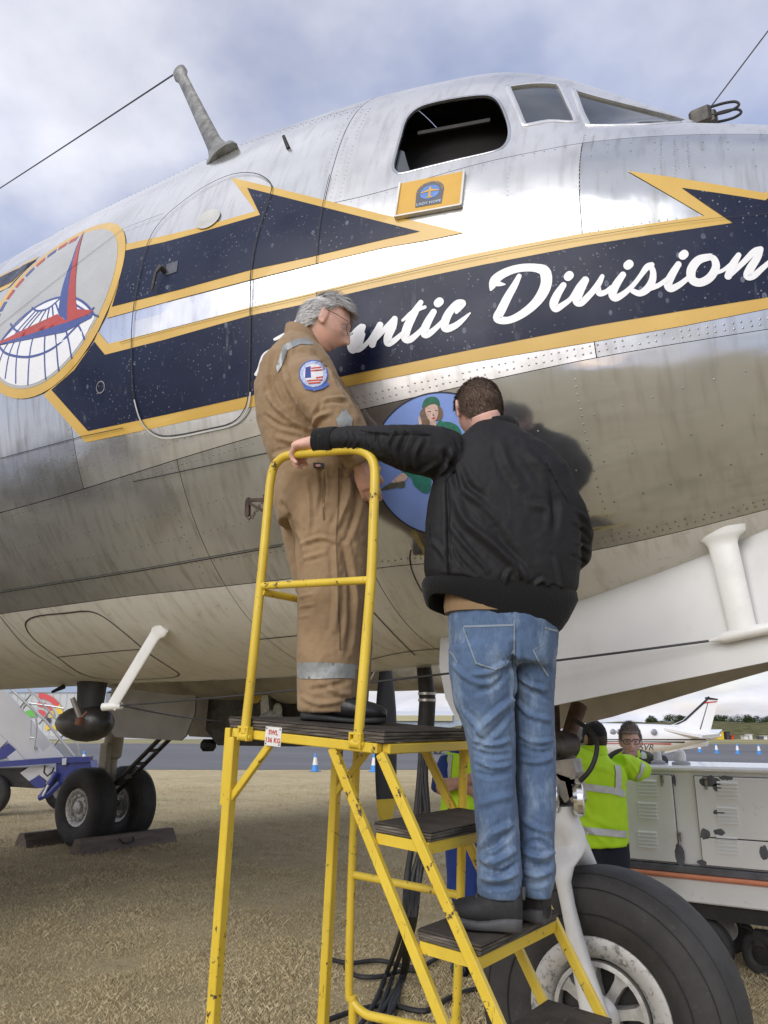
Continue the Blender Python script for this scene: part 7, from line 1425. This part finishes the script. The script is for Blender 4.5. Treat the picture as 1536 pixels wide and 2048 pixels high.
# fuselage: nose to the left; axis lies across the view
mb = MB(); rg = []
for px, top, bot in ((1000, 1478, 1495), (1030, 1468, 1505), (1080, 1455, 1512), (1130, 1448, 1514), (1200, 1447, 1513), (1260, 1448, 1510), (1310, 1449, 1504), (1350, 1451, 1497), (1390, 1456, 1487), (1420, 1463, 1479), (1442, 1469, 1473)):
    c = jp(px, (top + bot) / 2); hz = (bot - top) / 2 * depth_of(c) / F; rg.append([c + FH * hz * .95 * math.cos(a) + np.array([0, 0, hz * math.sin(a)]) for a in np.linspace(0, 2 * math.pi, 26, endpoint=False)])
mb.rings(rg); JF = mb.build('fuselage', M_JETW, JET, 50)
def jplate(name, pts, h, th, mat, parent, dz=0): mb = MB(); mb.prism([jp(a, b, h) for a, b in pts], FH * th); return mb.build(name, mat, parent, 30)
FIN = jplate('tail_fin', [(1330, 1452), (1348, 1449), (1368, 1440), (1412, 1399), (1418, 1394), (1434, 1398), (1436, 1400), (1420, 1466), (1390, 1466)], HJ - .08, .16, M_JETW, JET)
jplate('fin_leading_edge', [(1348, 1449), (1366, 1441), (1410, 1400), (1417, 1392), (1420, 1395), (1413, 1403), (1372, 1441), (1356, 1449)], HJ - .1, .02, M_JK, FIN)
jplate('fin_stripe', [(1408, 1404.5), (1434, 1402), (1434, 1404), (1408, 1407)], HJ - .1, .02, M_JR, FIN); jplate('fin_cap', [(1414, 1394), (1436, 1397.5), (1436, 1400), (1414, 1399)], HJ - .1, .22, M_JK, FIN); jplate('rudder_gap', [(1416, 1404), (1417, 1404), (1400, 1464), (1398, 1464)], HJ - .095, .02, M_GAP, FIN)
mb = MB()
for sg, (x0, y0), (x1, y1), (x2, y2), (x3, y3), hh_ in ((-1, (1385, 1476), (1438, 1474), (1344, 1466), (1326, 1459), HJ - 4.2),):
    A = [jp(1385, 1478, HJ - .4), jp(1440, 1472, HJ - .4), jp(1404, 1476, HJ - 3.2), jp(1328, 1461, HJ - 3.6), jp(1340, 1461, HJ - 3.4)]; mb.prism([A[0], A[1], A[2], A[3]], (0, 0, .09))
mb.build('tailplane', M_JETW, JET, 20)
mb = MB(); A = [jp(1385, 1474, HJ + .4), jp(1438, 1471, HJ + .4), jp(1445, 1463, HJ + 3.2), jp(1420, 1463, HJ + 3.2)]; mb.prism(A, (0, 0, .09)); mb.build('tailplane', M_JETW, JET, 20)
jplate('ventral_strake', [(1330, 1500), (1380, 1490), (1418, 1482), (1416, 1492), (1360, 1500), (1330, 1507)], HJ - .1, .2, M_JETW, JET)
def jband(pts_t, pts_b, mat, nm, off=1.02):
    """stripe on the near side of the fuselage"""
    mb = MB(); vs = []
    for (a, b), (c_, d) in zip(pts_t, pts_b):
        for px, py in ((a, b), (c_, d)):
            tb = np.interp(px, [1000, 1030, 1080, 1130, 1200, 1260, 1310, 1350, 1390, 1420, 1442], [1478, 1468, 1455, 1448, 1447, 1448, 1449, 1451, 1456, 1463, 1469]); bb = np.interp(px, [1000, 1030, 1080, 1130, 1200, 1260, 1310, 1350, 1390, 1420, 1442], [1495, 1505, 1512, 1514, 1513, 1510, 1504, 1497, 1487, 1479, 1473]); mid = (tb + bb) / 2; hz = (bb - tb) / 2; q = np.clip((py - mid) / hz, -.98, .98); c = jp(px, mid); hm = hz * depth_of(c) / F; vs.append(c - FH * hm * .95 * math.sqrt(1 - q * q) * off - FH * .01 + np.array([0, 0, -hm * q]))
    n = len(pts_t); mb.add(vs, [(2 * i, 2 * i + 1, 2 * i + 3, 2 * i + 2) for i in range(n - 1)]); mb.build(nm, mat, JET, 180)
xs4 = np.linspace(1010, 1418, 30)
jband([(x, 1478 - .002 * (x - 1200)) for x in xs4], [(x, 1479.5 + .004 * max(0, x - 1280)) for x in xs4], M_JK, 'black_stripe'); jband([(x, 1482 + .004 * max(0, x - 1250)) for x in xs4[:26]], [(x, 1483.2 + .022 * max(0, x - 1270)) for x in xs4[:26]], M_JK, 'black_stripe'); jband([(x, 1485.5 + .006 * max(0, x - 1250)) for x in xs4[:24]], [(x, 1487 + .025 * max(0, x - 1275)) for x in xs4[:24]], M_JR, 'red_stripe')
M_JWIN = simple('cabin_window_grey', (.22, .23, .26), .15, coat=.5)
for px in (1060, 1090, 1120, 1150, 1218, 1231, 1299): 
    c = jp(px, 1464); hz = .95 * 32 * depth_of(c) / F; mb = MB(); c2 = c - FH * (hz * .93); mb.lathe([(.0, -.02), (.10, -.02), (.125, .0), (.125, .03)], c2, FH, 18); mb.build('cabin_window', M_JWIN, JET, 40)
link('registration_letters', place(text_mesh('G-SVR', .36, shear=.2), jp(1283, 1495, HJ - .72), RT, np.array([0, 0, 1]) - FH * .35), JET, M_JK)
for px in (1250,): mb = MB(); a = jp(px, 1512, HJ - .3); mb.prism([a, a + RT * 1.4, a + RT * .9 - FH * 7.5 + np.array([0, 0, .35]), a + RT * .2 - FH * 7.5 + np.array([0, 0, .35])], (0, 0, .14)); 
mb = MB(); c = jp(1105, 1506, HJ); mb.prism([c - RT * 1.0 - FH * 6.8, c + RT * .35 - FH * 6.8, c + RT * .9, c + RT * .35 + FH * 6.8, c - RT * 1.0 + FH * 6.8, c - RT * 1.3], (0, 0, .16)); mb.build('wing', M_JETW, JET, 20)
for px, dh in ((1110, -2.2), (1110, 2.2), (1020, 0)):
    c = jp(px, 1530, HJ + dh); mb = MB(); mb.lathe(tyre_profile(.24, .18, .12), (c[0], c[1], .235), FH, 20); W_ = mb.build('wheel', M_TYRE, JET, 60); mb = MB(); mb.tube([(c[0], c[1], .235), (c[0], c[1], 1.0)], .05, 8); mb.build('gear_leg', M_JETW, W_)

# ---------------------------------------------------------------- airstairs truck beyond the main wheels
M_SW = simple('airstairs_white', (.60, .61, .63), .4, var=.05, scale=1.5, dirt=.12); M_SB = simple('airstairs_blue', (.030, .045, .24), .4, var=.1); M_PIPE = simple('galvanised_rail', (.5, .51, .52), .35, .6, var=.1)
HS = 17.0; sp = lambda x, y, h=HS: at_h(x, y, h)
ST = thing('airstairs', 'white and blue mobile airstairs with steel handrails behind the main wheels', 'airstairs', sp(60, 1600) * np.array([1, 1, 0]))
def splate(name, pts, h, th, mat, parent=None): mb = MB(); mb.prism([sp(a, b, h) for a, b in pts], FH * th); return mb.build(name, mat, parent or ST, 25)
splate('stair_side', [(-40, 1330), (0, 1375), (12, 1382), (62, 1440), (60, 1480), (85, 1505), (100, 1490), (126, 1514), (-40, 1522)], HS, .05, M_SW)
splate('stair_side', [(-40, 1330), (12, 1382), (126, 1514), (-40, 1522)], HS + 1.3, .05, M_SW)
SC = splate('chassis_beam', [(-40, 1526), (115, 1515), (180, 1513), (178, 1524), (120, 1526), (-40, 1537)], HS - .15, .2, M_SB)
splate('chassis_cheek', [(112, 1524), (180, 1520), (185, 1545), (160, 1560), (118, 1572), (112, 1548)], HS - .1, .4, M_SB, SC)
splate('beam_plate', [(124, 1517), (133, 1516), (132, 1529), (124, 1530)], HS - .17, .02, M_SW, SC)
splate('engine_cover', [(-40, 1538), (48, 1536), (40, 1548), (75, 1577), (-40, 1570)], HS, .6, M_CHASS)
for i, pl in enumerate(([(40, 1546), (60, 1533), (98, 1530), (70, 1556), (58, 1562)], [(58, 1563), (78, 1550), (94, 1562), (86, 1576), (74, 1577)], [(76, 1536), (112, 1534), (112, 1546), (94, 1560), (80, 1549)])): splate('chequer_panel', pl, HS - .02 * i - .02, .02, (M_SW, M_SB, M_SW)[i], SC)
for i, pl in enumerate(([(-40, 1500), (0, 1496), (14, 1482), (0, 1470), (-40, 1440)], [(-10, 1505), (16, 1486), (32, 1500), (14, 1514), (-10, 1522)], [(14, 1514), (32, 1500), (48, 1519), (20, 1521)])): splate('chequer_panel', pl, HS - .03, .02, (M_SW, M_SB, M_SW)[i])
def stube(name, pts, r_, mat=M_PIPE, h=HS - .05): mb = MB(); mb.tube([sp(*p, h) for p in pts], r_, 8); mb.build(name, mat, ST)
for h_ in (HS - .05, HS + 1.3):
    stube('handrail', [(22, 1378), (50, 1404), (90, 1440), (150, 1514)], .03, h=h_); stube('handrail', [(50, 1370), (75, 1395), (105, 1430), (140, 1470), (155, 1490), (158, 1513)], .022, h=h_)
    for a, b in (((40, 1415), (62, 1388)), ((46, 1417), (56, 1404)), ((78, 1448), (98, 1424)), ((108, 1490), (126, 1470))): stube('rail_post', [a, b], .022, h=h_)
stube('handrail', [(56, 1406), (100, 1412), (128, 1417)], .02); stube('step_ladder', [(68, 1500), (72, 1470), (74, 1450), (70, 1425), (55, 1405)], .02); stube('step_ladder', [(60, 1475), (72, 1477)], .015)
stube('stabiliser', [(112, 1545), (95, 1575), (82, 1592)], .05, M_SB, HS - .2); stube('stabiliser', [(120, 1566), (98, 1588), (78, 1596)], .06, M_SB, HS - .2); stube('stabiliser_ram', [(97, 1570), (86, 1592)], .03, M_PIPE, HS - .25); stube('hydraulic_hose', [(90, 1530), (88, 1545), (95, 1552), (104, 1545), (108, 1535)], .018, M_BLACK, HS - .2)
for px, dh in ((-22, -.1), (-22, 1.2), (128, 1.2)): 
    c = sp(px, 1590, HS + dh); mb = MB(); mb.lathe(tyre_profile(.42, .26, .22), (c[0], c[1], .41), FH, 32); W_ = mb.build('wheel', M_TYRE, ST, 60); mb = MB(); mb.lathe([(.22, -.1), (.1, -.06), (0, -.06)], (c[0], c[1], .41), FH, 24); mb.build('wheel_disc', M_WORN, W_)

# ---------------------------------------------------------------- hangars on the far side
def shed(name, label, px0, px1, ytop, h, dep, wall_m, roof_m, nrib, cat='hangar'):
    a = at_h(px0, 1460, h); b = at_h(px1, 1460, h); zt = 1.7 + (1460 - ytop) * h / 1601; L = np.linalg.norm(b - a); o = thing(name, label, cat, (a + b) / 2 * np.array([1, 1, 0]))
    a[2] = b[2] = 0; mb = MB(); mb.prism([a, b, b + FH * dep, a + FH * dep], (0, 0, zt)); mb.build('wall', wall_m, o, 0)
    mb = MB(); ov = .4; A = a - RT * ov - FH * ov; B = b + RT * ov - FH * ov; mid = FH * (dep / 2 + ov); up_ = np.array([0, 0, zt]); mb.prism([A + up_, A + mid + up_ * (1 + .28), A + mid * 2 + up_, A + mid * 2 + up_ * 1.02, A + mid + up_ * 1.31, A + up_ * 1.03], (B - A)); mb.build('roof', roof_m, o, 20)
    for i in range(nrib):
        c = a + RT * L * (i + .5) / nrib - FH * .06; mb = MB(); mb.bar(c, c + np.array([0, 0, zt]), .12, .1, FH); mb.build('cladding_rib', wall_m, o, 0)
    return o, a, b, zt
M_HW = simple('hangar_pale_cladding', (.46, .47, .46), .6, var=.05, scale=.2); M_HRf = simple('hangar_roof_blue_grey', (.30, .36, .44), .5, var=.08, scale=.2); M_HB = simple('hangar_blue_grey', (.33, .39, .46), .6, var=.06, scale=.2); M_HWR = simple('hangar_white_roof', (.62, .64, .66), .5, var=.05)
H1, a1, b1_, z1 = shed('hangar', 'pale hangar with a red, yellow and green ring motif on its doors', -250, 205, 1387, 240, 45, M_HW, M_HRf, 32)
def motif(cx, cy, r0, r1, a0, a1_, col, nm):
    h = 239.6; P = lambda r_, t: at_h(cx + r_ * math.cos(R(t)), cy - r_ * math.sin(R(t)), h); ts = np.linspace(a0, a1_, 14); mb = MB(); vs = [P(r0, t) for t in ts] + [P(r1, t) for t in ts]; n = len(ts); mb.add(vs, [(i, i + 1, n + i + 1, n + i) for i in range(n - 1)]); mb.build(nm, col, H1, 0)
MR = simple('motif_red', (.55, .06, .06), .5); MY = simple('motif_yellow', (.68, .45, .03), .5); MG = simple('motif_green', (.10, .40, .05), .5)
motif(78, 1435, 38, 49, 92, 32, MR, 'ring_segment'); motif(78, 1435, 38, 49, 32, 10, MY, 'ring_segment'); motif(78, 1435, 22, 31, 95, 28, MR, 'ring_segment'); motif(78, 1435, 22, 31, 28, 0, MY, 'ring_segment'); motif(78, 1435, 8, 16, 95, 0, MR, 'ring_segment'); motif(60, 1434, 0.1, 14, 0, 180, MG, 'ring_segment'); motif(92, 1462, .1, 12, 30, 100, MY, 'ring_segment'); motif(110, 1460, .1, 10, 20, 140, MY, 'ring_segment')
mb = MB(); p = [at_h(*q, 239.5) for q in ((92, 1436), (101, 1436), (101, 1446), (92, 1446))]; mb.add(p, [(0, 1, 2, 3)]); mb.build('hangar_window', M_JK, H1, 0)
H2, a2, b2_, z2 = shed('hangar', 'long blue-grey hangar with a shallow white roof across the taxiway', 560, 1010, 1432, 210, 50, M_HB, M_HWR, 30)
mb = MB(); a_ = at_h(700, 1442, 209.5); b_ = at_h(905, 1442, 209.5); mb.prism([a_, b_, b_ + np.array([0, 0, 1.4]), a_ + np.array([0, 0, 1.4])], FH * -.3); mb.build('beige_fascia', simple('fascia_beige', (.45, .41, .24), .6), H2, 0)
H3, *_ = shed('hangar', 'distant grey shed with a white roof behind the parked cars', 395, 520, 1420, 260, 40, M_HB, M_HWR, 10)
# parked cars, far off
def car(px, py, h, col, label, flip=1, s=1.):
    b = at_z(px, py, 0.); b = np.append(b[:2], 0.02); o = thing('parked_car', label, 'car', b, 'cars parked across the taxiway'); X_ = RT * flip; m_ = simple('car_' + label.split()[1], col, .25, var=.03, coat=.6)
    prof = [(-2.1, .35), (-2.1, .75), (-1.9, .9), (-1.2, .97), (1.0, .95), (1.95, .8), (2.1, .6), (2.1, .35)]; mb = MB(); mb.prism([b + X_ * a + np.array([0, 0, z]) for a, z in prof], FH * 1.7); mb.build('car_body', m_, o, 20)
    prof = [(-1.75, .93), (-1.2, 1.42), (-.3, 1.48), (.45, 1.40), (1.15, .95)]; mb = MB(); mb.prism([b + FH * .12 + X_ * a + np.array([0, 0, z]) for a, z in prof], FH * 1.46); mb.build('cabin', M_GLASS, o, 20)
    prof = [(-1.2, 1.40), (-.3, 1.47), (.45, 1.39), (.4, 1.44), (-.3, 1.52), (-1.15, 1.46)]; mb = MB(); mb.prism([b + FH * .1 + X_ * a + np.array([0, 0, z]) for a, z in prof], FH * 1.5); mb.build('car_roof', m_, o, 20)
    for a in (-1.3, 1.3):
        for d in (-.01, 1.53):
            mb = MB(); mb.lathe([(.17, -.0), (.31, -.0), (.33, .03), (.33, .16), (.31, .19)], b + X_ * a + FH * d + np.array([0, 0, .32]), FH, 20); W_ = mb.build('wheel', M_TYRE, o, 40); mb = MB(); mb.lathe([(.0, -.01), (.19, -.012)], b + X_ * a + FH * d + np.array([0, 0, .32]), FH, 14); mb.build('rim', M_PIPE, W_)
    return o
car(912, 1509, 0, (.7, .7, .7), 'white hatchback car parked across the taxiway behind the steps', -1)
for q, col, lb in (((452, 1471), (.68, .68, .7), 'distant white car parked by the grey shed'), ((430, 1470), (.12, .16, .3), 'distant blue car parked by the grey shed'), ((700, 1472), (.7, .7, .7), 'distant white car parked at the blue-grey hangar'), ((250, 1471), (.7, .7, .71), 'distant silver car parked beside the ringed hangar')): car(*q, 0, col, lb)
# ---------------------------------------------------------------- bank and trees on the right
def terrain():
    U = np.linspace(4, 330, 90); Vv = np.linspace(150, 330, 30); uu, vv = np.meshgrid(U, Vv, indexing='ij'); z = 3.4 * np.clip((vv - 158) / 22, 0, 1) * np.clip((uu - 4) / 20, 0, 1); z += np.array([[.5 * noise.noise((u_ * .12, v_ * .12, 3)) for v_ in Vv] for u_ in U]) * (z > .2); P = RT[None, None] * uu[..., None] + FH[None, None] * vv[..., None]; P[..., 2] = z; n, m = uu.shape; idx = np.arange(n * m).reshape(n, m); f = np.stack([idx[:-1, :-1], idx[1:, :-1], idx[1:, 1:], idx[:-1, 1:]], -1).reshape(-1, 4)
    s = NT('rough_bank'); c = s.ramp(s.noise(.5, 6, .7), [(.3, (.06, .065, .028)), (.5, (.12, .115, .05)), (.7, (.20, .175, .09))]); s.set(c, .95, spec=.1); s.bump(s.noise(1.2, 5), 1, .6); return tag(link('terrain_bank', raw_mesh('terrain_bank', P.reshape(-1, 3), f, 1), None, s.m), kind='structure')
terrain()
def mat_leaf(name, c0, c1):
    s = NT(name); g = s.n('ShaderNodeNewGeometry'); s.set(s.ramp(g.outputs['Random Per Island'], [(0, c0), (.6, tuple((np.array(c0) + np.array(c1)) / 2)), (1, c1)]), .8, spec=.15); return s.m
M_LEAF = mat_leaf('dark_leaves', (.02, .036, .014), (.07, .095, .035)); M_BARK = simple('bark', (.08, .06, .045), .9, bump=.6, bscale=10)
def tree(px, ybase, ytop, wpx, h, label, seed, n=2600):
    rs = np.random.default_rng(seed); b = at_h(px, ybase, h); k = depth_of(b) / F; H = (ybase - ytop) * k; Wd = wpx * k / 2; o = thing('tree', label, 'tree', b, 'trees beyond the airfield bank'); mb = MB(); tr = H * .05
    top = b + np.array([0, 0, H * .75]); mb.tube([b + np.array([0, 0, -.6]), b + np.array([.1, .1, H * .35]), top], [tr, tr * .7, tr * .2], 8)
    limbs = []
    for i in range(7):
        a = rs.uniform(0, 6.28); s0 = b + np.array([0, 0, H * rs.uniform(.25, .6)]); e_ = s0 + np.array([math.cos(a), math.sin(a), .7]) * Wd * rs.uniform(.5, .8); mb.tube([s0, e_], [tr * .4, tr * .12], 6); limbs.append(e_)
    mb.build('trunk', M_BARK, o); cl = [b + np.array([0, 0, H * .62])] + limbs + [b + np.array([rs.normal(0, Wd * .4), rs.normal(0, Wd * .4), H * rs.uniform(.4, .88)]) for _ in range(8)]; cl = np.array(cl); rad = rs.uniform(.25, .48, len(cl)) * Wd
    ci = rs.integers(0, len(cl), n); d = rs.normal(size=(n, 3)); d /= np.linalg.norm(d, axis=1, keepdims=True); P = cl[ci] + d * (rad[ci] * rs.uniform(.55, 1.05, n))[:, None] * np.array([1, 1, .8]); s_ = H * rs.uniform(.014, .034, n); u1 = rs.normal(size=(n, 3)); u1 /= np.linalg.norm(u1, axis=1, keepdims=True); u2 = np.cross(u1, d); u2 /= np.linalg.norm(u2, axis=1, keepdims=True) + 1e-9
    A = np.stack([P - u1 * s_[:, None], P + u2 * s_[:, None] * .8, P + u1 * s_[:, None], P - u2 * s_[:, None] * .8], 1).reshape(-1, 3); link('crown', raw_mesh('crown', A, np.arange(n * 4).reshape(-1, 4), 0), o, M_LEAF)
for i, (px, yb, yt, w, h, lb) in enumerate(((1314, 1470, 1434, 30, 240, 'round dark tree standing behind the white plane'), (1356, 1468, 1436, 34, 250, 'dark bushy tree beside the white tail fin'), (1378, 1466, 1433, 30, 245, 'tall dark tree half behind the white tail fin'), (1437, 1462, 1435, 28, 235, 'dark pine tree just beyond the white tail fin'), (1460, 1462, 1441, 36, 235, 'low spreading dark tree on the bank'), (1480, 1462, 1440, 34, 240, 'low dark tree merging with its neighbours on the bank'), (1500, 1462, 1434, 26, 235, 'tall pointed dark tree on the bank'), (1518, 1462, 1442, 30, 235, 'dark shrubby tree on the bank top'), (1538, 1466, 1438, 34, 230, 'large dark tree at the end of the bank'), (1566, 1466, 1436, 40, 230, 'broad dark tree past the end of the bank'), (1130, 1470, 1444, 40, 240, 'leafy dark tree behind the nose of the white plane'), (1090, 1470, 1446, 40, 245, 'leafy dark tree beyond the wing of the white plane'))): tree(px, yb + 6, yt - 3, w * 1.5, h, lb, i + 3, 3400)
def crate(px, py, w, hpx, h, col, label, nm='container', cat='container'):
    b = at_h(px, py, h); b[2] = max(b[2], 0) * 0; k = h / 1560; o = thing(nm, label, cat, b); W_, H_ = w * k, hpx * k; mb = MB(); mb.prism([b, b + RT * W_, b + RT * W_ + FH * 1.5, b + FH * 1.5], (0, 0, H_)); mb.build('box', simple(nm + str(px), col, .6), o, 0); mb = MB(); mb.prism([b + np.array([0, 0, H_]) - RT * .1 - FH * .1, b + RT * (W_ + .1) + np.array([0, 0, H_]) - FH * .1, b + RT * (W_ + .1) + FH * 1.6 + np.array([0, 0, H_]), b - RT * .1 + FH * 1.6 + np.array([0, 0, H_])], (0, 0, .12)); mb.build('lid', simple(nm + 'l' + str(px), tuple(np.array(col) * .8), .6), o, 0); return o
crate(1436, 1478, 12, 15, 148, (.65, .45, .03), 'yellow container behind the white plane tail'); crate(1454, 1478, 7, 14, 148, (.04, .04, .045), 'black cabin unit at the foot of the bank'); crate(1463, 1477, 5, 7, 148, (.5, .05, .03), 'small red container at the foot of the bank'); crate(1489, 1478, 8, 6, 148, (.62, .62, .62), 'low white container at the foot of the bank'); crate(1499, 1478, 6, 9, 148, (.66, .66, .66), 'taller white container at the foot of the bank'); crate(1521, 1478, 6, 5, 148, (.10, .10, .11), 'low black container at the foot of the bank'); crate(1528, 1478, 7, 6, 148, (.66, .66, .66), 'white container at the end of the bank')
